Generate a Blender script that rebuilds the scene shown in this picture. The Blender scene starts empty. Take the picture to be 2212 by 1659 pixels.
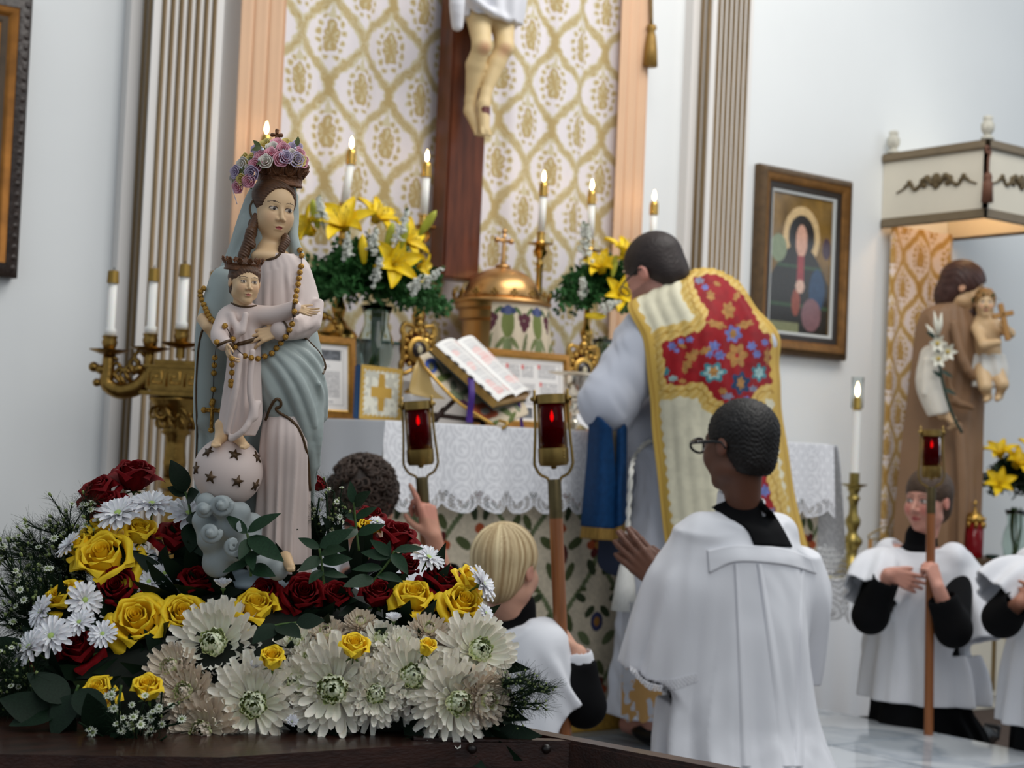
import bpy, bmesh, math, random
import numpy as np
from mathutils import Vector, Matrix
import openvdb

random.seed(7); RNG = np.random.default_rng(7)
SC = bpy.context.scene
COL = SC.collection

# ---------------------------------------------------------------- camera
FPX = 3500.0
YAW, PITCH, ROLL = math.radians(37.3), math.radians(2.2), 0.045
CAM = np.array([0.0, 0.0, 0.96])
_F = np.array([math.sin(YAW)*math.cos(PITCH), math.cos(YAW)*math.cos(PITCH), math.sin(PITCH)])
_r0 = np.array([math.cos(YAW), -math.sin(YAW), 0.0])
_u0 = np.cross(_r0, _F)
_R = _r0*math.cos(ROLL) + _u0*math.sin(ROLL)
_U = _u0*math.cos(ROLL) - _r0*math.sin(ROLL)
HF = np.array([math.sin(YAW), math.cos(YAW), 0.0])      # level forward
HR = _r0.copy()                                          # level right
UP = np.array([0, 0, 1.0])
cd = bpy.data.cameras.new('camera'); cam = bpy.data.objects.new('camera', cd); COL.objects.link(cam)
cd.sensor_fit = 'HORIZONTAL'; cd.sensor_width = 36.0; cd.lens = 36.0*FPX/2212.0
cd.clip_start = 0.05; cd.clip_end = 60
cam.matrix_world = Matrix(((_R[0], _U[0], -_F[0], CAM[0]), (_R[1], _U[1], -_F[1], CAM[1]), (_R[2], _U[2], -_F[2], CAM[2]), (0, 0, 0, 1)))
cd.dof.use_dof = True; cd.dof.focus_distance = 2.25; cd.dof.aperture_fstop = 7.5
SC.camera = cam
# ---------------------------------------------------------------- light
SC.view_settings.view_transform = 'Standard'; SC.view_settings.look = 'None'
SC.view_settings.gamma = 1.0; SC.view_settings.use_curve_mapping = False
SC.view_settings.exposure = 0.0
SC.cycles.use_denoising = True
SC.cycles.max_bounces = 8; SC.cycles.transparent_max_bounces = 16
wd = bpy.data.worlds.new('room_air'); SC.world = wd; wd.use_nodes = True
wd.node_tree.nodes['Background'].inputs[0].default_value = (0.80, 0.90, 1.0, 1)
wd.node_tree.nodes['Background'].inputs[1].default_value = 0.46
def area_light(name, loc, target, sx, sy, power, color):
    l = bpy.data.lights.new(name, 'AREA'); l.shape = 'RECTANGLE'; l.size = sx; l.size_y = sy; l.energy = power; l.color = color
    o = bpy.data.objects.new(name, l); COL.objects.link(o); o.location = loc
    o.rotation_euler = (Vector(target)-Vector(loc)).to_track_quat('-Z', 'Y').to_euler()
    return o
area_light('sanctuary_ceiling_light', (4.2, 2.9, 4.4), (4.0, 4.6, 1.0), 3.6, 1.4, 105, (1.0, 0.97, 0.92))
area_light('added_side_light', (8.6, 2.2, 3.2), (3.5, 4.6, 1.2), 2.0, 2.4, 22, (0.86, 0.93, 1.0))  # added cool side light from the right; no window stands there

area_light('nave_fill_light', (1.9, -0.3, 3.3), (1.1, 2.0, 0.7), 3.2, 3.2, 50, (1.0, 0.97, 0.93))  # added soft fill to brighten the statue and flowers, not an actual ceiling fixture

# ---------------------------------------------------------------- pixel helpers
def ray(u, v): return _F + _R*((u-1106.0)/FPX) + _U*((829.5-v)/FPX)
def P(u, v, Z): return CAM + ray(u, v)*Z
def onY(u, v, Y): d = ray(u, v); return CAM + d*(Y/d[1])
def onX(u, v, X): d = ray(u, v); return CAM + d*(X/d[0])
def onZ(u, v, z): d = ray(u, v); return CAM + d*((z-CAM[2])/d[2])
def proj(V):
    d = np.asarray(V)-CAM; z = d@_F
    return 1106+FPX*(d@_R)/z, 829.5-FPX*(d@_U)/z
def lin(c):
    c = np.asarray(c, float)/255.0
    return np.where(c <= 0.04045, c/12.92, ((c+0.055)/1.055)**2.4)

# ---------------------------------------------------------------- materials
MATS = {}
def mat(name, rgb=(128, 128, 128), rough=0.6, metal=0.0, attr=False, alpha=False, var=0.0, vscale=20.0, bump=0.0, bscale=60.0,
        sheen=0.0, sss=0.0, emis=None, estr=0.0, trans=0.0, ior=1.45, coat=0.0, detail=4.0, spec=None, stretch=None):
    if name in MATS: return MATS[name]
    m = bpy.data.materials.new(name); m.use_nodes = True; nt = m.node_tree; N = nt.nodes; L = nt.links
    b = N['Principled BSDF']; I = b.inputs
    c = tuple(lin(rgb))+(1,)
    I['Base Color'].default_value = c; I['Roughness'].default_value = rough; I['Metallic'].default_value = metal
    I['IOR'].default_value = ior
    if spec is not None: I['Specular IOR Level'].default_value = spec
    if sheen: I['Sheen Weight'].default_value = sheen
    if sss: I['Subsurface Weight'].default_value = sss; I['Subsurface Radius'].default_value = (0.02, 0.008, 0.004); I['Subsurface Scale'].default_value = 0.4
    if trans: I['Transmission Weight'].default_value = trans
    if coat: I['Coat Weight'].default_value = coat; I['Coat Roughness'].default_value = 0.12
    if emis is not None: I['Emission Color'].default_value = tuple(lin(emis))+(1,); I['Emission Strength'].default_value = estr
    src = None
    if attr:
        a = N.new('ShaderNodeVertexColor'); a.layer_name = 'Col'; src = a.outputs['Color']
        L.new(src, I['Base Color'])
        if alpha: L.new(a.outputs['Alpha'], I['Alpha'])
    if var or bump:
        tc = N.new('ShaderNodeTexCoord'); vec = tc.outputs['Object']
        if stretch:
            mp = N.new('ShaderNodeMapping'); mp.inputs['Scale'].default_value = stretch; L.new(vec, mp.inputs['Vector']); vec = mp.outputs['Vector']
    if var:
        n = N.new('ShaderNodeTexNoise'); n.inputs['Scale'].default_value = vscale; n.inputs['Detail'].default_value = detail; L.new(vec, n.inputs['Vector'])
        mr = N.new('ShaderNodeMapRange'); mr.inputs['From Min'].default_value = 0.3; mr.inputs['From Max'].default_value = 0.7
        mr.inputs['To Min'].default_value = 1-var; mr.inputs['To Max'].default_value = 1+var*0.6; L.new(n.outputs['Fac'], mr.inputs['Value'])
        mx = N.new('ShaderNodeVectorMath'); mx.operation = 'SCALE'
        if src: L.new(src, mx.inputs[0])
        else: mx.inputs[0].default_value = c[:3]
        L.new(mr.outputs['Result'], mx.inputs['Scale']); L.new(mx.outputs['Vector'], I['Base Color'])
    if bump:
        n2 = N.new('ShaderNodeTexNoise'); n2.inputs['Scale'].default_value = bscale; n2.inputs['Detail'].default_value = 3; L.new(vec, n2.inputs['Vector'])
        bp = N.new('ShaderNodeBump'); bp.inputs['Strength'].default_value = bump; bp.inputs['Distance'].default_value = 0.004
        L.new(n2.outputs['Fac'], bp.inputs['Height']); L.new(bp.outputs['Normal'], I['Normal'])
    MATS[name] = m
    return m

# ---------------------------------------------------------------- objects
WM = {}                       # object name -> world matrix (numpy 4x4)
def _mesh(name, V, Fs, col=None, smooth=True):
    me = bpy.data.meshes.new(name)
    V = np.ascontiguousarray(V, dtype=np.float32)
    if isinstance(Fs, np.ndarray):
        n, k = Fs.shape
        me.vertices.add(len(V)); me.vertices.foreach_set('co', V.ravel())
        me.loops.add(n*k); me.loops.foreach_set('vertex_index', np.ascontiguousarray(Fs, dtype=np.int32).ravel())
        me.polygons.add(n); me.polygons.foreach_set('loop_start', np.arange(0, n*k, k, dtype=np.int32))
        try: me.polygons.foreach_set('loop_total', np.full(n, k, dtype=np.int32))
        except Exception: pass
        me.update(calc_edges=True)
    else:
        me.from_pydata(V.tolist(), [], Fs); me.update()
    if smooth is True: me.polygons.foreach_set('use_smooth', np.ones(len(me.polygons), dtype=bool))
    if col is not None:
        C = np.ones((len(V), 4), np.float32); col = np.asarray(col, np.float32)
        C[:, :col.shape[1]] = col
        a = me.color_attributes.new('Col', 'FLOAT_COLOR', 'POINT'); a.data.foreach_set('color', C.ravel())
    return me
def thing(name, label, cat, loc=(0, 0, 0), rotz=0.0, group=None, kind=None):
    o = bpy.data.objects.new(name, None); COL.objects.link(o); o.empty_display_size = 0.05
    o.location = Vector([float(x) for x in loc]); o.rotation_euler = (0, 0, rotz)
    c, s = math.cos(rotz), math.sin(rotz)
    WM[o.name] = np.array([[c, -s, 0, loc[0]], [s, c, 0, loc[1]], [0, 0, 1, loc[2]], [0, 0, 0, 1]], float)
    tag(o, label, cat, group, kind); return o
def tag(o, label=None, cat=None, group=None, kind=None):
    if label: o['label'] = label
    if cat: o['category'] = cat
    if group: o['group'] = group
    if kind: o['kind'] = kind
    return o
def obj(name, V, Fs, m, parent=None, col=None, smooth=True, local=False, angle=None, label=None):
    """link one mesh; world-space verts unless local; single things get their origin at their base"""
    V = np.asarray(V, float)
    if parent is not None:
        Mw = WM[parent.name]
        if not local:
            Mi = np.linalg.inv(Mw); V = V@Mi[:3, :3].T + Mi[:3, 3]
        me = _mesh(name, V, Fs, col, smooth); o = bpy.data.objects.new(name, me); COL.objects.link(o); o.parent = parent
        WM[o.name] = Mw
    else:
        base = np.array([(V[:, 0].min()+V[:, 0].max())/2, (V[:, 1].min()+V[:, 1].max())/2, V[:, 2].min()])
        me = _mesh(name, V-base, Fs, col, smooth); o = bpy.data.objects.new(name, me); COL.objects.link(o); o.location = Vector(base)
        Mw = np.eye(4); Mw[:3, 3] = base; WM[o.name] = Mw
    me.materials.append(m)
    if angle: 
        try: me.set_sharp_from_angle(angle=math.radians(angle))
        except Exception: pass
    if label: o['label'] = label
    return o
def copy_tree(o, parent=None):
    c = o.copy(); COL.objects.link(c); c.parent = parent; WM[c.name] = WM[o.name]
    for ch in [x for x in KIDS(o)]: copy_tree(ch, c)
    return c
def KIDS(o): return list(o.children)

class MB:
    """collects shapes in world (or local) space"""
    def __init__(s): s.V = []; s.F = []; s.C = []; s.n = 0
    def add(s, V, Fs, c=None):
        V = np.asarray(V, float); s.V.append(V)
        off = s.n
        for f in Fs: s.F.append(tuple(int(i)+off for i in f))
        s.C.append(np.tile(np.append(np.asarray(c if c is not None else (1, 1, 1), float), 1.0), (len(V), 1)))
        s.n += len(V); return s
    def box(s, x0, x1, y0, y1, z0, z1, c=None, bev=0.0, M=None):
        bm = bmesh.new(); bmesh.ops.create_cube(bm, size=1.0)
        for v in bm.verts: v.co = Vector(((x0+x1)/2+v.co.x*(x1-x0), (y0+y1)/2+v.co.y*(y1-y0), (z0+z1)/2+v.co.z*(z1-z0)))
        if bev: bmesh.ops.bevel(bm, geom=bm.edges[:], offset=bev, segments=2, affect='EDGES', clamp_overlap=True)
        bm.verts.index_update(); V = np.array([v.co[:] for v in bm.verts]); Fs = [[v.index for v in f.verts] for f in bm.faces]; bm.free()
        if M is not None: V = V@np.asarray(M)[:3, :3].T+np.asarray(M)[:3, 3]
        return s.add(V, Fs, c)
    def lathe(s, prof, base=(0, 0, 0), n=20, c=None, M=None, lobes=0, lamp=0.0):
        prof = np.asarray(prof, float); k = len(prof); a = np.arange(n)*2*math.pi/n
        rr = prof[:, 0][:, None]*(1+lamp*np.cos(lobes*a)[None, :] if lobes else np.ones((1, n)))
        V = np.stack([rr*np.cos(a), rr*np.sin(a), np.repeat(prof[:, 1][:, None], n, 1)], -1).reshape(-1, 3)
        Fs = [(i*n+j, i*n+(j+1) % n, (i+1)*n+(j+1) % n, (i+1)*n+j) for i in range(k-1) for j in range(n)]
        if prof[0, 0] > 1e-6: Fs.append(tuple(reversed(range(n))))
        if prof[-1, 0] > 1e-6: Fs.append(tuple((k-1)*n+j for j in range(n)))
        if M is not None: V = V@np.asarray(M)[:3, :3].T+np.asarray(M)[:3, 3]
        else: V = V+np.asarray(base, float)
        return s.add(V, Fs, c)
    def tube(s, pts, r, n=8, c=None, caps=True, flat=None):
        pts = np.asarray(pts, float); k = len(pts); r = np.broadcast_to(np.asarray(r, float), (k,))
        T = np.gradient(pts, axis=0); T /= np.linalg.norm(T, axis=1)[:, None]+1e-12
        up = np.array([0, 0, 1.0]) if abs(T[0][2]) < 0.9 else np.array([1.0, 0, 0])
        a = np.arange(n)*2*math.pi/n; V = []
        x = np.cross(up, T[0]); x /= np.linalg.norm(x)
        for i in range(k):
            x = x-T[i]*(x@T[i]); x /= np.linalg.norm(x)+1e-12; y = np.cross(T[i], x)
            V.append(pts[i]+r[i]*(np.cos(a)[:, None]*x+np.sin(a)[:, None]*y*(flat if flat else 1.0)))
        V = np.concatenate(V)
        Fs = [(i*n+j, i*n+(j+1) % n, (i+1)*n+(j+1) % n, (i+1)*n+j) for i in range(k-1) for j in range(n)]
        if caps: Fs += [tuple(reversed(range(n))), tuple((k-1)*n+j for j in range(n))]
        return s.add(V, Fs, c)
    def ball(s, ctr, r, n=12, m=8, c=None, M=None):
        r = np.broadcast_to(np.asarray(r, float), (3,)); th = np.linspace(0, math.pi, m+1)[1:-1]; a = np.arange(n)*2*math.pi/n
        V = [[0, 0, 1]]+[[math.sin(t)*math.cos(q), math.sin(t)*math.sin(q), math.cos(t)] for t in th for q in a]+[[0, 0, -1]]
        V = np.array(V)*r
        Fs = [(0, 1+j, 1+(j+1) % n) for j in range(n)]
        for i in range(m-2): Fs += [(1+i*n+j, 1+(i+1)*n+j, 1+(i+1)*n+(j+1) % n, 1+i*n+(j+1) % n) for j in range(n)]
        e = 1+(m-1)*n; Fs += [(e, e-n+(j+1) % n, e-n+j) for j in range(n)]
        if M is not None: V = V@np.asarray(M)[:3, :3].T
        return s.add(V+np.asarray(ctr, float), Fs, c)
    def prism(s, poly, M, h, c=None):
        """polygon in local xy extruded along local z by h (from -h/2), placed by 4x4 M"""
        poly = np.asarray(poly, float); n = len(poly)
        V = np.concatenate([np.c_[poly, np.full(n, -h/2)], np.c_[poly, np.full(n, h/2)]]); M = np.asarray(M)
        V = V@M[:3, :3].T+M[:3, 3]
        return s.add(V, [tuple(reversed(range(n))), tuple(range(n, 2*n))]+[(i, (i+1) % n, n+(i+1) % n, n+i) for i in range(n)], c)
    def build(s, name, m, parent=None, smooth=True, local=False, angle=None, label=None, colored=False):
        V = np.concatenate(s.V); C = np.concatenate(s.C) if colored else None
        return obj(name, V, s.F, m, parent, C, smooth, local, angle, label)
def frame(o, x=None, y=None, z=None):
    """4x4 from origin and two axes (third by cross)"""
    if z is not None and x is not None:
        z = np.asarray(z, float)/np.linalg.norm(z); x = np.asarray(x, float); x = x-z*(x@z); x /= np.linalg.norm(x); y = np.cross(z, x)
    elif y is not None and z is not None:
        z = np.asarray(z, float); y = np.asarray(y, float)/np.linalg.norm(y); z = z-y*(z@y); z /= np.linalg.norm(z); x = np.cross(y, z)
    M = np.eye(4); M[:3, 0], M[:3, 1], M[:3, 2], M[:3, 3] = x, y, z, o
    return M
def place(o, M, s=1.0):
    m = np.array(M, float); m[:3, :3] *= s
    o.matrix_world = Matrix(m.tolist()); WM[o.name] = m

# ---------------------------------------------------------------- sheets (cloth)
def _cr(ctrl, n, axis):
    """Catmull-Rom resample along axis"""
    c = np.moveaxis(np.asarray(ctrl, float), axis, 0); k = len(c)
    if k == 2: cp = np.concatenate([[2*c[0]-c[1]], c, [2*c[1]-c[0]]])
    else: cp = np.concatenate([[2*c[0]-c[1]], c, [2*c[-1]-c[-2]]])
    t = np.linspace(0, k-1, n); i = np.minimum(t.astype(int), k-2); f = (t-i).reshape((-1,)+(1,)*(c.ndim-1))
    p0, p1, p2, p3 = cp[i], cp[i+1], cp[i+2], cp[i+3]
    r = 0.5*((2*p1)+(-p0+p2)*f+(2*p0-5*p1+4*p2-p3)*f*f+(-p0+3*p1-3*p2+p3)*f**3)
    return np.moveaxis(r, 0, axis)
def curve(pts, n): return _cr(np.asarray(pts, float), n, 0)
def gridfaces(nr, nc, closed=False):
    i, j = np.meshgrid(np.arange(nr-1), np.arange(nc if closed else nc-1), indexing='ij')
    j2 = (j+1) % nc
    return np.stack([i*nc+j, i*nc+j2, (i+1)*nc+j2, (i+1)*nc+j], -1).reshape(-1, 4)
def gnormals(G):
    du = np.gradient(G, axis=1); dv = np.gradient(G, axis=0); n = np.cross(du, dv)
    return n/(np.linalg.norm(n, axis=-1, keepdims=True)+1e-12)
def sheet(ctrl, nr, nc, px=False, disp=None):
    """control grid rows x cols of (u,v,Z) if px else xyz -> fine grid (nr,nc,3)"""
    c = np.asarray(ctrl, float)
    if px:
        c = np.array([[P(*q) for q in r] for r in c])
    G = _cr(_cr(c, nr, 0), nc, 1)
    if disp is not None:
        S, T = np.meshgrid(np.linspace(0, 1, nc), np.linspace(0, 1, nr))
        G = G+gnormals(G)*disp(S, T)[..., None]
    return G
def sheet_obj(name, G, m, parent=None, colfn=None, thick=0.0, label=None):
    nr, nc = G.shape[:2]; S, T = np.meshgrid(np.linspace(0, 1, nc), np.linspace(0, 1, nr))
    col = colfn(S, T, G) if colfn else None
    if col is not None: col = col.reshape(-1, col.shape[-1])
    V = G.reshape(-1, 3); Fs = gridfaces(nr, nc)
    if thick:
        Nn = gnormals(G).reshape(-1, 3); n = len(V); V = np.concatenate([V+Nn*thick/2, V-Nn*thick/2])
        rim = []
        ring = [j for j in range(nc)]+[i*nc+nc-1 for i in range(1, nr)]+[(nr-1)*nc+j for j in range(nc-2, -1, -1)]+[i*nc for i in range(nr-2, 0, -1)]
        ring = np.array(ring); r2 = np.roll(ring, -1); rim = np.stack([ring, ring+n, r2+n, r2], -1)
        Fs = np.concatenate([Fs, Fs[:, ::-1]+n, rim])
        if col is not None: col = np.concatenate([col, col])
    return obj(name, V, Fs, m, parent, col, True, label=label)

# painting helpers: X, Y arrays -> colour arrays
def paint(X, Y, base, shapes):
    C = np.empty(X.shape+(3,)); C[:] = lin(base)
    for (cx, cy, rx, ry, ang, col) in shapes:
        a = math.radians(ang); dx, dy = X-cx, Y-cy
        x = dx*math.cos(a)+dy*math.sin(a); y = -dx*math.sin(a)+dy*math.cos(a)
        C[(x/rx)**2+(y/ry)**2 < 1] = lin(col)
    return C
def over(C, mask, col):
    C[mask] = lin(col); return C
def polydist(X, Y, poly):
    """signed distance to polygon, negative inside"""
    poly = np.asarray(poly, float); d = np.full(X.shape, 1e9); ins = np.zeros(X.shape, bool); n = len(poly)
    for i in range(n):
        ax, ay = poly[i]; bx, by = poly[(i+1) % n]; ex, ey = bx-ax, by-ay
        t = np.clip(((X-ax)*ex+(Y-ay)*ey)/(ex*ex+ey*ey+1e-12), 0, 1)
        d = np.minimum(d, np.hypot(X-ax-t*ex, Y-ay-t*ey))
        c = ((ay > Y) != (by > Y))
        with np.errstate(divide='ignore', invalid='ignore'): c &= X < ex*(Y-ay)/(ey if abs(ey) > 1e-12 else 1e-12)+ax
        ins ^= c
    return np.where(ins, -d, d)
def vnoise(X, Y, s, seed=0):
    """smooth value noise 0..1"""
    r = np.random.default_rng(seed); g = r.random((64, 64)); x = X*s; y = Y*s
    i = np.floor(x).astype(int); j = np.floor(y).astype(int); fx = x-i; fy = y-j; fx = fx*fx*(3-2*fx); fy = fy*fy*(3-2*fy)
    i %= 64; j %= 64; i1 = (i+1) % 64; j1 = (j+1) % 64
    return (g[i, j]*(1-fx)+g[i1, j]*fx)*(1-fy)+(g[i, j1]*(1-fx)+g[i1, j1]*fx)*fy

# ---------------------------------------------------------------- sculpting (distance fields)
class Field:
    def __init__(s, lo, hi, h):
        s.lo = np.asarray(lo, float)-3*h; s.h = h; s.dim = np.ceil((np.asarray(hi, float)+3*h-s.lo)/h).astype(int)+1
        s.f = np.full(s.dim, 0.2, np.float32); s.ax = [s.lo[i]+h*np.arange(s.dim[i]) for i in range(3)]
    def add(s, fn, blo, bhi, k=0.0, op='u'):
        m = k+3*s.h
        i0 = np.clip(np.floor((np.asarray(blo)-m-s.lo)/s.h).astype(int), 0, s.dim); i1 = np.clip(np.ceil((np.asarray(bhi)+m-s.lo)/s.h).astype(int)+1, 0, s.dim)
        if (i1 <= i0).any(): return s
        sl = tuple(slice(a, b) for a, b in zip(i0, i1))
        X = s.ax[0][sl[0]][:, None, None].astype(np.float32); Y = s.ax[1][sl[1]][None, :, None].astype(np.float32); Z = s.ax[2][sl[2]][None, None, :].astype(np.float32)
        d = fn(X, Y, Z).astype(np.float32); a = s.f[sl]
        if op == 'u':
            if k > 0: hh = np.maximum(k-np.abs(a-d), 0)/k; s.f[sl] = np.minimum(a, d)-hh*hh*k*0.25
            else: s.f[sl] = np.minimum(a, d)
        else:
            d = -d
            if k > 0: hh = np.maximum(k-np.abs(a-d), 0)/k; s.f[sl] = np.maximum(a, d)+hh*hh*k*0.25
            else: s.f[sl] = np.maximum(a, d)
        return s
    def ell(s, c, r, R=None, k=0.0, op='u'):
        c = np.asarray(c, float); r = np.broadcast_to(np.asarray(r, float), (3,)); rm = r.max()
        def fn(X, Y, Z):
            x, y, z = X-c[0], Y-c[1], Z-c[2]
            if R is not None:
                x, y, z = (R[0][0]*x+R[1][0]*y+R[2][0]*z), (R[0][1]*x+R[1][1]*y+R[2][1]*z), (R[0][2]*x+R[1][2]*y+R[2][2]*z)
            k0 = np.sqrt((x/r[0])**2+(y/r[1])**2+(z/r[2])**2)+1e-9
            k1 = np.sqrt((x/r[0]**2)**2+(y/r[1]**2)**2+(z/r[2]**2)**2)+1e-9
            return k0*(k0-1)/k1
        return s.add(fn, c-rm, c+rm, k, op)
    def cone(s, a, b, ra, rb, k=0.0, op='u'):
        a = np.asarray(a, float); b = np.asarray(b, float); ab = b-a; L2 = ab@ab+1e-12
        def fn(X, Y, Z):
            x, y, z = X-a[0], Y-a[1], Z-a[2]
            t = np.clip((x*ab[0]+y*ab[1]+z*ab[2])/L2, 0, 1)
            return np.sqrt((x-t*ab[0])**2+(y-t*ab[1])**2+(z-t*ab[2])**2)-(ra+t*(rb-ra))
        r = max(ra, rb); return s.add(fn, np.minimum(a, b)-r, np.maximum(a, b)+r, k, op)
    def chain(s, pts, rad, k=0.0, n=None):
        pts = np.asarray(pts, float); rad = np.broadcast_to(np.asarray(rad, float), (len(pts),))
        if n: pr = _cr(np.c_[pts, rad], n, 0); pts, rad = pr[:, :3], np.maximum(pr[:, 3], 1e-4)
        if k == 0 or len(pts) < 3:
            for i in range(len(pts)-1): s.cone(pts[i], pts[i+1], rad[i], rad[i+1], k)
            return s
        keep = s.f; m = k+4*s.h; R_ = rad[:, None]      # gather the chain alone first, so that its joints do not swell
        i0 = np.clip(np.floor(((pts-R_).min(0)-m-s.lo)/s.h).astype(int), 0, s.dim); i1 = np.clip(np.ceil(((pts+R_).max(0)+m-s.lo)/s.h).astype(int)+1, 0, s.dim)
        if (i1 <= i0).any(): return s
        sl = tuple(slice(a, b) for a, b in zip(i0, i1)); s.f = np.full(s.dim, 0.2, np.float32)
        for i in range(len(pts)-1): s._min(pts[i], pts[i+1], rad[i], rad[i+1], m)
        d = s.f[sl]; s.f = keep; a = s.f[sl]; hh = np.maximum(k-np.abs(a-d), 0)/k; s.f[sl] = np.minimum(a, d)-hh*hh*k*0.25
        return s
    def _min(s, a, b, ra, rb, m):
        r = max(ra, rb)+m; i0 = np.clip(np.floor((np.minimum(a, b)-r-s.lo)/s.h).astype(int), 0, s.dim); i1 = np.clip(np.ceil((np.maximum(a, b)+r-s.lo)/s.h).astype(int)+1, 0, s.dim)
        if (i1 <= i0).any(): return
        sl = tuple(slice(p, q) for p, q in zip(i0, i1)); ab = b-a; L2 = ab@ab+1e-12
        x = s.ax[0][sl[0]][:, None, None]-a[0]; y = s.ax[1][sl[1]][None, :, None]-a[1]; z = s.ax[2][sl[2]][None, None, :]-a[2]
        t = np.clip((x*ab[0]+y*ab[1]+z*ab[2])/L2, 0, 1); d = np.sqrt((x-t*ab[0])**2+(y-t*ab[1])**2+(z-t*ab[2])**2)-(ra+t*(rb-ra))
        s.f[sl] = np.minimum(s.f[sl], d)
    def loft(s, M, zs, cx, cy, rx, ry, fold=None, k=0.0, op='u', cap=0.0, cls=None):
        """stack of ellipses along local z of frame M; fold(theta, z)-> relative radius change"""
        M = np.asarray(M, float); o = M[:3, 3]; A = M[:3, :3]; zs = np.asarray(zs, float)
        f = lambda q: np.broadcast_to(np.asarray(q, float), zs.shape)
        cx, cy, rx, ry = f(cx), f(cy), f(rx), f(ry)
        if len(zs) > 2:
            zz = np.linspace(zs[0], zs[-1], 8*len(zs)); tt = np.interp(zz, zs, np.arange(len(zs))); ii = np.minimum(tt.astype(int), len(zs)-2); ff = tt-ii
            def cr(q):
                p = np.concatenate([[2*q[0]-q[1]], q, [2*q[-1]-q[-2]]]); p0, p1, p2, p3 = p[ii], p[ii+1], p[ii+2], p[ii+3]
                return 0.5*(2*p1+(p2-p0)*ff+(2*p0-5*p1+4*p2-p3)*ff**2+(3*p1-p0-3*p2+p3)*ff**3)
            cx, cy, rx, ry = cr(cx), cr(cy), np.maximum(cr(rx), 1e-3), np.maximum(cr(ry), 1e-3)
        else: zz = zs
        corners = []
        for q in range(len(zz)):
            R_ = 1.25*max(rx[q], ry[q])
            for sx in (-1, 1):
                for sy in (-1, 1): corners.append(o+A@np.array([cx[q]+sx*R_, cy[q]+sy*R_, zz[q]]))
        corners = np.array(corners)
        def fn(X, Y, Z):
            x0, y0, z0 = X-o[0], Y-o[1], Z-o[2]
            x = A[0, 0]*x0+A[1, 0]*y0+A[2, 0]*z0; y = A[0, 1]*x0+A[1, 1]*y0+A[2, 1]*z0; z = A[0, 2]*x0+A[1, 2]*y0+A[2, 2]*z0
            zc = np.clip(z, zz[0], zz[-1])
            g = lambda q: np.interp(zc, zz, q)
            a, b = g(rx), g(ry); x = x-g(cx); y = y-g(cy)
            rho = np.sqrt((x/a)**2+(y/b)**2)+1e-9
            m = 1.0
            if fold is not None: m = 1+fold(np.arctan2(y, x), zc)
            rad = np.sqrt(x*x+y*y)
            d = (rad-rad*m/rho)*np.minimum(1.0, 0.9)
            d = np.where(rho < 0.25, -np.minimum(a, b)*0.7, d)
            dz = np.maximum(zz[0]-z, z-zz[-1])
            return np.maximum(d, dz) if cap == 0 else np.where(dz > 0, np.sqrt(np.maximum(d, 0)**2+dz**2), np.maximum(d, dz))
        return s.add(fn, corners.min(0), corners.max(0), k, op)
    def box(s, M, hx, hy, hz, r=0.0, k=0.0, op='u'):
        M = np.asarray(M, float); o = M[:3, 3]; A = M[:3, :3]; R_ = math.sqrt(hx*hx+hy*hy+hz*hz)+r
        def fn(X, Y, Z):
            x0, y0, z0 = X-o[0], Y-o[1], Z-o[2]
            x = np.abs(A[0, 0]*x0+A[1, 0]*y0+A[2, 0]*z0)-hx+r; y = np.abs(A[0, 1]*x0+A[1, 1]*y0+A[2, 1]*z0)-hy+r; z = np.abs(A[0, 2]*x0+A[1, 2]*y0+A[2, 2]*z0)-hz+r
            return np.sqrt(np.maximum(x, 0)**2+np.maximum(y, 0)**2+np.maximum(z, 0)**2)+np.minimum(np.maximum(x, np.maximum(y, z)), 0)-r
        return s.add(fn, o-R_, o+R_, k, op)
    def mesh(s):
        g = openvdb.FloatGrid(0.2); g.copyFromArray(s.f)
        pts, tris, quads = g.convertToPolygons(isovalue=0.0, adaptivity=0.0)
        V = np.asarray(pts, float)*s.h+s.lo; Q = np.asarray(quads, np.int64)
        a, b, c = V[Q[:, 0]], V[Q[:, 1]], V[Q[:, 2]]
        if np.einsum('ij,ij->i', a, np.cross(b, c)).sum() < 0: Q = Q[:, ::-1]
        return V, Q
    def build(s, name, m, parent=None, colfn=None, label=None, disp=None, smooth=0):
        V, Q = s.mesh()
        for _ in range(smooth):
            A = np.zeros_like(V); n = np.zeros(len(V))
            for q in range(4):
                p, r = Q[:, q], Q[:, (q+1) % 4]
                np.add.at(A, p, V[r]); np.add.at(n, p, 1)
            V = V*0.4+0.6*A/np.maximum(n, 1)[:, None]
        if disp is not None: V = disp(V)
        return obj(name, V, Q, m, parent, colfn(V) if colfn else None, True, label=label)
def rotM(face, up=UP):
    """local frame whose -y looks along face, z close to up"""
    y = -np.asarray(face, float); y /= np.linalg.norm(y); z = np.asarray(up, float); z = z-y*(z@y); z /= np.linalg.norm(z)
    return np.stack([np.cross(y, z), y, z], 1)
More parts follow.
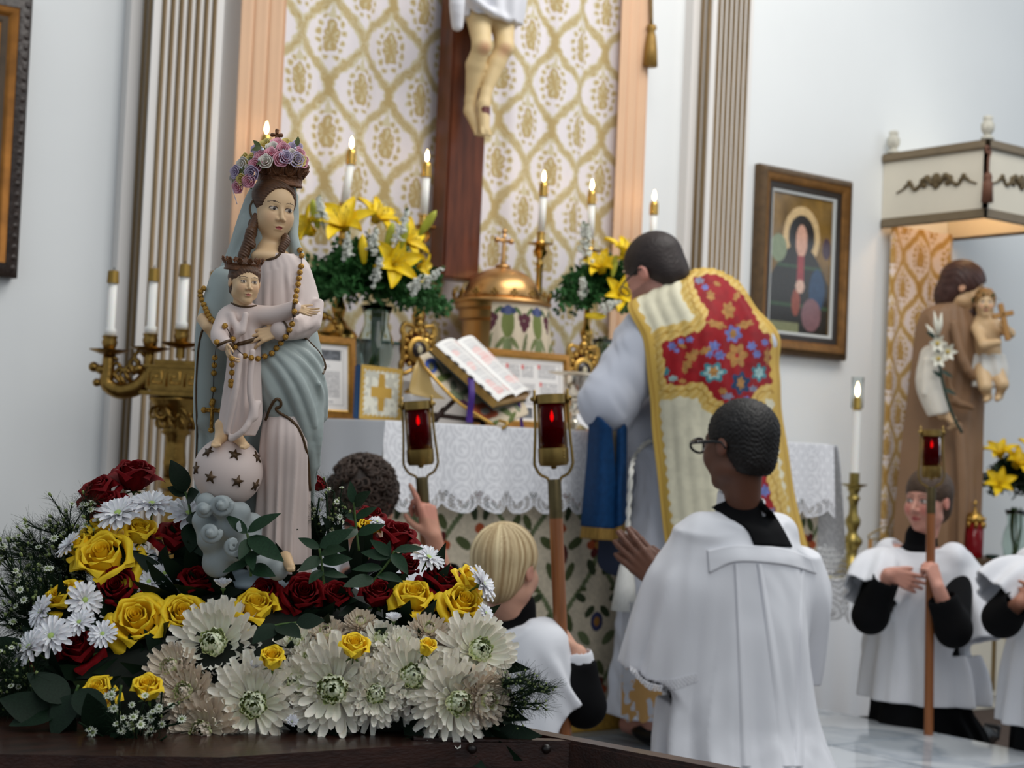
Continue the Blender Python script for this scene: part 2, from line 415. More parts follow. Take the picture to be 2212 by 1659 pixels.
# ================================================================ SETTING
WALLY = 5.18; FL = -0.15
M_wall = mat('white_painted_plaster', (232, 234, 234), 0.75, var=0.03, vscale=1.5, bump=0.05, bscale=40)
M_cream = mat('cream_paint', (222, 214, 196), 0.55, var=0.04, vscale=4)
M_white = mat('white_paint', (226, 222, 218), 0.5)
M_bronzep = mat('bronze_paint', (128, 106, 74), 0.45, metal=0.25, var=0.12, vscale=9)
M_goldp = mat('old_gold_paint', (132, 108, 68), 0.4, metal=0.4, var=0.15, vscale=30)
M_brass = mat('polished_brass', (196, 158, 84), 0.22, metal=1.0, var=0.1, vscale=30)
M_abrass = mat('antique_brass', (150, 118, 62), 0.3, metal=1.0, var=0.25, vscale=40, bump=0.25, bscale=90)
M_gold = mat('gold_leaf', (190, 150, 78), 0.32, metal=1.0, var=0.2, vscale=60, bump=0.3, bscale=200)
M_copper = mat('satin_bronze', (206, 160, 104), 0.33, metal=1.0, var=0.05, vscale=5)
M_wax = mat('white_wax', (244, 242, 236), 0.45, sss=0.2)
M_flame = mat('candle_flame', (255, 230, 170), 0.5, emis=(255, 214, 150), estr=26.0)
M_black = mat('black_cloth', (14, 14, 16), 0.9, spec=0.15, var=0.15, vscale=12)
M_blackp = mat('black_plastic', (14, 14, 15), 0.25)
M_dwood = mat('dark_stained_wood', (58, 34, 24), 0.32, var=0.45, vscale=7, detail=6, bump=0.12, bscale=30, stretch=(1, 6, 6), coat=0.2)
M_cloth = mat('white_linen', (232, 232, 234), 0.8, sheen=0.15, bump=0.08, bscale=300)
M_attr = mat('woven_colours', rough=0.8, attr=True, spec=0.2)
M_attr_s = mat('silk_colours', rough=0.6, attr=True, spec=0.25, bump=0.12, bscale=120)
M_lace = mat('lace_openwork', rough=0.8, attr=True, alpha=True)
M_paper = mat('printed_paper', rough=0.55, attr=True)
M_glass = mat('clear_glass', (235, 245, 240), 0.02, trans=1.0, ior=1.45)
M_ruby = mat('ruby_glass', (112, 2, 10), 0.04, trans=0.8, ior=1.12)
M_silver = mat('silver_plate', (214, 206, 190), 0.16, metal=1.0)
M_leaf = mat('deep_green_leaf', (30, 58, 30), 0.5, var=0.3, vscale=30, spec=0.2)
M_thin = mat('thin_glass', (240, 245, 245), 0.02, trans=1.0, ior=1.06)

def structure(o): o['kind'] = 'structure'; return o
structure(MB().box(-3, 10, WALLY, WALLY+0.12, FL, 5.0).build('wall_back', M_wall, smooth=False))
M_floor = mat('dark_carpet', (70, 56, 48), 0.9, var=0.25, vscale=30)
structure(MB().box(-3, 10, -3, WALLY, FL-0.06, FL).build('floor', M_floor, smooth=False))
# marble step under the altar: a bed with proud polished slabs
M_marble = bpy.data.materials.new('veined_white_marble'); M_marble.use_nodes = True
_n = M_marble.node_tree; _b = _n.nodes['Principled BSDF']; _b.inputs['Roughness'].default_value = 0.07; _b.inputs['IOR'].default_value = 1.55
_t = _n.nodes.new('ShaderNodeTexCoord'); _w = _n.nodes.new('ShaderNodeTexNoise'); _w.inputs['Scale'].default_value = 1.6; _w.inputs['Detail'].default_value = 8; _w.inputs['Distortion'].default_value = 1.6
_r = _n.nodes.new('ShaderNodeValToRGB'); _e = _r.color_ramp.elements
_e[0].position = 0.40; _e[0].color = tuple(lin((186, 194, 202)))+(1,); _e[1].position = 0.56; _e[1].color = tuple(lin((208, 214, 220)))+(1,)
_m = _r.color_ramp.elements.new(0.49); _m.color = tuple(lin((160, 170, 180)))+(1,)
_n.links.new(_t.outputs['Object'], _w.inputs['Vector']); _n.links.new(_w.outputs['Fac'], _r.inputs['Fac']); _n.links.new(_r.outputs['Color'], _b.inputs['Base Color'])
PX0, PX1, PY0 = 2.50, 4.82, 3.21
_bed = structure(MB().box(PX0+0.01, PX1-0.01, PY0+0.01, 5.17, FL, -0.012).build('altar_step', mat('step_core', (150, 150, 150), 0.6), smooth=False))
for i in range(4):
    for j in range(4):
        w = (PX1-PX0)/4; d = (5.17-PY0)/4
        MB().box(PX0+i*w+0.001, PX0+(i+1)*w-0.001, PY0+j*d+0.001, PY0+(j+1)*d-0.001, -0.03, 0.0, bev=0.004).build('marble_slab', M_marble, _bed, angle=40)
# pilasters
def pilaster(n, x0, x1):
    o = structure(MB().box(x0, x1, WALLY-0.12, WALLY, FL, 5.0).box(x0-0.05, x0, WALLY-0.05, WALLY, FL, 5).build('trim_%d' % n, M_white, smooth=False))
    m = 0.022; k = 7; pitch = (x1-x0-2*m)/k
    for i in range(k):
        xa = x0+m+i*pitch+0.25*pitch; xb = xa+0.55*pitch
        mb = MB(); a = np.linspace(0, math.pi, 7)
        pr = np.c_[(xa+xb)/2+np.cos(a)*(xb-xa)/2, WALLY-0.12-np.sin(a)*0.010]
        V = np.concatenate([np.c_[pr, np.full(7, FL)], np.c_[pr, np.full(7, 5.0)]])
        mb.add(V, [(q, q+1, q+8, q+7) for q in range(6)]+[tuple(range(7)), tuple(reversed(range(7, 14)))]).build('reeding', M_bronzep, o)
    for (ya, yb) in ((WALLY-0.11, WALLY-0.085), (WALLY-0.07, WALLY-0.045)):
        MB().box(x0-0.006, x0+0.002, ya, yb, FL, 5.0, bev=0.002).build('side_reeding', M_bronzep, o)
    return o
pilaster(1, 2.27, 2.53); pilaster(2, 4.86, 5.11)

# ---------------------------------------------------------------- damask
def damask(x, z, a=0.262, b=0.355, base=(228, 221, 224), gold=(184, 162, 114), alt=(207, 197, 166)):
    """half-drop ogee lattice with leafy bands and lobed palmettes"""
    C = np.empty(x.shape+(3,)); C[:] = lin(base); k = a/0.262
    wx = (vnoise(x, z, 46, 3)-0.5)*0.012*k; wz = (vnoise(x+3, z+1, 46, 4)-0.5)*0.012*k; x = x+wx; z = z+wz
    for off in (0, 1):
        xx = (x+off*a/2+a/2) % a-a/2; zz = (z+off*b/2+b/2) % b-b/2; q = np.abs(zz)/(b/2)
        w = a*0.5*(0.5+0.5*np.cos(2*math.pi*zz/b)); band = np.abs(np.abs(xx)-w)*np.minimum(1, 0.55+0.45*np.abs(np.cos(2*math.pi*zz/b))); th_ = k*(0.0075+0.006*q**2); leafy = k*0.006*np.abs(np.sin(zz*95/k))
        C[band < th_+0.006*k+leafy] = lin(alt); C[band < th_+leafy*0.6] = lin(gold)
        C[(band > th_*0.35) & (band < th_*0.35+0.0022*k)] = lin(alt)
        ax = np.abs(xx)
        for (dx, dz, r) in ((0.020, 0.075, 0.012), (0.038, 0.05, 0.013), (0.047, 0.018, 0.013), (0.046, -0.016, 0.013), (0.036, -0.048, 0.013), (0.018, -0.076, 0.012)):   # scallops
            d2 = np.hypot(ax-dx*k, zz-dz*k); C[d2 < r*k] = lin(alt); C[d2 < r*k*0.62] = lin(gold)
        r = np.hypot(xx/0.85, zz/1.75); th = np.arctan2(xx, zz); lob = k*0.038*(0.78+0.22*np.abs(np.cos(3.5*th)))
        C[r < lob*1.25] = lin(base); C[r < lob] = lin(gold); C[(r < lob*0.8) & (np.cos(8*th) > 0.55) & (r > lob*0.3)] = lin(alt)
        C[(ax < 0.012*k*(1-(zz-0.085*k)/(0.04*k))) & (zz > 0.07*k) & (zz < 0.125*k)] = lin(alt)
        C[(ax < 0.014*k) & (np.abs(np.abs(zz)-b/2) < 0.035*k)] = lin(gold)
    return C
DY = 5.13
dx0 = onY(612, 0, DY)[0]; dx1 = onY(1350, 0, DY)[0]
def dossal_panel(x0, x1, z0, z1, phase):
    nx, nz = int((x1-x0)/0.0035), int((z1-z0)/0.0042)
    xs = np.linspace(x0, x1, nx); zs = np.linspace(z1, z0, nz); X, Zg = np.meshgrid(xs, zs)
    s = (X-x0)/(x1-x0)
    Y = DY-0.012*np.sin(s*2*math.pi*3.2+phase)-0.006*np.sin(s*2*math.pi*7+1.3*phase+Zg*0.5)
    G = np.stack([X, Y, Zg], -1)
    return G
t = thing('dossal_curtain', 'cream and gold damask curtain hanging on the wall behind the altar', 'curtain', ((dx0+dx1)/2, DY, 1.0))
for (xa, xb, ph) in ((dx0-0.02, 3.66, 0.4), (3.66, dx1+0.02, 2.0)):
    G = dossal_panel(xa, xb, 0.95, 3.05, ph)
    sheet_obj('curtain_panel', G, M_attr, t, lambda S, T, G: damask(G[..., 0]-3.66, G[..., 2]-1.9))
M_peach = mat('peach_satin', (222, 180, 144), 0.5, sheen=0.3, var=0.06, vscale=3)
for (ua, ub, lab) in ((520, 618, 'peach satin drape at the damask curtain edge beside the wide fluted pilaster with candelabrum'),
                      (1342, 1404, 'peach satin drape at the damask curtain edge beside the gold tassel')):
    xa = onY(ua, 0, 5.08)[0]; xb = onY(ub, 0, 5.08)[0]
    nx = 70; xs = np.linspace(xa, xb, nx); zs = np.linspace(3.05, 0.4, 60); X, Zg = np.meshgrid(xs, zs); s = (X-xa)/(xb-xa)
    Y = 5.085-0.022*np.abs(np.sin(s*math.pi*3.0+0.4))**0.8-0.006*np.sin(s*19+Zg*1.1)
    o = sheet_obj('side_drape', np.stack([X, Y, Zg], -1), M_peach, thick=0.004); tag(o, lab, 'drape', 'peach drapes')
# tassel right of drape
tt = thing('curtain_tassel', 'gold cord tassel hanging beside the peach drape', 'tassel', onY(1408, 145, 5.05))
p0 = onY(1405, -120, 5.05); p1 = onY(1407, 62, 5.05)
MB().tube(np.linspace(p0, p1, 8), 0.008, 8).build('cord', M_goldp, tt)
p2 = onY(1408, 145, 5.05); M_tass = mat('gold_thread', (158, 124, 60), 0.55, metal=0.3, var=0.35, vscale=30, stretch=(8, 8, 0.5))
MB().lathe([(0.0, 0.02), (0.018, 0.015), (0.022, 0.0), (0.014, -0.012), (0.02, -0.03), (0.027, -0.09), (0.031, p2[2]-p1[2]), (0, p2[2]-p1[2])][::-1], p1, 16, lobes=8, lamp=0.06).build('tassel_skirt', M_tass, tt)

# ---------------------------------------------------------------- frames
def ring(mb, w, h, b, d0, d1, back=0.0, c=None):
    """mitred moulding of outer size w*h and breadth b, front at -d0 outside to -d1 inside, local x right, z up, -y out"""
    W, H = w/2, h/2; o = [(-W, -H), (W, -H), (W, H), (-W, H)]; i = [(-W+b, -H+b), (W-b, -H+b), (W-b, H-b), (-W+b, H-b)]
    mid = [((p[0]+q[0])/2, (p[1]+q[1])/2) for p, q in zip(o, i)]
    V = [(x, back, z) for x, z in o]+[(x, -d0, z) for x, z in o]+[(x, -(d0+d1)/2-0.25*abs(d0-d1), z) for x, z in mid]+[(x, -d1, z) for x, z in i]+[(x, back, z) for x, z in i]
    Fs = [(k*4+j, k*4+(j+1) % 4, (k+1)*4+(j+1) % 4, (k+1)*4+j) for k in range(4) for j in range(4)]
    return mb.add(np.array(V), Fs, c)
def apply(mb, M):
    mb.V = [v@np.asarray(M)[:3, :3].T+np.asarray(M)[:3, 3] for v in mb.V]; return mb
def flat_panel(w, h, y, nx, nz, M, colfn):
    X, Zg = np.meshgrid(np.linspace(-w/2, w/2, nx), np.linspace(h/2, -h/2, nz)); G = np.stack([X, np.full_like(X, y), Zg], -1)
    Gw = G@np.asarray(M)[:3, :3].T+np.asarray(M)[:3, 3]
    return Gw, colfn(X/w+0.5, 0.5-Zg/h)
# left dark ornate frame
zb, zt = 1.43, 2.345; xr = onY(52, 300, 5.14)[0]; xl = xr-0.72
M_carved = mat('carved_ebony', (46, 34, 28), 0.4, var=0.4, vscale=40, bump=0.9, bscale=45)
M_fgold = mat('frame_gilt', (150, 98, 40), 0.35, metal=0.6, var=0.3, vscale=15)
M_fbrown = mat('frame_umber', (74, 58, 40), 0.4, metal=0.2, var=0.25, vscale=25)
t = thing('framed_picture', 'large ornate dark carved frame with gilt inner mouldings, on the wall left of fluted pilaster', 'picture', ((xl+xr)/2, 5.17, zb))
M = frame(((xl+xr)/2, 5.176, (zb+zt)/2), x=(1, 0, 0), z=(0, 0, 1)); w, h = xr-xl, zt-zb
apply(ring(MB(), w, h, 0.045, 0.045, 0.06), M).build('outer_moulding', M_carved, t, angle=30)
apply(ring(MB(), w-0.09, h-0.09, 0.03, 0.055, 0.04), M).build('gilt_moulding', M_fgold, t, angle=30)
apply(ring(MB(), w-0.15, h-0.15, 0.022, 0.04, 0.034), M).build('umber_moulding', M_fbrown, t, angle=30)
apply(ring(MB(), w-0.194, h-0.194, 0.016, 0.036, 0.028), M).build('inner_fillet', M_fgold, t, angle=30)
for k in range(26):   # carved leaf bosses along the visible outer rail
    zz = zb+0.03+k*(h-0.06)/25
    MB().ball((xr-0.022, 5.18-0.055, zz), (0.016, 0.008, 0.013), 8, 6).build('carved_leaf', M_carved, t)
Gp, Cp = flat_panel(w-0.22, h-0.22, -0.02, 90, 110, M, lambda S, T: np.where(((np.abs(S-0.5) < 0.34) & (np.abs(T-0.5) < 0.38))[..., None], lin((120, 96, 76))*(0.5+0.9*vnoise(S*3, T*3, 2.2, 21)[..., None]), lin((214, 206, 200))))
obj('picture_panel', Gp.reshape(-1, 3), gridfaces(110, 90), M_paper, t, Cp.reshape(-1, 3))
# gilt framed painting on the right (generic robed figure on gold ground)
x0 = onY(1632, 560, 5.15)[0]; x1 = onY(1832, 590, 5.15)[0]; zb, zt = 1.435, 2.29
t = thing('framed_painting', 'gilt framed painting of a robed figure on gold ground, on wall right of the priest', 'painting', ((x0+x1)/2, 5.17, zb))
w, h = x1-x0, zt-zb; M = frame(((x0+x1)/2, 5.176, (zb+zt)/2), x=(1, 0, 0), z=(0, 0, 1))
apply(ring(MB(), w, h, 0.03, 0.03, 0.055), M).build('outer_moulding', mat('frame_bronze', (92, 70, 44), 0.4, metal=0.3, var=0.3, vscale=30), t, angle=30)
apply(ring(MB(), w-0.06, h-0.06, 0.038, 0.05, 0.035), M).build('gilt_moulding', mat('frame_gilt_brown', (128, 88, 42), 0.38, metal=0.45, var=0.3, vscale=20), t, angle=30)
apply(ring(MB(), w-0.136, h-0.136, 0.028, 0.03, 0.026), M).build('dark_liner', mat('frame_dark', (44, 36, 30), 0.4), t, angle=30)
apply(ring(MB(), w-0.19, h-0.19, 0.014, 0.024, 0.02), M).build('white_liner', mat('frame_white', (196, 198, 196), 0.5), t, angle=30)
def icon(S, T):
    g = vnoise(S*3, T*3, 3, 5)[..., None]
    C = paint(S, T, (122, 92, 40), [])*(0.65+0.7*g)
    H = np.hypot((S-0.50), (T-0.30)*1.35)
    over(C, (H < 0.30), (206, 176, 128)); over(C, (H < 0.215), (40, 38, 38))
    body = (np.abs(S-0.48) < 0.10+0.40*np.clip((T-0.36)/0.28, 0, 1)**0.7) & (T > 0.36)
    over(C, body, (38, 34, 28)); over(C, body & (np.abs(T-0.52) < 0.012), (52, 74, 48)); over(C, body & (np.abs(T-0.80) < 0.012), (52, 74, 48))
    fc = ((S-0.5)/0.095)**2+((T-0.33)/0.12)**2 < 1
    over(C, fc, (208, 160, 138))
    over(C, (np.abs(S-0.5) < 0.05+0.05*(T-0.42)) & (T > 0.44) & (T < 0.62), (150, 60, 62))
    over(C, ((S-0.78)/0.13)**2+((T-0.68)/0.16)**2 < 1, (40, 66, 96))
    over(C, ((S-0.70)/0.16)**2+((T-0.86)/0.12)**2 < 1, (128, 92, 96)); over(C, ((S-0.44)/0.07)**2+((T-0.78)/0.1)**2 < 1, (140, 70, 52))
    over(C, ((S-0.5)/0.07)**2+((T-0.66)/0.05)**2 < 1, (214, 176, 156)); over(C, (T > 0.93) & (S < 0.5), (126, 128, 92))
    over(C, ((S-0.13)/0.13)**2+((T-0.40)/0.10)**2 < 1, (126, 138, 108)); over(C, ((S-0.92)/0.07)**2+((T-0.36)/0.08)**2 < 1, (60, 36, 52))
    return C*(0.85+0.3*vnoise(S*9, T*9, 6, 8)[..., None])
Gp, Cp = flat_panel(w-0.216, h-0.216, -0.012, 110, 160, M, icon)
obj('painted_panel', Gp.reshape(-1, 3), gridfaces(160, 110), mat('varnished_paint', rough=0.16, attr=True), t, Cp.reshape(-1, 3))

# ---------------------------------------------------------------- crucifix
CX = onY(996, 500, 5.0)[0]; M_cwood = mat('red_brown_wood', (98, 50, 28), 0.35, var=0.4, vscale=6, detail=6, stretch=(7, 7, 1), coat=0.15)
cz0 = onY(1000, 606, 5.0)[2]
cruc = thing('crucifix', 'tall red-brown wooden cross with a pale carved body hanging above the altar', 'crucifix', (CX, 5.05, cz0))
MB().box(CX-0.085, CX+0.085, 4.985, 5.085, cz0, 4.1, bev=0.008).build('upright_beam', M_cwood, cruc, angle=40)
MB().box(CX-0.62, CX+0.62, 4.985, 5.075, 3.45, 3.62, bev=0.008).build('cross_beam', M_cwood, cruc, angle=40)
# ---------------------------------------------------------------- altar
AX0, AX1, AY0, AY1, AZ = 2.68, 4.66, 4.14, 4.82, 1.014
alt = thing('altar', 'long altar table with tapestry front behind the lace cloth', 'altar', ((AX0+AX1)/2, (AY0+AY1)/2, 0))
MB().box(AX0+0.02, AX1-0.02, AY0+0.03, 5.03, 0.0, AZ-0.006).build('altar_body', M_cream, alt, smooth=False)
def tapestry(x, z, base=(196, 184, 162)):
    """stylised mirrored flower-and-scroll weave"""
    a, b = 0.25, 0.36; k_ = 1.35; x = x/k_; z = z/k_
    X = np.abs((x+a/2) % a-a/2); Z = z % b
    g1, g2, g3, ru, dr, bl, oc = (74, 82, 50), (98, 108, 76), (52, 62, 40), (158, 74, 42), (86, 34, 32), (54, 58, 92), (150, 106, 50)
    sh = []
    for q in range(40):   # scroll stems
        tq = q/39; sh.append((0.062+0.05*math.sin(tq*2*math.pi), tq*b, 0.0075, 0.0075, 0, g2))
    for (cx, cz, l, w_, an, c) in ((0.03, 0.05, 0.04, 0.011, 62, g1), (0.10, 0.06, 0.036, 0.012, 120, g3), (0.045, 0.12, 0.04, 0.012, 30, g1), (0.02, 0.20, 0.045, 0.010, 75, g3),
                                   (0.108, 0.17, 0.034, 0.011, 60, g1), (0.085, 0.245, 0.04, 0.012, 140, g2), (0.10, 0.31, 0.032, 0.010, 40, g3), (0.035, 0.285, 0.04, 0.011, 110, g1), (0.07, 0.0, 0.03, 0.01, 20, g1), (0.07, 0.345, 0.03, 0.01, 160, g3)):
        sh.append((cx, cz, l/1.6, w_, an, c))
    for k in range(4): sh.append((0.006+k*0.013, 0.245-0.002*k*k, 0.0085, 0.024, 14*k, oc if k % 2 else ru))
    sh += [(0.0, 0.27, 0.03, 0.016, 0, g1)]
    for k in range(6): an = k*60; sh.append((0.118+0.022*math.cos(math.radians(an)), 0.115+0.022*math.sin(math.radians(an)), 0.014, 0.011, an, ru if k % 2 else dr))
    sh += [(0.118, 0.115, 0.01, 0.01, 0, oc), (0.0, 0.09, 0.022, 0.03, 0, dr), (0.0, 0.075, 0.012, 0.014, 0, ru), (0.125, 0.285, 0.02, 0.024, 0, bl), (0.125, 0.285, 0.009, 0.012, 0, oc), (0.0, 0.155, 0.014, 0.012, 0, ru)]
    return paint(X, Z, base, sh)*(0.86+0.28*vnoise(x, z, 160, 2)[..., None])
nx, nz = 560, 270
X, Zg = np.meshgrid(np.linspace(AX0+0.01, AX1-0.01, nx), np.linspace(0.86, 0.085, nz))
sheet_obj('tapestry_front', np.stack([X, AY0+0.022+0*X, Zg], -1), M_attr, alt, lambda S, T, G: tapestry(G[..., 0]-0.03, G[..., 2]))
Yg, Zg = np.meshgrid(np.linspace(AY0+0.02, 4.9, 120), np.linspace(0.86, 0.085, 160))
sheet_obj('tapestry_side', np.stack([AX0+0.012+0*Yg, Yg, Zg], -1)[:, ::-1], M_attr, alt, lambda S, T, G: tapestry(G[..., 1], G[..., 2]))
X, Zg = np.meshgrid(np.linspace(AX0+0.01, AX1-0.01, 420), np.linspace(0.09, 0.02, 8))
sheet_obj('gold_fringe', np.stack([X, AY0+0.012-0.006*np.sin(X*420)*(0.3+Zg*0)-0.004, Zg], -1), mat('yellow_fringe', (176, 136, 52), 0.7, var=0.3, vscale=60), alt, thick=0.004)
# altar cloths
cloth = thing('altar_cloth', 'white linen and lace cloth draped over the altar top', 'cloth', ((AX0+AX1)/2, (AY0+AY1)/2, AZ))
MB().box(AX0-0.012, AX1+0.012, AY0-0.012, AY1, AZ-0.004, AZ+0.008, bev=0.005).build('linen_top', M_cloth, cloth, angle=60)
def lacefn(z_scal, z_open):
    def fn(S, T, G):
        ax = G[..., 0]+G[..., 1]; z = G[..., 2]; per = 0.115
        C = np.ones(S.shape+(4,)); v = vnoise(ax, z, 220, 4)
        emb = (np.sin(ax*2*math.pi/0.055)*np.sin(z*2*math.pi/0.05) > 0.55) | ((np.hypot((ax % per)-per/2, (z % 0.07)-0.035) % 0.016) < 0.005)
        C[..., :3] = lin((226, 226, 230))*(0.90+0.10*v[..., None]); C[emb, :3] = lin((240, 240, 243))
        xx = (ax % per)/per-0.5; edge = z_scal+0.030*(np.abs(xx)*2)**2.2
        C[z < edge, 3] = 0
        r = np.hypot(xx*per, (z-z_scal-0.035)*1.0)
        band = (z < z_open+0.018*np.cos(2*math.pi*ax/per))
        hole = ((np.sin(ax*2*math.pi/0.011)*np.sin(z*2*math.pi/0.011)) > -0.05) & ((r % 0.021) > 0.0065) & (z > edge+0.007)
        C[band & hole, 3] = 0
        return C
    return fn
nx, nz = 1100, 230
X, Zg = np.meshgrid(np.linspace(AX0-0.02, AX1+0.02, nx), np.linspace(AZ+0.004, 0.735, nz)); q = (AZ-Zg)/0.28
wave = 0.010*np.sin(X*2*math.pi/0.33)+0.006*np.sin(X*2*math.pi/0.14+1)
sheet_obj('lace_front', np.stack([X, AY0-0.018-wave*q-0.012*q, Zg], -1), M_lace, cloth, lacefn(0.745, 0.80))
Yg, Zg = np.meshgrid(np.linspace(AY0-0.03, AY1+0.05, 240), np.linspace(AZ+0.004, 0.33, 330)); q = (AZ-Zg)/0.7
for sx, nm in ((AX0-0.022, 'lace_fall'), (AX1+0.022, 'lace_fall')):
    s = -1 if sx < 3 else 1
    G = np.stack([sx+s*(0.03*q+0.03*q*np.sin(Yg*26)+(0.05*np.sqrt(np.clip(q, 0, 1))+0.03*q if s > 0 else 0)), Yg, Zg], -1)
    if s < 0:
        sheet_obj('linen_fall', G, M_cloth, cloth)
    else: sheet_obj(nm, G, M_lace, cloth, lacefn(0.345, 0.62))
# gradines left and right of the tabernacle
for (xa, xb, lab) in ((AX0+0.02, 3.42, 'white candle shelf on the altar at the vase and reliquary side, left of tabernacle'), (3.92, AX1-0.02, 'white candle shelf on the altar between tabernacle and the priest')):
    g = thing('gradine', lab, 'shelf', ((xa+xb)/2, 4.95, AZ), group='candle shelves')
    MB().box(xa, xb, 4.84, 5.04, AZ+0.009, 1.305, bev=0.004).build('riser', M_white, g, angle=40)
    MB().box(xa-0.005, xb+0.005, 4.83, 5.045, 1.305, 1.313, bev=0.003).build('shelf_top', mat('green_edging', (70, 120, 110), 0.5), g, angle=40)
    MB().box(xa, xb, 4.70, 4.838, AZ+0.008, 1.17, bev=0.004).build('lower_step', M_white, g, angle=40)
# ---------------------------------------------------------------- candles
STICK = [(0, 0), (0.07, 0), (0.072, 0.012), (0.06, 0.03), (0.045, 0.04), (0.03, 0.06), (0.018, 0.075), (0.022, 0.09), (0.028, 0.11), (0.018, 0.13), (0.0135, 0.15), (0.0125, 0.34), (0.015, 0.352), (0.018, 0.36), (0.012, 0.372), (0.014, 0.385),
         (0.026, 0.398), (0.03, 0.41), (0.022, 0.422), (0.02, 0.43), (0.05, 0.437), (0.052, 0.441), (0.02, 0.445), (0.0165, 0.452), (0.0165, 0.478), (0.019, 0.48), (0.019, 0.484), (0.0, 0.484)]
def flame(mb, p, s=1.0): mb.lathe([(0.0001, -0.002*s), (0.0045*s, 0.004*s), (0.0068*s, 0.014*s), (0.0055*s, 0.024*s), (0.0025*s, 0.034*s), (0.0001, 0.042*s)], p, 10); return mb
cand = []
names = ['behind the crown of the Madonna statue', 'behind the lily bouquet in round vase', 'next to the crucifix beam beside the lily bouquet',
         'right of the tabernacle dome', 'behind the bouquet beside the priest', 'above the head of the priest, against bare wall']
for (uu, vv), nm in zip(((574, 300), (748, 340), (920, 360), (1173, 410), (1279, 435), (1413, 460)), names):
    b = onY(uu, vv, 4.95); X = b[0]; z0 = 1.313
    st = thing('altar_candlestick', 'tall brass candlestick '+nm, 'candlestick', (X, 4.95, z0), group='altar candlesticks')
    MB().lathe(STICK, (X, 4.95, z0), 20).build('stick', M_brass, st, angle=50)
    zc = z0+0.485
    lean = (RNG.random()-0.5)*0.01 if uu != 748 else 0.02
    cd_ = thing('altar_candle', 'white lit candle with brass follower '+nm, 'candle', (X, 4.95, zc), group='altar candles')
    top = 2.005-zc
    MB().tube([(X+lean*0, 4.95, zc), (X+lean, 4.95, zc+top-0.06)], 0.0145, 14).build('wax', M_wax, cd_)
    MB().lathe([(0.0185, -0.005), (0.0185, 0.03), (0.0165, 0.045), (0.013, 0.05), (0.0, 0.05)], (X+lean, 4.95, zc+top-0.062), 14).build('follower', M_brass, cd_, angle=50)
    flame(MB(), (X+lean, 4.95, zc+top-0.006), 1.0).build('flame', M_flame, cd_)
# ================================================================ ALTAR FURNITURE
def leaf(mb, p, d, n, L, W, curl=0.25, c=None, segs=4, fold=0.15):
    """pointed blade from p along d, face normal n"""
    d = np.asarray(d, float); d = d/np.linalg.norm(d); n = np.asarray(n, float); n = n-d*(n@d); n = n/(np.linalg.norm(n)+1e-9); s = np.cross(d, n)
    V = []; ts = np.linspace(0, 1, segs+1)
    for t_ in ts:
        w = W/2*math.sin(math.pi*min(1, t_**0.8*0.97+0.02))**0.9; q = p+d*L*t_-n*curl*L*t_*t_
        V += [q-s*w+n*fold*w, q, q+s*w+n*fold*w]
    Fs = []
    for i in range(segs): a = i*3; Fs += [(a, a+1, a+4, a+3), (a+1, a+2, a+5, a+4)]
    mb.add(np.array(V), Fs, c)
def rdir(): 
    v = RNG.normal(size=3); return v/np.linalg.norm(v)
TB = np.array([3.665, 4.90, AZ+0.009])
tab = thing('tabernacle', 'round bronze tabernacle with polished dome, crest of crosses and tapestry veil', 'tabernacle', TB)
zc = 1.492-TB[2]
MB().lathe([(0, 0), (0.165, 0), (0.165, 0.02), (0.145, 0.03), (0.145, zc-0.07), (0.16, zc-0.06), (0.16, zc-0.03), (0.175, zc-0.02), (0.175, zc), (0, zc)], TB, 32).build('drum', M_copper, tab, angle=40)
MB().lathe([(0.19, zc), (0.192, zc+0.006), (0.186, zc+0.014), (0.15, zc+0.016), (0, zc+0.016)], TB, 40).build('cornice', M_copper, tab, angle=40)
ang = np.linspace(0, math.pi/2, 14); ph = 0.125
MB().lathe([(0.148*math.cos(a)**0.92, zc+0.016+ph*math.sin(a)) for a in ang[:-1]]+[(0.03, zc+0.016+ph), (0.028, zc+0.025+ph), (0.012, zc+0.032+ph), (0, zc+0.033+ph)], TB, 48).build('dome', M_copper, tab)
zt = TB[2]+zc+ph+0.04
mb = MB().lathe([(0.010, -0.02), (0.011, 0.0), (0.008, 0.02), (0.007, 0.07), (0.0, 0.10)], (TB[0], TB[1], zt), 12)
for (dx, dz) in ((0, 0.115), (0.034, 0.08), (-0.034, 0.08)): mb.ball((TB[0]+dx, TB[1], zt+dz), 0.011, 10, 8)
mb.tube([(TB[0]-0.034, TB[1], zt+0.08), (TB[0]+0.034, TB[1], zt+0.08)], 0.0065, 8).tube([(TB[0], TB[1], zt+0.06), (TB[0], TB[1], zt+0.115)], 0.0065, 8)
mb.build('finial_cross', M_copper, tab)
for k in range(16):
    a = k*2*math.pi/16; c = TB+np.array([0.185*math.cos(a), 0.185*math.sin(a), zc+0.016])
    mb = MB().tube([c, c+[0, 0, 0.02]], 0.003, 6)
    tn = np.array([-math.sin(a), math.cos(a), 0])
    for q in (tn*0.009+UP*0.018, -tn*0.009+UP*0.018, UP*0.028): mb.ball(c+q, 0.0065, 8, 6)
    mb.build('crest_cross', M_abrass, tab)
th = np.linspace(math.radians(-138), math.radians(-22), 150)
Tg, Sg = np.meshgrid(np.linspace(0, 1, 110), th, indexing='ij'); rr = 0.178+0.035*Tg+0.006*np.sin(Sg*22)*Tg
G = np.stack([TB[0]+rr*np.cos(Sg), TB[1]+rr*np.sin(Sg), 1.488-Tg*0.30], -1)
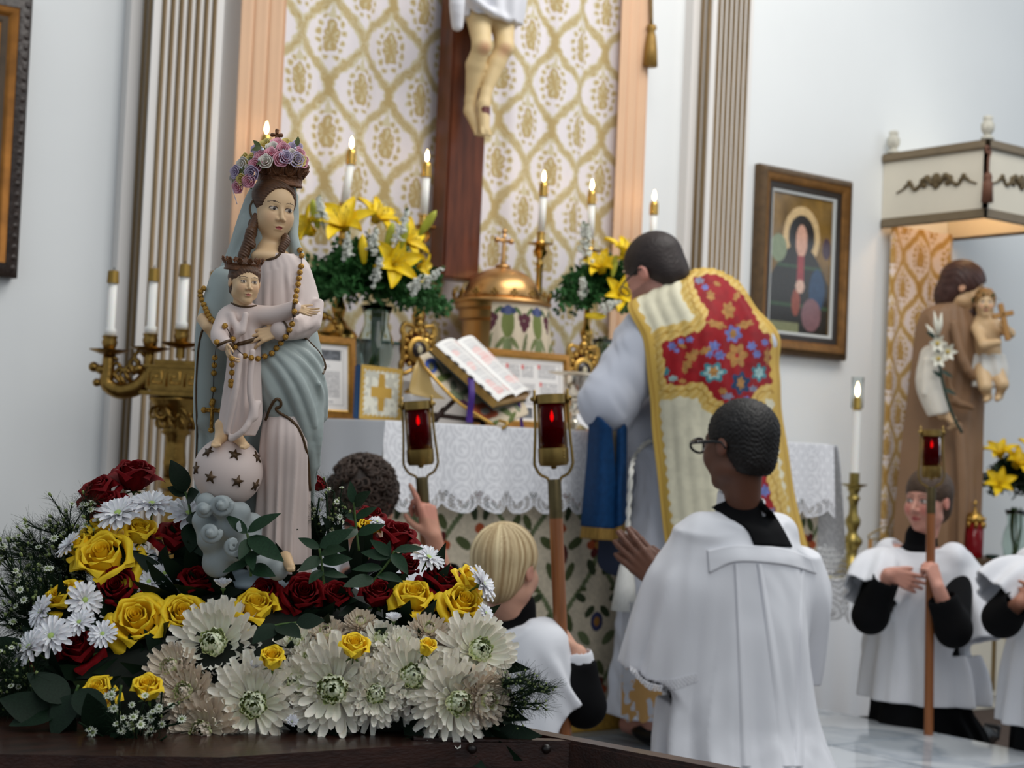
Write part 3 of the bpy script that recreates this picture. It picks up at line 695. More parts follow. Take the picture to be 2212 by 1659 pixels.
def veilcol(S, T, G):
    x = S*0.46; z = T*0.30; xx = (x % 0.155)-0.0775
    sh = [(0, 0.075, 0.030, 0.055, 0, (112, 122, 70)), (0, 0.028, 0.024, 0.018, 0, (82, 90, 128)), (-0.026, 0.03, 0.012, 0.012, 0, (60, 70, 104)), (0.026, 0.03, 0.012, 0.012, 0, (60, 70, 104)), (0, 0.17, 0.02, 0.04, 0, (120, 132, 92)), (0.03, 0.15, 0.010, 0.03, -40, (112, 122, 80)), (-0.03, 0.15, 0.010, 0.03, 40, (112, 122, 80)),
          (0, 0.24, 0.03, 0.02, 0, (128, 138, 104)), (0.02, 0.23, 0.008, 0.02, -30, (150, 90, 70)), (-0.02, 0.23, 0.008, 0.02, 30, (150, 90, 70))]
    C = paint(xx, z, (206, 192, 168), sh)
    x2 = ((x+0.0775) % 0.155)-0.0775
    g = [(dx, dz, 0.013, 0.014, 0, (88, 50, 60)) for dx, dz in ((-0.018, 0.055), (0.002, 0.05), (0.02, 0.058), (-0.01, 0.076), (0.012, 0.078), (0, 0.094))]+[(0.03, 0.03, 0.008, 0.022, 50, (86, 104, 66)), (-0.03, 0.03, 0.008, 0.022, -50, (86, 104, 66)), (0.0, 0.16, 0.007, 0.05, 12, (104, 112, 78)), (0.02, 0.2, 0.009, 0.028, 30, (104, 112, 78)), (-0.02, 0.23, 0.009, 0.028, -30, (96, 108, 74))]
    D = paint(x2, z, (0, 0, 0), g); m = D.sum(-1) > 0.001; C[m] = D[m]
    return C
sheet_obj('veil', G, M_attr, tab, veilcol, thick=0.003)
# ---------------------------------------------------------------- framed altar cards
M_cardfr = mat('card_gilt', (176, 124, 58), 0.35, metal=0.6, var=0.25, vscale=60, bump=0.3, bscale=150)
def textcard(S, T, w, h, cols, illus, red=False):
    C = np.empty(S.shape+(3,)); C[:] = lin((232, 228, 224)); x = S*w; z = T*h
    ins = (x > 0.02) & (x < w-0.02) & (z > 0.02) & (z < h-0.02); bor = ins & ~((x > 0.025) & (x < w-0.025) & (z > 0.025) & (z < h-0.025)); over(C, bor, (196, 192, 188))
    for (a, b, c, d) in cols:
        m = (S > a) & (S < b) & (T > c) & (T < d); ln = ((z % 0.0062) < 0.0032) & (vnoise(x, z, 260, 9) > 0.22)
        over(C, m & ln, (150, 148, 150))
        if red: over(C, (S > a-0.005) & (S < a+0.03) & (T > c) & (T < c+0.07), (214, 120, 116))
    for (a, b, c, d) in illus:
        m = (S > a) & (S < b) & (T > c) & (T < d); v = vnoise(x, z, 90, 11); C[m] = (lin((92, 94, 98))*(0.5+1.4*v[..., None]))[m]
    return C
def card(name, label, u0, u1, vt, vb, Y, cols, illus, red, tilt=0.10):
    xa = onY(u0, (vt+vb)/2, Y)[0]; xb = onY(u1, (vt+vb)/2, Y)[0]; um = (u0+u1)/2; zt_ = onY(um, vt, Y)[2]; zb_ = AZ+0.010; w = xb-xa; h = zt_-zb_
    t = thing(name, label, 'altar card', ((xa+xb)/2, Y, zb_), group='framed altar cards')
    M = frame(((xa+xb)/2, Y+tilt*h/2, (zb_+zt_)/2), x=(1, 0, 0), z=(0, tilt, 1))
    apply(ring(MB(), w, h, 0.022, 0.016, 0.02, back=0.012), M).build('gilt_frame', M_cardfr, t, angle=30)
    apply(ring(MB(), w-0.044, h-0.044, 0.006, 0.014, 0.011), M).build('inner_slip', M_gold, t, angle=30)
    n = int(max(2*(xb-xa), 2*h)*300)
    Gp, Cp = flat_panel(w-0.054, h-0.054, -0.009, 150, 190, M, lambda S, T: textcard(S, T, w, h, cols, illus, red))
    obj('printed_sheet', Gp.reshape(-1, 3), gridfaces(190, 150), M_paper, t, Cp.reshape(-1, 3))
    for k in range(int(h/0.018)):
        for sx in (-1, 1):
            c = (M@np.array([sx*(w/2-0.003), -0.018, -h/2+0.012+k*0.018, 1]))[:3]
    return t
card('altar_card', 'upright gilt framed prayer card with two small engravings, beside the Madonna statue', 606, 768, 724, 915, 4.64, [(0.14, 0.86, 0.4, 0.80), (0.3, 0.7, 0.32, 0.345), (0.25, 0.75, 0.86, 0.89)], [(0.12, 0.48, 0.08, 0.24), (0.54, 0.88, 0.08, 0.24)], False)
card('altar_card', 'wide gilt framed prayer card in columns of print, behind the open missal', 1030, 1232, 758, 934, 4.62, [(0.06, 0.24, 0.08, 0.46), (0.29, 0.45, 0.10, 0.30), (0.48, 0.62, 0.1, 0.3), (0.68, 0.9, 0.08, 0.3), (0.30, 0.64, 0.4, 0.75), (0.7, 0.92, 0.36, 0.8), (0.06, 0.24, 0.52, 0.9)], [(0.44, 0.6, 0.78, 0.95)], True)
# burse
Yb = 4.46; xa = onY(777, 850, Yb)[0]; xb = onY(871, 855, Yb)[0]; zt_ = onY(824, 792, Yb)[2]; w = xb-xa; h = zt_-AZ-0.01
t = thing('burse', 'cream silk burse with gold braid and gold cross, standing on the altar', 'burse', ((xa+xb)/2, Yb, AZ+0.01))
M = frame(((xa+xb)/2, Yb+0.06*h/2, AZ+0.01+h/2), x=(1, 0.05, 0), z=(0.03, 0.06, 1))
apply(MB().box(-w/2-0.004, w/2+0.002, 0.0, 0.03, -h/2, h/2, bev=0.004), M).build('blue_back', mat('blue_lining', (28, 74, 120), 0.6), t, angle=40)
def bursecol(S, T):
    C = paint(S, T, (206, 204, 190), []); C *= (0.86+0.3*(vnoise(S, T, 13, 6) > 0.5))[..., None]
    e = np.minimum(np.minimum(S*w, (1-S)*w), np.minimum(T*h, (1-T)*h)); over(C, e < 0.016+0.003*np.sin((S+T)*60), (186, 152, 76))
    x = (S-0.5)*w; z = (T-0.48)*h
    over(C, (np.abs(x) < 0.016*(1-0.3*np.abs(z)/0.06)) & (np.abs(z) < 0.062), (184, 146, 66)); over(C, (np.abs(z) < 0.017) & (np.abs(x) < 0.042), (192, 154, 74))
    return C
Gp, Cp = flat_panel(w, h, -0.003, 90, 120, M, bursecol)
obj('silk_face', Gp.reshape(-1, 3), gridfaces(120, 90), M_attr_s, t, Cp.reshape(-1, 3))
# chalice
cp = onY(1240, 900, 4.33); cp[2] = AZ+0.009
t = thing('chalice', 'silver chalice with a pale paten resting on top, on the altar before the priest', 'chalice', cp)
MB().lathe([(0, 0), (0.062, 0), (0.062, 0.006), (0.045, 0.014), (0.02, 0.028), (0.011, 0.04), (0.010, 0.062), (0.02, 0.07), (0.022, 0.08), (0.012, 0.09), (0.010, 0.105), (0.02, 0.115), (0.038, 0.135), (0.044, 0.165), (0.046, 0.19), (0.044, 0.19), (0.03, 0.14), (0, 0.125)], cp, 28).build('cup', M_silver, t, angle=60)
pt = thing('paten', 'thin pale paten disc lying across the chalice', 'paten', cp+[-0.02, 0, 0.191])
MB().lathe([(0, 0), (0.05, 0.0), (0.082, 0.008), (0.083, 0.010), (0.05, 0.004), (0, 0.004)], cp+[-0.02, 0, 0.191], 30).build('disc', mat('pale_gilt', (226, 216, 196), 0.3, metal=0.7), pt)
# missal on tapestry stand
cush = thing('missal_stand', 'low wooden book stand draped in a flowered tapestry cover with gold edging', 'book stand', onY(1000, 925, 4.45)*[1, 1, 0]+[0, 0, AZ+0.009])
def stand_pattern(S, T, G):
    uu, vv = proj(G)
    sh = [(930, 792, 14, 17, 0, (58, 84, 160)), (930, 794, 6, 9, 0, (110, 110, 80)), (1045, 890, 24, 17, 20, (178, 92, 62)), (1047, 890, 10, 8, 0, (170, 160, 150)), (1024, 882, 10, 8, 0, (178, 92, 62)), (1066, 896, 9, 8, 0, (178, 92, 62)), (1000, 872, 13, 7, 40, (96, 60, 80)),
          (955, 818, 20, 8, -20, (104, 114, 66)), (978, 835, 8, 11, 0, (112, 116, 96)), (948, 800, 3, 20, -30, (92, 104, 62)), (1000, 850, 22, 6, -25, (120, 128, 100)), (985, 855, 18, 7, 30, (120, 128, 100)), (1075, 870, 18, 5, -40, (96, 110, 60)), (1090, 890, 22, 6, 35, (110, 122, 80)), (1030, 915, 16, 6, 20, (92, 108, 60)), (1065, 918, 14, 5, -30, (92, 108, 60)), (1105, 905, 16, 5, -60, (100, 112, 64)), (1115, 880, 14, 5, 60, (128, 136, 110)), (1010, 895, 12, 5, 70, (100, 112, 64)), (1020, 820, 18, 6, 50, (100, 112, 64)), (1060, 850, 16, 6, 50, (110, 122, 80))]
    return paint(uu, vv, (206, 192, 168), sh)
G = sheet([[(905, 770, 5.28), (940, 757, 5.42), (985, 752, 5.62)], [(925, 800, 5.22), (985, 800, 5.40), (1040, 795, 5.6)], [(985, 862, 5.20), (1040, 852, 5.36), (1090, 845, 5.55)], [(1050, 905, 5.20), (1085, 888, 5.34), (1130, 872, 5.5)], [(1078, 922, 5.17), (1112, 906, 5.30), (1140, 895, 5.46)]], 90, 60, px=True)
sheet_obj('tapestry_cover', G, M_attr, cush, stand_pattern, thick=0.008)
G = sheet([[(905, 772, 5.27), (893, 800, 5.22), (884, 840, 5.21), (889, 852, 5.21)], [(912, 782, 5.25), (908, 805, 5.23), (910, 840, 5.22), (930, 860, 5.21)], [(925, 800, 5.22), (930, 820, 5.21), (940, 845, 5.20), (962, 862, 5.2)]], 30, 30, px=True)
sheet_obj('gold_lining', G, mat('gold_satin', (190, 160, 98), 0.4, sheen=0.3), cush, thick=0.005)
MB().tube(curve([P(905, 772, 5.26), P(925, 802, 5.21), P(985, 865, 5.19), P(1050, 908, 5.19), P(1080, 926, 5.165), P(1096, 915, 5.17), P(1078, 908, 5.18)], 60), 0.0055, 8).build('gold_edging', M_gold, cush)
mb = MB()
for (a, b) in (((930, 895, 5.28), (1060, 912, 5.26)), ((955, 890, 5.27), (985, 862, 5.27)), ((935, 915, 5.28), (960, 882, 5.27)), ((1040, 925, 5.30), (1050, 890, 5.32))):
    mb.tube([P(*a), P(*b)], 0.009, 6)
mb.build('wooden_legs', M_dwood, cush)
bk = thing('missal', 'open missal with gilt page edges, thumb tabs and purple ribbon marker', 'book', P(1050, 870, 5.3))
A, B, C_, D = P(927, 757, 5.26), P(1012, 744, 5.62), P(1138, 866, 5.55), P(1068, 884, 5.18)
nrm = np.cross(D-A, B-A); nrm /= np.linalg.norm(nrm); nrm = nrm if nrm[2] > 0 else -nrm
def slab(mb, o0, o1, a, b, c, d):
    V = [a+nrm*o0, b+nrm*o0, c+nrm*o0, d+nrm*o0, a+nrm*o1, b+nrm*o1, c+nrm*o1, d+nrm*o1]
    return mb.add(np.array(V), [(3, 2, 1, 0), (4, 5, 6, 7), (0, 1, 5, 4), (1, 2, 6, 5), (2, 3, 7, 6), (3, 0, 4, 7)])
slab(MB(), -0.006, 0.0, A, B, C_, D).build('cover', mat('dark_green_leather', (22, 36, 34), 0.45), bk, smooth=False)
e = 0.02; A2, B2, C2, D2 = A+(D-A)*e, B+(C_-B)*e, C_-(C_-B)*e, D-(D-A)*e
slab(MB(), 0.0, 0.026, A2, B2, C2, D2).build('gilt_page_block', mat('gilt_edges', (180, 140, 74), 0.4, metal=0.5, var=0.2, vscale=40), bk, smooth=False)
Sg, Tg = np.meshgrid(np.linspace(0, 1, 90), np.linspace(0, 1, 110)); 
Gb = (A2*(1-Tg[..., None])+D2*Tg[..., None])*(1-Sg[..., None])+(B2*(1-Tg[..., None])+C2*Tg[..., None])*Sg[..., None]
hump = 0.028+0.022*np.sin(math.pi*np.abs((Sg*2) % 1))**0.6*np.where(np.abs(Sg-0.5) < 0.001, 0, 1)
Gb = Gb+nrm*hump[..., None]
def pagecol(S, T, G):
    C = np.empty(S.shape+(3,)); C[:] = lin((236, 234, 230)); s2 = (S*2) % 1
    m = (s2 > 0.12) & (s2 < 0.88) & (np.abs(s2-0.5) > 0.03) & (T > 0.05) & (T < 0.95); ln = ((T*60) % 1 < 0.5)
    over(C, m & ln, (186, 184, 186)); over(C, m & ln & (vnoise(S, T, 9, 3) > 0.66), (220, 150, 146)); return C
sheet_obj('open_pages', Gb, M_paper, bk, pagecol)
for k, tq in enumerate((0.22, 0.34, 0.46, 0.58, 0.74, 0.86)):
    q = A2*(1-tq)+D2*tq+nrm*0.030; d = (A-B)/np.linalg.norm(A-B)
    MB().box(-0.008, 0.008, -0.012, 0.004, -0.002, 0.002, M=frame(q, x=(D2-A2), z=nrm)).build('thumb_tab', M_blackp, bk, smooth=False)
Gr = sheet([[(1010, 816, 5.20), (1024, 818, 5.20)], [(1012, 850, 5.16), (1026, 852, 5.16)], [(1008, 890, 5.16), (1022, 892, 5.16)], [(1006, 912, 5.16), (1021, 914, 5.16)]], 20, 4, px=True)
sheet_obj('ribbon', Gr, mat('purple_ribbon', (66, 32, 122), 0.5), bk, thick=0.003)
sheet_obj('ribbon', sheet([[(1118, 872, 5.45), (1124, 870, 5.45)], [(1122, 900, 5.43), (1128, 898, 5.43)], [(1124, 925, 5.43), (1132, 924, 5.43)]], 16, 4, px=True), MATS['purple_ribbon'], bk, thick=0.003)
# ---------------------------------------------------------------- reliquaries
def reliquary(label, u, v, Y, z0, s=1.0):
    b = onY(u, v, Y); b[2] = z0
    t = thing('reliquary', label, 'reliquary', b, group='gilt reliquaries')
    M = frame(b, x=(1, 0, 0), z=(0, 0, 1))
    MB().lathe([(0, 0), (0.04*s, 0), (0.04*s, 0.01*s), (0.015*s, 0.03*s), (0.01*s, 0.06*s), (0.018*s, 0.07*s), (0.009*s, 0.085*s), (0.009*s, 0.1*s), (0, 0.1*s)], b, 16).build('foot', M_gold, t)
    mb = MB(); zc = 0.155*s
    mb.lathe([(0.022*s, -0.008*s), (0.044*s, -0.012*s), (0.05*s, 0), (0.044*s, 0.012*s), (0.022*s, 0.010*s)], M=frame(b+[0, 0, zc], x=(1, 0, 0), z=(0, -1, 0)), n=24)
    for k in range(14):
        a = k*2*math.pi/14; mb.ball(b+[0.054*s*math.cos(a), 0, zc+0.066*s*math.sin(a)], 0.010*s, 8, 6)
    for sx in (-1, 1):
        mb.tube(curve([b+[sx*0.02*s, 0, 0.085*s], b+[sx*0.055*s, 0, 0.07*s], b+[sx*0.07*s, 0, 0.10*s], b+[sx*0.055*s, 0, 0.125*s]], 14), 0.008*s, 8)
        mb.tube(curve([b+[sx*0.045*s, 0, 0.2*s], b+[sx*0.07*s, 0, 0.21*s], b+[sx*0.06*s, 0, 0.24*s], b+[sx*0.02*s, 0, 0.235*s]], 14), 0.008*s, 8)
        mb.lathe([(0.009*s, 0), (0.009*s, 0.12*s), (0.004*s, 0.15*s), (0, 0.16*s)], b+[sx*0.062*s, 0, 0.09*s], 8)
    mb.ball(b+[0, 0, 0.245*s], 0.016*s).ball(b+[0, 0, 0.27*s], 0.011*s)
    mb.build('gilt_case', M_gold, t)
    MB().lathe([(0, 0), (0.030*s, 0), (0.030*s, 0.006*s), (0, 0.007*s)], M=frame(b+[0, -0.006, zc], x=(1, 0, 0), z=(0, -1, 0)), n=20).build('dark_window', mat('relic_dark', (40, 30, 28), 0.2), t)
    MB().ball(b+[0, -0.014, zc], (0.011*s, 0.004*s, 0.014*s), 10, 8).build('relic', mat('relic_pale', (190, 180, 150), 0.5), t)
    MB().lathe([(0, 0), (0.058*s, 0), (0.058*s, 0.004*s), (0, 0.004*s)], M=frame(b+[-0.01, 0.014, zc], x=(1, 0, 0), z=(0, -1, 0)), n=24).build('red_backing', mat('red_velvet', (96, 24, 26), 0.8), t)
    return t
reliquary('ornate gilt reliquary between round glass vase and the open missal', 903, 740, 4.66, AZ+0.01+0.10, 1.0)
reliquary('ornate gilt reliquary beside the priest\'s sleeve, behind the chalice', 1260, 760, 4.68, AZ+0.01+0.07, 1.05)
for u_, lab in ((903, 'short white block under the reliquary beside the missal'), (1260, 'short white block under the reliquary behind the chalice')):
    Yq = 4.66 if u_ == 903 else 4.68; b = onY(u_, 745, Yq); hq = 0.10 if u_ == 903 else 0.07
    tag(MB().box(b[0]-0.05, b[0]+0.05, Yq-0.034, Yq+0.018, AZ+0.009, AZ+0.01+hq, bev=0.006).build('riser_block', M_cloth, angle=40), lab, 'riser')
b = onY(694, 722, 4.76); b[2] = 1.172
t = thing('icon_shrine', 'small arched gilt shrine with tiny dark icon, behind the upright altar card', 'shrine', b)
mb = MB().box(b[0]-0.06, b[0]+0.06, b[1]-0.02, b[1]+0.02, 1.172, 1.32, bev=0.006)
for k in range(9):
    a = math.pi*k/8; mb.ball(b+[0.06*math.cos(a), -0.01, 0.15+0.05*math.sin(a)], 0.012, 8, 6)
for sx in (-1, 1): mb.lathe([(0.012, 0), (0.010, 0.15), (0.014, 0.16), (0.003, 0.2), (0, 0.2)], b+[sx*0.065, -0.015, 0], 10)
mb.ball(b+[0, -0.01, 0.2], 0.016)
mb.build('gilt_body', M_gold, t)
MB().lathe([(0, 0), (0.034, 0), (0.034, 0.004), (0, 0.005)], M=frame(b+[0, -0.021, 0.075], x=(1, 0, 0), z=(0, -1, 0)), n=20).build('icon_oval', mat('icon_dark', (60, 44, 48), 0.3), t)

# ================================================================ BOUQUETS
M_lily = mat('yellow_lily', (246, 212, 30), 0.5, var=0.12, vscale=30, sss=0.15)
M_lilyb = mat('lily_bud', (176, 178, 52), 0.5, var=0.25, vscale=20)
M_stem = mat('green_stem', (70, 96, 40), 0.5, var=0.2, vscale=20)
M_fern = mat('fern_green', (52, 98, 50), 0.6, var=0.4, vscale=14, spec=0.25)
M_stock = mat('white_floret', (226, 228, 218), 0.6, var=0.06, vscale=60)
def petal_grid(L, W, bend, cup, tipw=0.9, nr=9, nc=5, ruffle=0.0, seed=0):
    """petal from origin along +z leaning outward to +x; returns verts, faces"""
    r = np.random.default_rng(seed); V = []
    for i in range(nr):
        t_ = i/(nr-1); a = bend[0]+(bend[1]-bend[0])*t_
        w = W*math.sin(math.pi*(0.10+0.86*t_**tipw))
        if i == 0: x = z = 0.0
        else: x += L/(nr-1)*math.sin(a); z += L/(nr-1)*math.cos(a)
        for j in range(nc):
            q = j/(nc-1)*2-1
            V.append((x-cup*W*(1-q*q)*0+cup*W*q*q*-1*math.cos(a)+ruffle*W*math.sin(6*t_+3*q)*t_*abs(q), q*w/2, z+cup*W*q*q*math.sin(a)))
    return np.array(V), gridfaces(nr, nc)
_pl = _mesh('lily_petal', *petal_grid(0.105, 0.056, (0.35, 1.75), 0.22, 0.85, ruffle=0.05)); _pl.materials.append(M_lily)
_st = MB()
for k in range(6): 
    a = k*math.pi/3; _st.tube([(0, 0, 0.01), (0.012*math.cos(a), 0.012*math.sin(a), 0.045), (0.02*math.cos(a), 0.02*math.sin(a), 0.07)], 0.0015, 5); _st.ball((0.02*math.cos(a), 0.02*math.sin(a), 0.072), (0.003, 0.003, 0.006), 6, 4)
_sm = _mesh('stamens', np.concatenate(_st.V), _st.F); _sm.materials.append(mat('stamen', (214, 190, 60), 0.6))
def rotz(a): c, s = math.cos(a), math.sin(a); return Matrix(((c, -s, 0, 0), (s, c, 0, 0), (0, 0, 1, 0), (0, 0, 0, 1)))
def lily(p, d, s, label, openness=1.0, group='yellow lilies'):
    t = thing('lily', label, 'flower', p, group=group)
    x = np.cross(d, UP) if abs(d[2]) < 0.9*np.linalg.norm(d) else np.array([1.0, 0, 0]); place(t, frame(p, x=x, z=d), s)
    for k in range(6):
        o = bpy.data.objects.new('petal', _pl); COL.objects.link(o); o.parent = t
        o.matrix_basis = rotz(k*math.pi/3+0.3)@Matrix.Rotation((1-openness)*-0.55+(0.06 if k % 2 else -0.04), 4, 'Y')@Matrix.Diagonal((1, 1.0 if k % 2 else 0.8, 1, 1))
    o = bpy.data.objects.new('stamens', _sm); COL.objects.link(o); o.parent = t
    return t
def bud(p, d, L, r, m, label, group):
    d = np.asarray(d, float)/np.linalg.norm(d)
    mb = MB().lathe([(0.001, 0), (r*0.55, L*0.08), (r*0.9, L*0.35), (r, L*0.6), (r*0.7, L*0.85), (0.001, L)], n=12, M=frame(p, x=np.cross(d, [0.3, 0.9, 0.2]), z=d), lobes=3, lamp=0.12)
    return tag(mb.build('lily_bud', m), label, 'flower bud', group)
def fern(name, label, ctr, rad, n, droop, m, zmin, cone=0.35, cat='foliage'):
    """mass of fronds radiating from the vase mouth"""
    mb = MB(); ctr = np.asarray(ctr, float)
    for _ in range(n):
        d = rdir(); d[2] = abs(d[2])*1.0-0.15+droop; d = d*np.asarray(rad)/np.max(rad); L = np.max(rad)*(0.55+0.45*RNG.random())
        tip = ctr+d/np.linalg.norm(d)*np.linalg.norm(d)*L; pts = curve([ctr, ctr+(tip-ctr)*0.5+UP*0.02, tip-UP*0.03*RNG.random()], 9)
        mb.tube(pts, 0.0018, 4)
        for i in range(2, 9):
            ax = pts[i]-pts[i-1]; ax /= np.linalg.norm(ax); sd = np.cross(ax, rdir()); sd /= np.linalg.norm(sd)
            for s in (-1, 1): leaf(mb, pts[i], ax*0.7+sd*s*0.8, np.cross(ax, sd)+0.3*UP, 0.044*(1.15-i/14), 0.021, 0.2, segs=2)
    o = mb.build(name, m, smooth=False); tag(o, label, cat, kind='stuff'); return o
def stock(p, d, L, label, group='white stock sprays'):
    t = thing('stock_spray', label, 'flower', p, group=group); d = np.asarray(d, float)/np.linalg.norm(d)
    MB().tube([p, p+d*L], 0.0022, 5).build('stem', M_stem, t); mb = MB(); mg = MB()
    for k in range(34):
        q = k/33; c = p+d*L*(0.2+0.72*q)+rdir()*0.018*(1.15-q)
        for j in range(4): mb.ball(c+rdir()*0.006, (0.0055, 0.0055, 0.0035), 6, 4)
    for k in range(8): mg.ball(p+d*L*(0.9+0.12*k/8)+rdir()*0.005, 0.0045, 6, 4)
    o = mb.build('florets', M_stock, t); o['kind'] = 'stuff'; mg.build('top_buds', M_stem, t)
    return t
def vase(name, label, b, h, rs, stems=9):
    t = thing(name, label, 'vase', b)
    pr = [(0, 0), (rs*0.62, 0), (rs*0.66, 0.01), (rs*0.8, h*0.14), (rs, h*0.36), (rs*0.9, h*0.55), (rs*0.62, h*0.74), (rs*0.66, h*0.88), (rs*0.85, h)]
    inn = [(r*0.95, max(z, 0.008)) for r, z in pr[::-1] if r > 0]
    MB().lathe(pr+inn+[(0, 0.008)], b, 28).build('glass_body', M_glass, t)
    for k in range(stems):
        a = RNG.random()*6.28; r0 = rs*0.5*RNG.random(); r1 = rs*0.4*RNG.random()
        MB().tube(curve([b+[r0*math.cos(a), r0*math.sin(a), 0.012], b+[r1*math.cos(a+2), r1*math.sin(a+2), h*0.6], b+[r1*math.cos(a+2.4), r1*math.sin(a+2.4), h*1.05]], 6), 0.0045, 6).build('cut_stem', M_stem, t)
    return t
VB = onY(808, 800, 4.77); VB[2] = 1.171; ZV = float((VB-CAM)@_F)
vase('flower_vase', 'round-bellied clear glass vase of stems behind the burse', VB, 0.255, 0.068)
mouth = VB+[0, 0, 0.25]
fern('bouquet_greens', 'dark green fern and ruscus leaves filling the large lily bouquet', P(805, 622, ZV-0.02), (0.31, 0.20, 0.25), 360, -0.10, M_fern, 1.3)
tw = -HF
for (u, v, dz, dx_, dy_, up_, s, op, lab) in ((682, 505, -0.10, -0.9, 0.5, 0.35, 1.0, 0.8, 'yellow lily leaning toward the Madonna statue'), (745, 500, -0.12, -0.1, 0.75, 0.75, 1.25, 1.0, 'largest open yellow lily at the bouquet top'),
      (806, 482, -0.04, 0.5, 0.45, 0.7, 1.0, 0.9, 'yellow lily behind the largest bloom near candle'), (868, 525, -0.08, 0.75, 0.5, 0.4, 0.95, 0.95, 'yellow lily stretching petals toward the crucifix'),
      (848, 575, -0.14, 0.35, 0.9, 0.2, 1.05, 0.9, 'yellow lily low in bouquet among white florets'), (900, 575, -0.12, 0.8, 0.3, -0.1, 0.6, 0.8, 'small yellow lily peeping out by the candlestick')):
    lily(P(u, v, ZV+dz), HR*dx_+tw*dy_+UP*up_, s, lab, op)
for (u, v, dx_, up_, m, lab) in ((688, 495, -0.25, 1, M_lilyb, 'green lily bud rising beside the veil of the statue'), (787, 572, -0.1, 1, M_lily, 'closed yellow lily bud standing upright in mid bouquet'), (834, 545, 0.2, 1, M_lilyb, 'green lily bud above the low yellow lily'), (862, 545, 0.25, 1, M_lilyb, 'green lily bud pressed against the low yellow lily'), (905, 510, 0.5, 0.8, M_lilyb, 'green lily bud by the brass candlestick')):
    bud(P(u, v, ZV-0.16), HR*dx_+UP*up_+tw*0.1, 0.105, 0.015, m, lab, 'lily buds')
for (u, v, dx_, up_, L, lb) in ((700, 470, -0.2, 1, 0.11, 'beside the lily leaning toward the Madonna'), (745, 540, 0.1, 0.9, 0.10, 'under the largest lily of the bouquet'), (810, 600, 0.1, 0.6, 0.12, 'below the upright yellow lily bud'), (800, 530, 0.2, 1, 0.10, 'between the yellow and the green lily buds'), (855, 505, 0.3, 1, 0.13, 'above the lily stretching toward the crucifix'), (900, 600, 0.6, 0.5, 0.12, 'reaching out toward the crucifix foot'), (880, 615, 0.3, 0.4, 0.10, 'hanging beneath the low yellow lily')):
    stock(P(u, v+25, ZV-0.19), HR*dx_+UP*up_+tw*0.3, L, 'white stock spray '+lb)
# smaller bouquet by the priest
VB2 = onY(1303, 760, 4.8); VB2[2] = 1.171; Z2 = float((VB2-CAM)@_F)
vase('flower_vase', 'clear glass vase half hidden behind the priest\'s sleeve', VB2, 0.22, 0.055, 6)
fern('bouquet_greens', 'dark green leaves of the smaller bouquet beside the priest', P(1300, 640, Z2), (0.23, 0.16, 0.22), 200, -0.08, M_fern, 1.3)
for (u, v, dx_, dy_, up_, s, op, lab) in ((1300, 590, -0.2, 0.7, 0.8, 1.0, 0.75, 'yellow lily facing out left of the priest\'s head'), (1345, 560, 0.3, 0.4, 0.9, 1.05, 0.9, 'tallest yellow lily behind the priest\'s hair'), (1335, 640, 0.2, 0.8, 0.2, 0.9, 0.8, 'lower yellow lily beside the priest\'s spectacles')):
    lily(P(u, v, Z2-0.1), HR*dx_+tw*dy_+UP*up_, s, lab, op)
bud(P(1262, 682, Z2-0.12), HR*1+UP*0.0, 0.085, 0.014, M_lily, 'pale yellow lily bud lying sideways low in bouquet', 'lily buds')
bud(P(1322, 600, Z2-0.14), HR*0.15+UP*1, 0.09, 0.012, M_lilyb, 'green lily bud between the lilies by the priest', 'lily buds')
for (u, v, dx_, up_, L, lb) in ((1268, 590, -0.05, 1, 0.19, 'tallest in the bouquet beside the priest'), (1262, 650, -0.15, 1, 0.10, 'rising over the sideways lily bud'), (1290, 672, 0.6, 0.3, 0.10, 'lying toward the priest above the sideways bud'), (1260, 560, -0.05, 1, 0.14, 'against the damask near the tabernacle')):
    stock(P(u, v, Z2-0.15), HR*dx_+UP*up_+tw*0.3, L, 'white stock spray '+lb, 'white stock sprays by the priest')
# ================================================================ CANDELABRUM
ZC = 5.0; cb = P(385, 1100, ZC); cb[2] = FL
cnd = thing('candelabrum', 'branched antique brass candelabrum standing before the wide fluted pilaster', 'candelabrum', cb)
def cpx(u, v, dz=0.0): return P(u, v, ZC+dz)
axis0 = cpx(385, 850)
A0 = np.array([axis0[0], axis0[1], 0.0])
zk = lambda v: P(385, v, ZC)[2]
MB().lathe([(0, FL), (0.17, FL), (0.17, FL+0.03), (0.12, FL+0.06), (0.05, FL+0.11), (0.03, FL+0.2), (0.034, FL+0.3), (0.028, FL+0.32), (0.028, zk(1062)), (0.045, zk(1055)), (0.045, zk(1040)), (0.03, zk(1030))], A0, 20).build('shaft', M_abrass, cnd, angle=50)
MB().lathe([(0.03, zk(1032)), (0.036, zk(1000)), (0.030, zk(960)), (0.034, zk(942)), (0.046, zk(936)), (0.04, zk(925)), (0.05, zk(905)), (0.075, zk(878)), (0.088, zk(866)), (0.09, zk(860)), (0.06, zk(858))], A0, 24, lobes=6, lamp=0.07).build('capital', M_abrass, cnd)
for k in range(10):
    a = k*2*math.pi/10
    mb = MB()
    for zv, r in ((895, 0.07), (915, 0.05)):
        pts = [A0+[math.cos(a+0.12*q)*(r+0.012*math.sin(q)), math.sin(a+0.12*q)*(r+0.012*math.sin(q)), zk(zv)+0.022*math.cos(q)*(1-q/9)] for q in np.linspace(0, 7, 16)]
        mb.tube(pts, 0.005, 6)
    mb.build('scroll_leaf', M_abrass, cnd)
Mb = frame(A0+[0, 0, zk(822)], x=HR, z=UP)
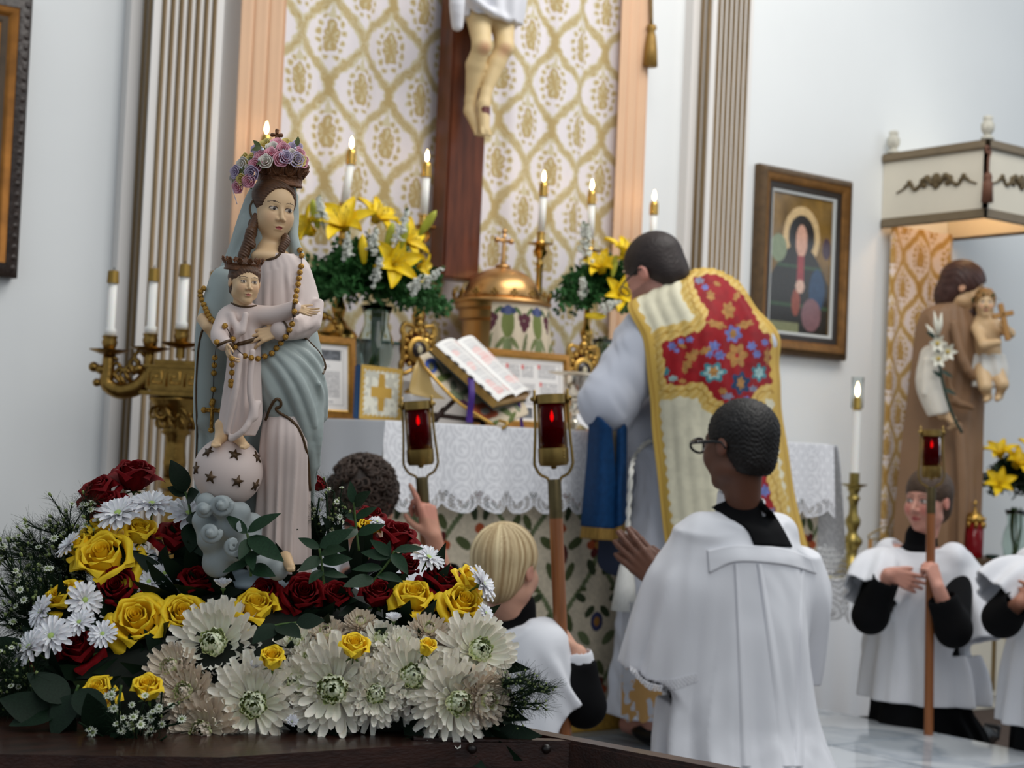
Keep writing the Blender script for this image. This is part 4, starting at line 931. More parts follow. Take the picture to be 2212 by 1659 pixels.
apply(MB().box(-0.085, 0.085, -0.085, 0.085, -0.035, 0.035, bev=0.006).box(-0.10, 0.10, -0.10, 0.10, -0.05, -0.037, bev=0.004).box(-0.095, 0.095, -0.095, 0.095, 0.035, 0.043, bev=0.003), Mb).build('key_block', M_abrass, cnd, angle=40)
for kx in (-0.055, 0.0, 0.055):   # raised key fret
    mb = MB(); p = [(-0.02, -0.022), (-0.02, 0.022), (0.02, 0.022), (0.02, -0.012), (-0.008, -0.012), (-0.008, 0.008), (0.008, 0.008)]
    mb.tube([(kx+x, -0.087, z) for x, z in p], 0.0035, 4); apply(mb, Mb).build('key_fret', M_brass, cnd)
apply(MB().box(-0.07, 0.07, -0.07, 0.07, 0.043, 0.06, bev=0.006), Mb).build('stepped_cap', M_abrass, cnd, angle=40)
arm = [(-0.22, 245), (-0.095, 322), (0.0, 388), (0.095, 450), (0.22, 525)]
zd = zk(774)
for off, uu in arm:
    c = A0+HR*off; q = abs(off); zs = zd-(0.0 if q > 0.2 else -0.012 if q > 0.01 else -0.03)
    if q > 0.01:
        s = np.sign(off); mb = MB()
        if q > 0.2:
            mb.tube(curve([c+[0, 0, -0.0], c+[0, 0, -0.05], c-HR*s*0.0-UP*0.09, c-HR*s*0.045-UP*0.11, c-HR*s*0.10-UP*0.09, c-HR*s*0.135-UP*0.05], 20), np.linspace(0.018, 0.03, 20), 10)
            for k in range(7):
                a = c-HR*s*(0.015+0.014*k)-UP*(0.05+0.04*math.sin(k*0.6)); mb.tube(curve([a, a+HR*s*0.02+UP*0.03, a+HR*s*0.005+UP*0.05, a-HR*s*0.012+UP*0.035], 8), 0.007, 6)
            mb.tube([c-UP*0.05, c+HR*s*0.04-UP*0.04], [0.02, 0.012], 8).ball(c+HR*s*0.045-UP*0.038, 0.016).tube([c-UP*0.08-HR*s*0.01, c+HR*s*0.03-UP*0.085], [0.018, 0.010], 8).ball(c+HR*s*0.033-UP*0.086, 0.013)
        else: mb.tube(curve([c, c-UP*0.045, c-HR*s*0.02-UP*0.06, c-HR*s*0.06-UP*0.055], 14), 0.015, 10).ball(c+HR*s*0.03-UP*0.05, 0.018)
        mb.V = [v+[0, 0, zs] for v in mb.V]
        mb.build('arm', M_abrass, cnd)
    MB().lathe([(0.014, -0.03), (0.014, 0), (0.03, 0.004), (0.058, 0.014), (0.06, 0.018), (0.03, 0.012), (0.016, 0.014), (0.02, 0.026), (0.024, 0.04), (0.02, 0.05), (0.023, 0.056), (0.023, 0.06), (0, 0.06)], c+[0, 0, zs], 20, lobes=10, lamp=0.04).build('candle_cup', M_abrass, cnd, angle=50)
    lab = {0: 'unlit white candle at the centre of the brass candelabrum, above its key block'}.get(round(q*100), ('unlit white candle on the outermost candelabrum arm', 'unlit white candle on the candelabrum arm next to its centre')[0 if q > 0.2 else 1])
    if off > 0: lab += ' behind the statue'
    cl = thing('candelabrum_candle', lab, 'candle', c+[0, 0, zs+0.06], group='candelabrum candles')
    zc = zs+0.06; L = 0.165; ln = HR*0.004
    MB().lathe([(0.018, 0), (0.018, 0.02), (0.0135, 0.026), (0.0135, L)], c+[0, 0, zc], 14).build('wax', M_wax, cl)
    MB().lathe([(0.0185, -0.002), (0.0165, 0.036), (0.012, 0.038), (0.0, 0.038)], c+[0, 0, zc+L], 14).build('follower', mat('matte_brass', (158, 128, 64), 0.45, metal=0.8), cl, angle=50)
    MB().tube([c+[0, 0, zc+L+0.036], c+[0.002, 0, zc+L+0.048]], 0.0015, 5).build('wick', M_blackp, cl)

# ================================================================ TORCHES
M_pole = mat('varnished_pole_wood', (146, 88, 46), 0.35, var=0.25, vscale=8, stretch=(10, 10, 0.6), coat=0.2)
M_rflame = mat('ruby_flame', (255, 60, 50), 0.5, emis=(255, 60, 60), estr=9)
M_brassd = mat('worn_brass', (150, 124, 70), 0.34, metal=0.9, var=0.2, vscale=25)
def torch(top, low, label, yaw=0.0):
    """top: centre of the upper ring, low: a point farther down the pole; all world"""
    d = np.asarray(top)-np.asarray(low); d /= np.linalg.norm(d)
    foot = top-d*((top[2]-FL-0.004)/d[2])
    t = thing('processional_torch', label, 'torch', foot, group='processional torches')
    x = HR*math.cos(yaw)+HF*math.sin(yaw); M = frame(top, x=x, z=d)
    def mk(nm, mb, m, **k): return apply(mb, M).build(nm, m, t, **k)
    mk('top_ring', MB().lathe([(0.0325, 0.0), (0.036, 0.0), (0.036, -0.022), (0.0325, -0.022), (0.0325, 0.0)], n=28), M_brassd, angle=40)
    mk('ruby_globe', MB().lathe([(0.0318, -0.004), (0.0318, -0.137), (0.0296, -0.137), (0.0296, -0.004), (0.0318, -0.004)], n=28), M_ruby)
    mk('candle_inside', MB().lathe([(0.012, -0.155), (0.012, -0.085), (0.0, -0.084)], n=14), mat('red_wax', (90, 6, 12), 0.5))
    mk('flame', MB().lathe([(0.0001, -0.066), (0.0038, -0.060), (0.0048, -0.052), (0.0024, -0.041), (0.0001, -0.034)], n=10), M_rflame)
    mk('cup', MB().lathe([(0.031, -0.13), (0.037, -0.13), (0.037, -0.162), (0.033, -0.172), (0.008, -0.174), (0.006, -0.18), (0.0, -0.181), ], n=28), M_brassd, angle=40)
    for s in (-1, 1):
        mb = MB().tube(curve([(s*0.040, 0, 0.012), (s*0.041, 0, -0.08), (s*0.046, 0, -0.155), (s*0.045, 0, -0.172), (s*0.034, 0, -0.192), (s*0.016, 0, -0.203), (s*0.012, 0, -0.222)], 40), 0.0035, 8)
        mb.box(s*0.040-0.004, s*0.040+0.004, -0.008, 0.008, -0.022, -0.002).ball((s*0.045, 0, -0.01), 0.006, 8, 6)
        mk('yoke_arm', mb, M_brassd)
        mk('strap', MB().box(s*0.0335-0.0015, s*0.0335+0.0015, -0.004, 0.004, -0.15, -0.01), M_brassd)
    for k in range(3): mk('rivet', MB().ball((0.025, -0.028, -0.138-k*0.008), 0.0022, 6, 4), M_brassd)
    mk('socket', MB().lathe([(0, -0.30), (0.0165, -0.30), (0.0165, -0.215), (0.0145, -0.205), (0.0, -0.205)], n=18), mat('dark_brass', (98, 86, 58), 0.4, metal=0.8, var=0.2, vscale=30), angle=40)
    Lp = np.linalg.norm(top-foot)
    mk('pole', MB().lathe([(0, -Lp), (0.0165, -Lp), (0.0165, -0.298), (0, -0.298)], n=16), M_pole, angle=40)
    return t
ZT1, ZT2, ZT3 = 4.35, 3.92, 5.80
torch(P(900, 866, ZT1), P(921, 1180, ZT1), 'processional torch with ruby lamp, held up by the curly-haired server')
torch(P(1190, 852, ZT2), P(1212, 1390, ZT2-0.03), 'processional torch with ruby lamp, held by the blond server')
torch(P(2013, 928, ZT3), P(2006, 1560, ZT3-0.02), 'processional torch with ruby lamp, held by the server beneath the Saint Joseph statue')

# ================================================================ SIDE SHRINE
SX0, SX1, SY0, SZ0, SZ1 = 6.16, 6.69, 4.575, 2.11, 2.45
sh = thing('shrine_canopy', 'cream wall canopy with brown mouldings, scroll ornaments and urn finials', 'canopy', ((SX0+SX1)/2, 5.17, SZ0))
MB().box(SX0, SX0+0.02, SY0, WALLY-0.002, SZ0, SZ1).box(SX1-0.02, SX1, SY0, WALLY-0.002, SZ0, SZ1).box(SX0, SX1, SY0, SY0+0.02, SZ0, SZ1).box(SX0, SX1, SY0, WALLY-0.002, SZ1-0.02, SZ1).build('cream_box', M_cream, sh, smooth=False)
def band(nm, z0, z1, o, m):
    mb = MB().box(SX0-o, SX0+0.005, SY0-o, WALLY-0.002, z0, z1, bev=0.006).box(SX1-0.005, SX1+o, SY0-o, WALLY-0.002, z0, z1, bev=0.006).box(SX0-o, SX1+o, SY0-o, SY0+0.005, z0, z1, bev=0.006)
    mb.build(nm, m, sh, angle=40)
M_taupe = mat('taupe_paint', (122, 106, 82), 0.5, var=0.1, vscale=20)
band('top_moulding', SZ1-0.03, SZ1+0.012, 0.018, M_taupe); band('bottom_moulding', SZ0-0.012, SZ0+0.035, 0.012, M_taupe)
def scroll(M, s, nm='scroll_ornament'):
    mb = MB()
    mb.ball((0, 0, 0.02*s), (0.028*s, 0.008, 0.03*s)).ball((0, 0, -0.008*s), (0.02*s, 0.008, 0.016*s))
    for k in (-1, 1):
        mb.tube([(k*x*s, 0, z*s) for x, z in curve([(0.02, 0), (0.06, 0.03), (0.09, 0.0), (0.12, -0.015), (0.15, 0.012), (0.18, -0.005), (0.22, -0.02)], 30)], np.linspace(0.011, 0.004, 30)*s, 8)
        for x, z, r in ((0.05, 0.03, 0.02), (0.075, 0.02, 0.018), (0.065, 0.0, 0.018), (0.11, -0.012, 0.013), (0.15, 0.02, 0.016), (0.135, 0.005, 0.012), (0.17, 0.005, 0.010)): mb.ball((k*x*s, 0, z*s), (r*s, 0.008, r*s*0.8), 8, 6)
    return apply(mb, M).build(nm, mat('antique_bronze', (100, 84, 56), 0.45, metal=0.3, var=0.2, vscale=40), sh)
scroll(frame((SX0-0.004, (SY0+WALLY)/2-0.02, (SZ0+SZ1)/2+0.005), x=(0, 1, 0), z=(0, 0, 1)), 1.05); scroll(frame(((SX0+SX1)/2, SY0-0.004, (SZ0+SZ1)/2+0.005), x=(1, 0, 0), z=(0, 0, 1)), 1.0)
for (x, y) in ((SX0+0.01, WALLY-0.05), (SX0+0.01, SY0+0.01), (SX1-0.01, SY0+0.01)):
    MB().lathe([(0.03, 0), (0.03, 0.012), (0.014, 0.02), (0.018, 0.026), (0.03, 0.045), (0.032, 0.07), (0.022, 0.085), (0.02, 0.09), (0.024, 0.10), (0.02, 0.11), (0, 0.11)], (x, y, SZ1+0.012), 16).build('urn_finial', mat('worn_cream', (198, 194, 180), 0.6, var=0.2, vscale=40), sh)
pt_ = np.array([SX0-0.03, SY0-0.03, SZ1-0.09])
ts_ = thing('canopy_tassel', 'brown cord tassel hanging at the canopy corner', 'tassel', pt_-[0, 0, 0.20])
M_btas = mat('brown_thread', (112, 72, 52), 0.6, var=0.35, vscale=30, stretch=(8, 8, 0.5))
MB().tube(curve([pt_+[0.01, 0, 0.05], pt_+[-0.018, 0, 0.06], pt_+[-0.014, 0, 0.03], pt_+[0.012, 0, 0.04], pt_+[0.0, 0, 0.0], pt_-[0, 0, 0.06]], 30), 0.006, 6).build('cord', M_btas, ts_)
MB().lathe([(0, 0.0), (0.012, -0.005), (0.02, -0.025), (0.016, -0.035), (0.022, -0.05), (0.026, -0.14), (0, -0.14)][::-1], pt_-[0, 0, 0.055], 16, lobes=8, lamp=0.05).build('tassel_skirt', M_btas, ts_)
# lamp inside the canopy
lp = thing('canopy_lamp', 'small warm bulb lamp fixed inside the shrine canopy', 'lamp', (6.45, 4.85, SZ1-0.11))
MB().lathe([(0, 0.0), (0.018, 0.006), (0.024, 0.025), (0.014, 0.05), (0.012, 0.06), (0, 0.06)], (6.45, 4.85, SZ1-0.11), 16).build('bulb', mat('warm_bulb', (255, 220, 170), 0.4, emis=(255, 196, 130), estr=12), lp)
MB().lathe([(0.014, 0), (0.02, 0.02), (0.02, 0.03), (0, 0.03)], (6.45, 4.85, SZ1-0.05), 16).build('socket', M_brass, lp)
pl_ = bpy.data.lights.new('bulb_light', 'POINT'); pl_.energy = 4.0; pl_.color = (1, 0.68, 0.40); pl_.shadow_soft_size = 0.04
po = bpy.data.objects.new('bulb_light', pl_); COL.objects.link(po); po.location = (0, 0, 0.02); po.parent = lp
# shrine curtain
X, Zg = np.meshgrid(np.linspace(SX0+0.015, SX1-0.03, 170), np.linspace(2.12, 0.52, 430)); s_ = (X-SX0)/0.5
G = np.stack([X, 5.14-0.014*np.sin(s_*2*math.pi*2.4)-0.006*np.sin(s_*23), Zg], -1)
tag(sheet_obj('shrine_curtain', G, M_attr, None, lambda S, T, G: damask(G[..., 0]-6.30, G[..., 2]-1.2, a=0.215, b=0.31, base=(226, 214, 208), gold=(176, 138, 76), alt=(206, 180, 130))), 'gold and cream damask curtain hanging beneath the shrine canopy', 'curtain')
# pedestal cabinet and covered side table
pd = thing('shrine_pedestal', 'cream panelled cabinet with gold moulding under the Saint Joseph statue', 'cabinet', (6.6, 4.85, FL))
MB().box(5.98, 7.25, 4.60, 5.15, FL, 0.47, bev=0.006).build('carcass', M_cream, pd, angle=40)
MB().box(5.96, 7.27, 4.57, 5.15, 0.47, 0.50, bev=0.006).build('top_board', M_taupe, pd, angle=40)
for xa in (6.05, 6.45, 6.85):
    dr = apply(MB().box(-0.17, 0.17, -0.012, 0, -0.25, 0.25, bev=0.004), frame((xa+0.17, 4.60, 0.16), x=(1, 0, 0), z=(0, 0, 1))).build('door', M_cream, pd, angle=40)
    apply(ring(MB(), 0.28, 0.44, 0.025, 0.018, 0.014), frame((xa+0.17, 4.60, 0.16), x=(1, 0, 0), z=(0, 0, 1))).build('panel_moulding', M_goldp, dr, angle=30)
ct = thing('side_table', 'small table under a plain white cloth beside the altar, holding a candlestick', 'table', (5.4, 4.88, FL))
MB().box(5.02, 5.86, 4.68, 5.1, 0.40, 0.44, bev=0.004).build('table_top', M_dwood, ct, angle=40)
for (x, y) in ((5.06, 4.72), (5.82, 4.72), (5.06, 5.06), (5.82, 5.06)): MB().box(x-0.02, x+0.02, y-0.02, y+0.02, FL, 0.40, bev=0.003).build('leg', M_dwood, ct, angle=40)
th = np.linspace(0, 1, 400, endpoint=False); per = 2*(0.84+0.42)
def rectp(t_):
    q = t_*per; 
    if q < 0.84: return 5.02+q, 4.68, 0, -1
    q -= 0.84
    if q < 0.42: return 5.86, 4.68+q, 1, 0
    q -= 0.42
    if q < 0.84: return 5.86-q, 5.1, 0, 1
    q -= 0.84; return 5.02, 5.1-q, -1, 0
V = []; zs = np.linspace(0.446, FL+0.01, 24)
for iz, z in enumerate(zs):
    f = iz/23
    for t_ in th:
        x, y, nx_, ny_ = rectp(t_); o = 0.006+f*0.02+0.014*f*math.sin(t_*per*34)
        V.append((x+nx_*o, y+ny_*o*0.9, z))
tcl = thing('table_cloth', 'plain white cloth hanging to the floor over the small side table', 'cloth', (5.44, 4.89, FL))
obj('drop', np.array(V), gridfaces(24, 400, True), M_cloth, tcl)
MB().box(5.012, 5.868, 4.672, 5.108, 0.441, 0.449, bev=0.003).build('top', M_cloth, tcl, angle=40)
b = onY(1838, 1240, 4.86); b[2] = 0.450
st = thing('floor_candlestick', 'ornate turned brass candlestick on the white covered side table', 'candlestick', b)
MB().lathe([(0, 0), (0.07, 0), (0.072, 0.015), (0.055, 0.04), (0.05, 0.06), (0.032, 0.08), (0.024, 0.10), (0.028, 0.12), (0.044, 0.145), (0.045, 0.16), (0.026, 0.18), (0.02, 0.195), (0.024, 0.21), (0.033, 0.23), (0.034, 0.25), (0.02, 0.275), (0.018, 0.31), (0.022, 0.335), (0.03, 0.345), (0.02, 0.36), (0.022, 0.375), (0.03, 0.385), (0.028, 0.395), (0.055, 0.405), (0.056, 0.41), (0.022, 0.412), (0.022, 0.46), (0, 0.46)], b, 20, lobes=6, lamp=0.04).build('stick', mat('olive_brass', (146, 128, 70), 0.32, metal=0.9, var=0.25, vscale=40), st, angle=60)
cl = thing('side_candle', 'tall lit white candle with a clear glass follower on the side table', 'candle', b+[0, 0, 0.46])
MB().lathe([(0, 0), (0.0185, 0), (0.0185, 0.30), (0, 0.30)], b+[0, 0, 0.461], 16).build('wax', M_wax, cl, angle=50)
MB().lathe([(0.019, 0.28), (0.019, 0.325), (0.016, 0.34), (0, 0.34)], b+[0, 0, 0.461], 16).build('follower', M_brass, cl, angle=50)
MB().lathe([(0.027, 0.29), (0.027, 0.43), (0.0255, 0.43), (0.0255, 0.29), (0.027, 0.29)], b+[0, 0, 0.461], 20).build('glass_shade', M_thin, cl)
flame(MB(), b+[0, 0, 0.461+0.345], 1.5).build('flame', M_flame, cl)
q = onZ(1812, 1250, 0.452)
t = thing('booklet', 'small yellowed booklet lying on the white covered side table', 'book', (q[0], 4.80, 0.45)); q = np.array([q[0], 4.80, 0.452])
MB().box(-0.09, 0.09, -0.05, 0.05, 0, 0.012, bev=0.002, M=frame(q, x=(1, 0.2, 0), z=UP)).build('pages', mat('yellow_paper', (200, 186, 130), 0.7), t, angle=40)
MB().box(-0.01, 0.12, -0.04, 0.04, 0.013, 0.02, bev=0.003, M=frame(q, x=(1, -0.1, 0), z=(0.05, 0, 1))).build('dark_cover', M_blackp, t, angle=40)
q = onY(1895, 1200, 4.75); q[2] = 0.501
t = thing('small_easel', 'little wooden and wire easel behind the kneeling server beside the candlestick', 'easel', q)
mb = MB()
for s in (-1, 1): mb.box(q[0]+s*0.05-0.008, q[0]+s*0.05+0.008, q[1]-0.006, q[1]+0.006, 0.501, 0.62)
mb.build('wooden_legs', mat('honey_wood', (176, 128, 72), 0.5), t, smooth=False)
MB().tube(curve([q+[-0.06, 0, 0.12], q+[-0.055, 0, 0.14], q+[0.05, 0, 0.175], q+[0.06, 0, 0.16], q+[0.06, 0, 0.125], q+[-0.06, 0, 0.118]], 30), 0.004, 6).build('wire_loop', M_brassd, t)
# red votive lamp
b = onY(2103, 1200, 4.72); b[2] = 0.501
t = thing('votive_lamp', 'red glass votive lamp with a pierced gold crown and cross, on the cabinet', 'lamp', b)
MB().lathe([(0, 0.0), (0.045, 0.0), (0.046, 0.01), (0.03, 0.018), (0, 0.018)], b, 20).build('gold_foot', M_gold, t)
MB().lathe([(0.036, 0.018), (0.042, 0.05), (0.043, 0.205), (0.041, 0.205), (0.039, 0.02), (0.036, 0.018)], b, 24).build('red_glass', mat('red_glass_opaque', (150, 14, 24), 0.12, trans=0.5, ior=1.3), t)
mb = MB()
for k in range(8):
    a = k*math.pi/4; c = b+[0.044*math.cos(a), 0.044*math.sin(a), 0.19]; mb.ball(c, (0.010, 0.010, 0.016), 8, 6).ball(c+[0, 0, 0.028], 0.009, 8, 6).ball(b+[0.044*math.cos(a), 0.044*math.sin(a), 0.02], (0.009, 0.009, 0.014), 8, 6)
mb.lathe([(0.045, 0.20), (0.046, 0.215), (0.034, 0.24), (0.008, 0.25), (0.006, 0.27), (0, 0.27)], b, 20).tube([b+[0, 0, 0.26], b+[0, 0, 0.305]], 0.004, 6).tube([b+HR*0.013+[0, 0, 0.29], b-HR*0.013+[0, 0, 0.29]], 0.004, 6)
mb.build('gold_crown', M_gold, t)
b = onY(2192, 1210, 4.76); b[2] = 0.501; Z3 = float((b-CAM)@_F)
vase('flower_vase', 'clear glass vase on the cabinet beside the red votive lamp', b, 0.26, 0.065, 8)
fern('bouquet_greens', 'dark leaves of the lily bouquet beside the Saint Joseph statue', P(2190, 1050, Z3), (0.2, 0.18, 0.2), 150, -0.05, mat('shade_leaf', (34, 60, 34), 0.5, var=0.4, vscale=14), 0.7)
for (u, v, dx_, dy_, up_, s, op, lab) in ((2160, 990, -0.2, 0.5, 0.9, 1.0, 0.75, 'yellow lily highest in the bouquet by Saint Joseph'), (2192, 1010, 0.2, 0.7, 0.8, 1.1, 0.7, 'yellow lily between two others in the bouquet by Saint Joseph'), (2158, 1050, -0.2, 0.9, 0.5, 0.95, 0.8, 'yellow lily lowest in the bouquet by Saint Joseph'), (2225, 985, 0.3, 0.6, 0.8, 1.0, 0.8, 'yellow lily on the far side of the bouquet by Saint Joseph')):
    lily(P(u, v, Z3-0.14), HR*dx_+tw*dy_+UP*up_, s, lab, op, 'yellow lilies by Saint Joseph')
q = onY(2143, 1220, 4.68); q[2] = 0.501
t = thing('dark_candle_jar', 'low dark green jar beside the red votive lamp', 'jar', q)
MB().lathe([(0, 0), (0.03, 0), (0.032, 0.05), (0.028, 0.052), (0.026, 0.02), (0, 0.02)], q, 16).build('jar_body', mat('dark_green_glaze', (26, 44, 36), 0.3), t, angle=50)
from mathutils.bvhtree import BVHTree
def bvh(*objs):
    V = []; Fs = []; n = 0
    for o in objs:
        Mw = WM[o.name]; me = o.data; v = np.empty(len(me.vertices)*3); me.vertices.foreach_get('co', v); v = v.reshape(-1, 3)@Mw[:3, :3].T+Mw[:3, 3]
        V.append(v); Fs += [tuple(i+n for i in p.vertices) for p in me.polygons]; n += len(v)
    return BVHTree.FromPolygons(np.concatenate(V).tolist(), Fs)
def hit(T, u, v, off=0.0, dflt=None):
    d = ray(u, v); L = np.linalg.norm(d); r = T.ray_cast(Vector(CAM), Vector(d/L))
    if r[0] is None: return P(u, v, dflt) if dflt else None
    return np.array(r[0])-d/L*off
# ================================================================ PEOPLE
def nz(v): v = np.asarray(v, float); return v/np.linalg.norm(v)
def head(F, o, R, H, ears=True, neck=None, nose=1.0, jaw=1.0, kid=0.0, soft=False):
    w = lambda p: o+H*(R@np.asarray(p, float))
    E = lambda c, r, k, op='u': F.ell(w(c), np.asarray(r)*H, R, k*H, op)
    E((0, 0.07, 0.13), (0.325, 0.405, 0.365), 0)
    E((0, -0.10, -0.15), (0.262+0.02*kid, 0.265, 0.325*jaw), 0.12)
    E((0, -0.245, -0.41*jaw), (0.105, 0.085, 0.08), 0.09)
    for s in (-1, 1): E((s*0.135, -0.24, -0.13), (0.115, 0.105, 0.12), 0.09); E((s*0.19, -0.02, -0.27), (0.09, 0.13, 0.1), 0.08)
    if not soft: E((0, -0.285, 0.085), (0.20, 0.06, 0.05), 0.07)
    else: E((0, -0.20, 0.10), (0.23, 0.16, 0.20), 0.08); E((0, -0.17, -0.22), (0.235, 0.19, 0.22), 0.10)
    for s in (-1, 1):
        E((s*0.128, -0.415 if soft else -0.405, 0.0), (0.082, 0.075, 0.05), 0.05, 'd'); E((s*0.125, -0.305, -0.003), (0.068, 0.055, 0.046), 0.015)
    F.cone(w((0, -0.335, 0.045)), w((0, -0.425-0.02*nose, -0.135)), 0.026*H, 0.044*H*nose, 0.035*H)
    for s in (-1, 1): E((s*0.045, -0.385, -0.155), (0.038, 0.042, 0.030), 0.025)
    E((0, -0.345, -0.262), (0.088, 0.045, 0.022), 0.022); E((0, -0.338, -0.305), (0.074, 0.045, 0.026), 0.022)
    E((0, -0.40, -0.283), (0.075, 0.03, 0.006), 0.008, 'd')
    if ears:
        for s in (-1, 1):
            E((s*0.335, 0.035, -0.03), (0.030, 0.072, 0.105), 0.025); E((s*0.372, 0.02, -0.025), (0.02, 0.04, 0.06), 0.02, 'd')
    if neck is not None: F.cone(w((0, 0.09, -0.28)), neck, 0.20*H, 0.22*H, 0.08*H)
    return F
def head_local(V, o, R, H): return ((V-o)@R)/H
def face_paint(C, V, o, R, H, lips=(176, 96, 88), iris=(60, 44, 30), brow=(84, 62, 44), white=(206, 198, 192), flush=(206, 130, 116), lid=(60, 40, 34), blush=0.25, gaze=0.0, bw=0.013, lw=0.085):
    L = head_local(V, o, R, H); x, y, z = L[:, 0], L[:, 1], L[:, 2]; fr = y < -0.22
    b = np.clip(1-(((np.abs(x)-0.16)/0.12)**2+((z+0.14)/0.12)**2), 0, 1)*blush*fr
    C[:] = C*(1-b[:, None])+lin(flush)*b[:, None]
    er = (np.abs(x) > 0.325) & (np.abs(z) < 0.16); C[er] = C[er]*0.6+lin(flush)*0.4
    for s in (-1, 1):
        ex, ez = (x-s*0.125)/0.062, (z-0.0)/0.029; m = (ex**2+ez**2 < 1) & (y < -0.27); C[m] = lin(white)
        m2 = ((x-s*0.125-gaze)**2+(z-0.001)**2 < 0.026**2) & (y < -0.27); C[m2 & (np.abs(ez) < 0.95)] = lin(iris)
        ln = (np.abs(ex) < 1.1) & (np.abs(z-0.029*np.sqrt(np.clip(1.15-ex**2, 0, 2))) < 0.009) & (y < -0.25); C[ln] = lin(lid)
        bx = (x-s*0.13)/0.09; m3 = (np.abs(bx) < 1) & (np.abs(z-0.088-0.022*(1-bx**2)) < bw*(1-0.5*np.abs(bx))) & fr; C[m3] = lin(brow)
    lp = (((x)/lw)**2+((z+0.283)/(0.040*lw/0.085*(1-0.25*np.abs(x)/lw)))**2 < 1) & (y < -0.3); C[lp] = lin(lips)
    C[(np.abs(x) < lw*0.92) & (np.abs(z+0.283) < 0.0055) & (y < -0.3)] = lin(lips)*0.35
    return C
def skin_col(rgb, heads=(), seed=1, **kw):
    def fn(V):
        n = 0.94+0.12*vnoise(V[:, 0]+V[:, 2], V[:, 1]-V[:, 2], 60, seed); C = lin(rgb)[None, :]*n[:, None]
        for (o, R, H) in heads: face_paint(C, V, o, R, H, **kw)
        return C
    return fn
def hand(F, w, fd, pn, L, side, curls, spread=4.0, thumb=None, k=0.02, fat=1.0):
    """side +1 right hand, -1 left; curls: 4 x (mcp,pip,dip) degrees, index first"""
    z = nz(fd); y = -np.asarray(pn, float); y = nz(y-z*(y@z)); x = np.cross(y, z)*side
    T = lambda p: np.asarray(w)+L*(x*p[0]+y*p[1]+z*p[2])
    xs, zs = (0.155, 0.052, -0.05, -0.145), (0.49, 0.52, 0.50, 0.45)
    F.ell(T((0, 0, 0.06)), (0.125*L, 0.09*L, 0.14*L), np.stack([x*side, y, z], 1), 0.05*L)
    for i in range(4): F.cone(T((xs[i]*0.62, 0.0, 0.06)), T((xs[i], -0.005, zs[i])), 0.072*L*fat, 0.058*L*fat, 0.05*L)
    F.cone(T((0.12, -0.03, 0.12)), T((0.10, -0.045, 0.30)), 0.07*L*fat, 0.06*L*fat, 0.05*L)
    ln = (0.95, 1.06, 0.98, 0.78)
    for i in range(4):
        p = T((xs[i], -0.005, zs[i])); a = 0.0; sp = math.radians(spread*(1.5-i)); r = (0.052, 0.046, 0.042, 0.035)
        for j in range(3):
            a += math.radians(curls[i][j]); d = z*math.cos(a)*math.cos(sp)-y*math.sin(a)+x*math.sin(sp)*math.cos(a)
            q = p+nz(d)*L*(0.215, 0.135, 0.10)[j]*ln[i]; F.cone(p, q, r[j]*L*fat, r[j+1]*L*fat, k*L); p = q
    tp = thumb or [(0.13, -0.03, 0.10), (0.25, -0.06, 0.26), (0.31, -0.09, 0.40), (0.34, -0.11, 0.51)]
    F.chain([T(p) for p in tp], np.array([0.068, 0.058, 0.052, 0.04])*L*fat, 0.03*L)
    return F
GRIP = [(70, 75, 40)]*4
def hair_shell(F, o, R, H, g=1.0, front=(0, -0.44, -0.15), fr=(0.36, 0.33, 0.37), nape=-0.42, ear=True, top=0.0):
    w = lambda p: o+H*(R@np.asarray(p, float)); E = lambda c, r, k, op='u': F.ell(w(c), np.asarray(r)*H, R, k*H, op)
    E((0, 0.085, 0.14+top), (0.345*g, 0.42*g, 0.378*g), 0); E((0, 0.22, -0.12), (0.28*g, 0.24*g, 0.28), 0.1)
    E(front, fr, 0.05, 'd'); E((0, -0.02, nape-0.32), (0.6, 0.6, 0.33), 0.04, 'd')
    if ear:
        for s in (-1, 1): E((s*0.36, -0.01, -0.10), (0.09, 0.11, 0.16), 0.03, 'd')
    return F
def n3(V, s): return np.sin(V[:, 0]*s+1.3*np.sin(V[:, 1]*s*0.7))*np.sin(V[:, 1]*s*1.1+2)*np.sin(V[:, 2]*s*0.93+np.sin(V[:, 0]*s*0.5))
def bounds(pts, m): pts = np.asarray(pts); return pts.min(0)-m, pts.max(0)+m
M_skin = mat('skin', rough=0.5, attr=True, sss=0.12); M_hair = mat('hair', rough=0.55, attr=True)
M_surp = mat('surplice_cotton', (226, 227, 232), 0.8, sheen=0.15, bump=0.06, bscale=250)
M_alb = mat('alb_linen', (196, 200, 212), 0.8, sheen=0.15, bump=0.06, bscale=200)
M_shoe = mat('black_shoe', (15, 15, 16), 0.35)
def robe(face, base, zs, hw, hd, n=11, amp=0.06, ph=0.0, h=0.0055, top_k=0, cy=0.0, back=0.0, xoff=0.0):
    """standing/kneeling robe: local frame -y = face; zs from bottom to top"""
    M = np.eye(4); M[:3, :3] = rotM(nz(face)); M[:3, 3] = base
    z0, z1 = zs[0], zs[-1]
    def fold(th, z):
        f = np.clip((z1-z)/(z1-z0), 0, 1)**0.8
        w1 = np.sin(n*th+ph+1.5*np.sin(2*th)+0.8*np.sin(z*5)); w2 = np.sin((n+5)*th+2*ph+z*3)
        return 1.5*amp*f*(np.sign(w1)*np.abs(w1)**0.7*0.65+0.35*w2)
    return M, fold
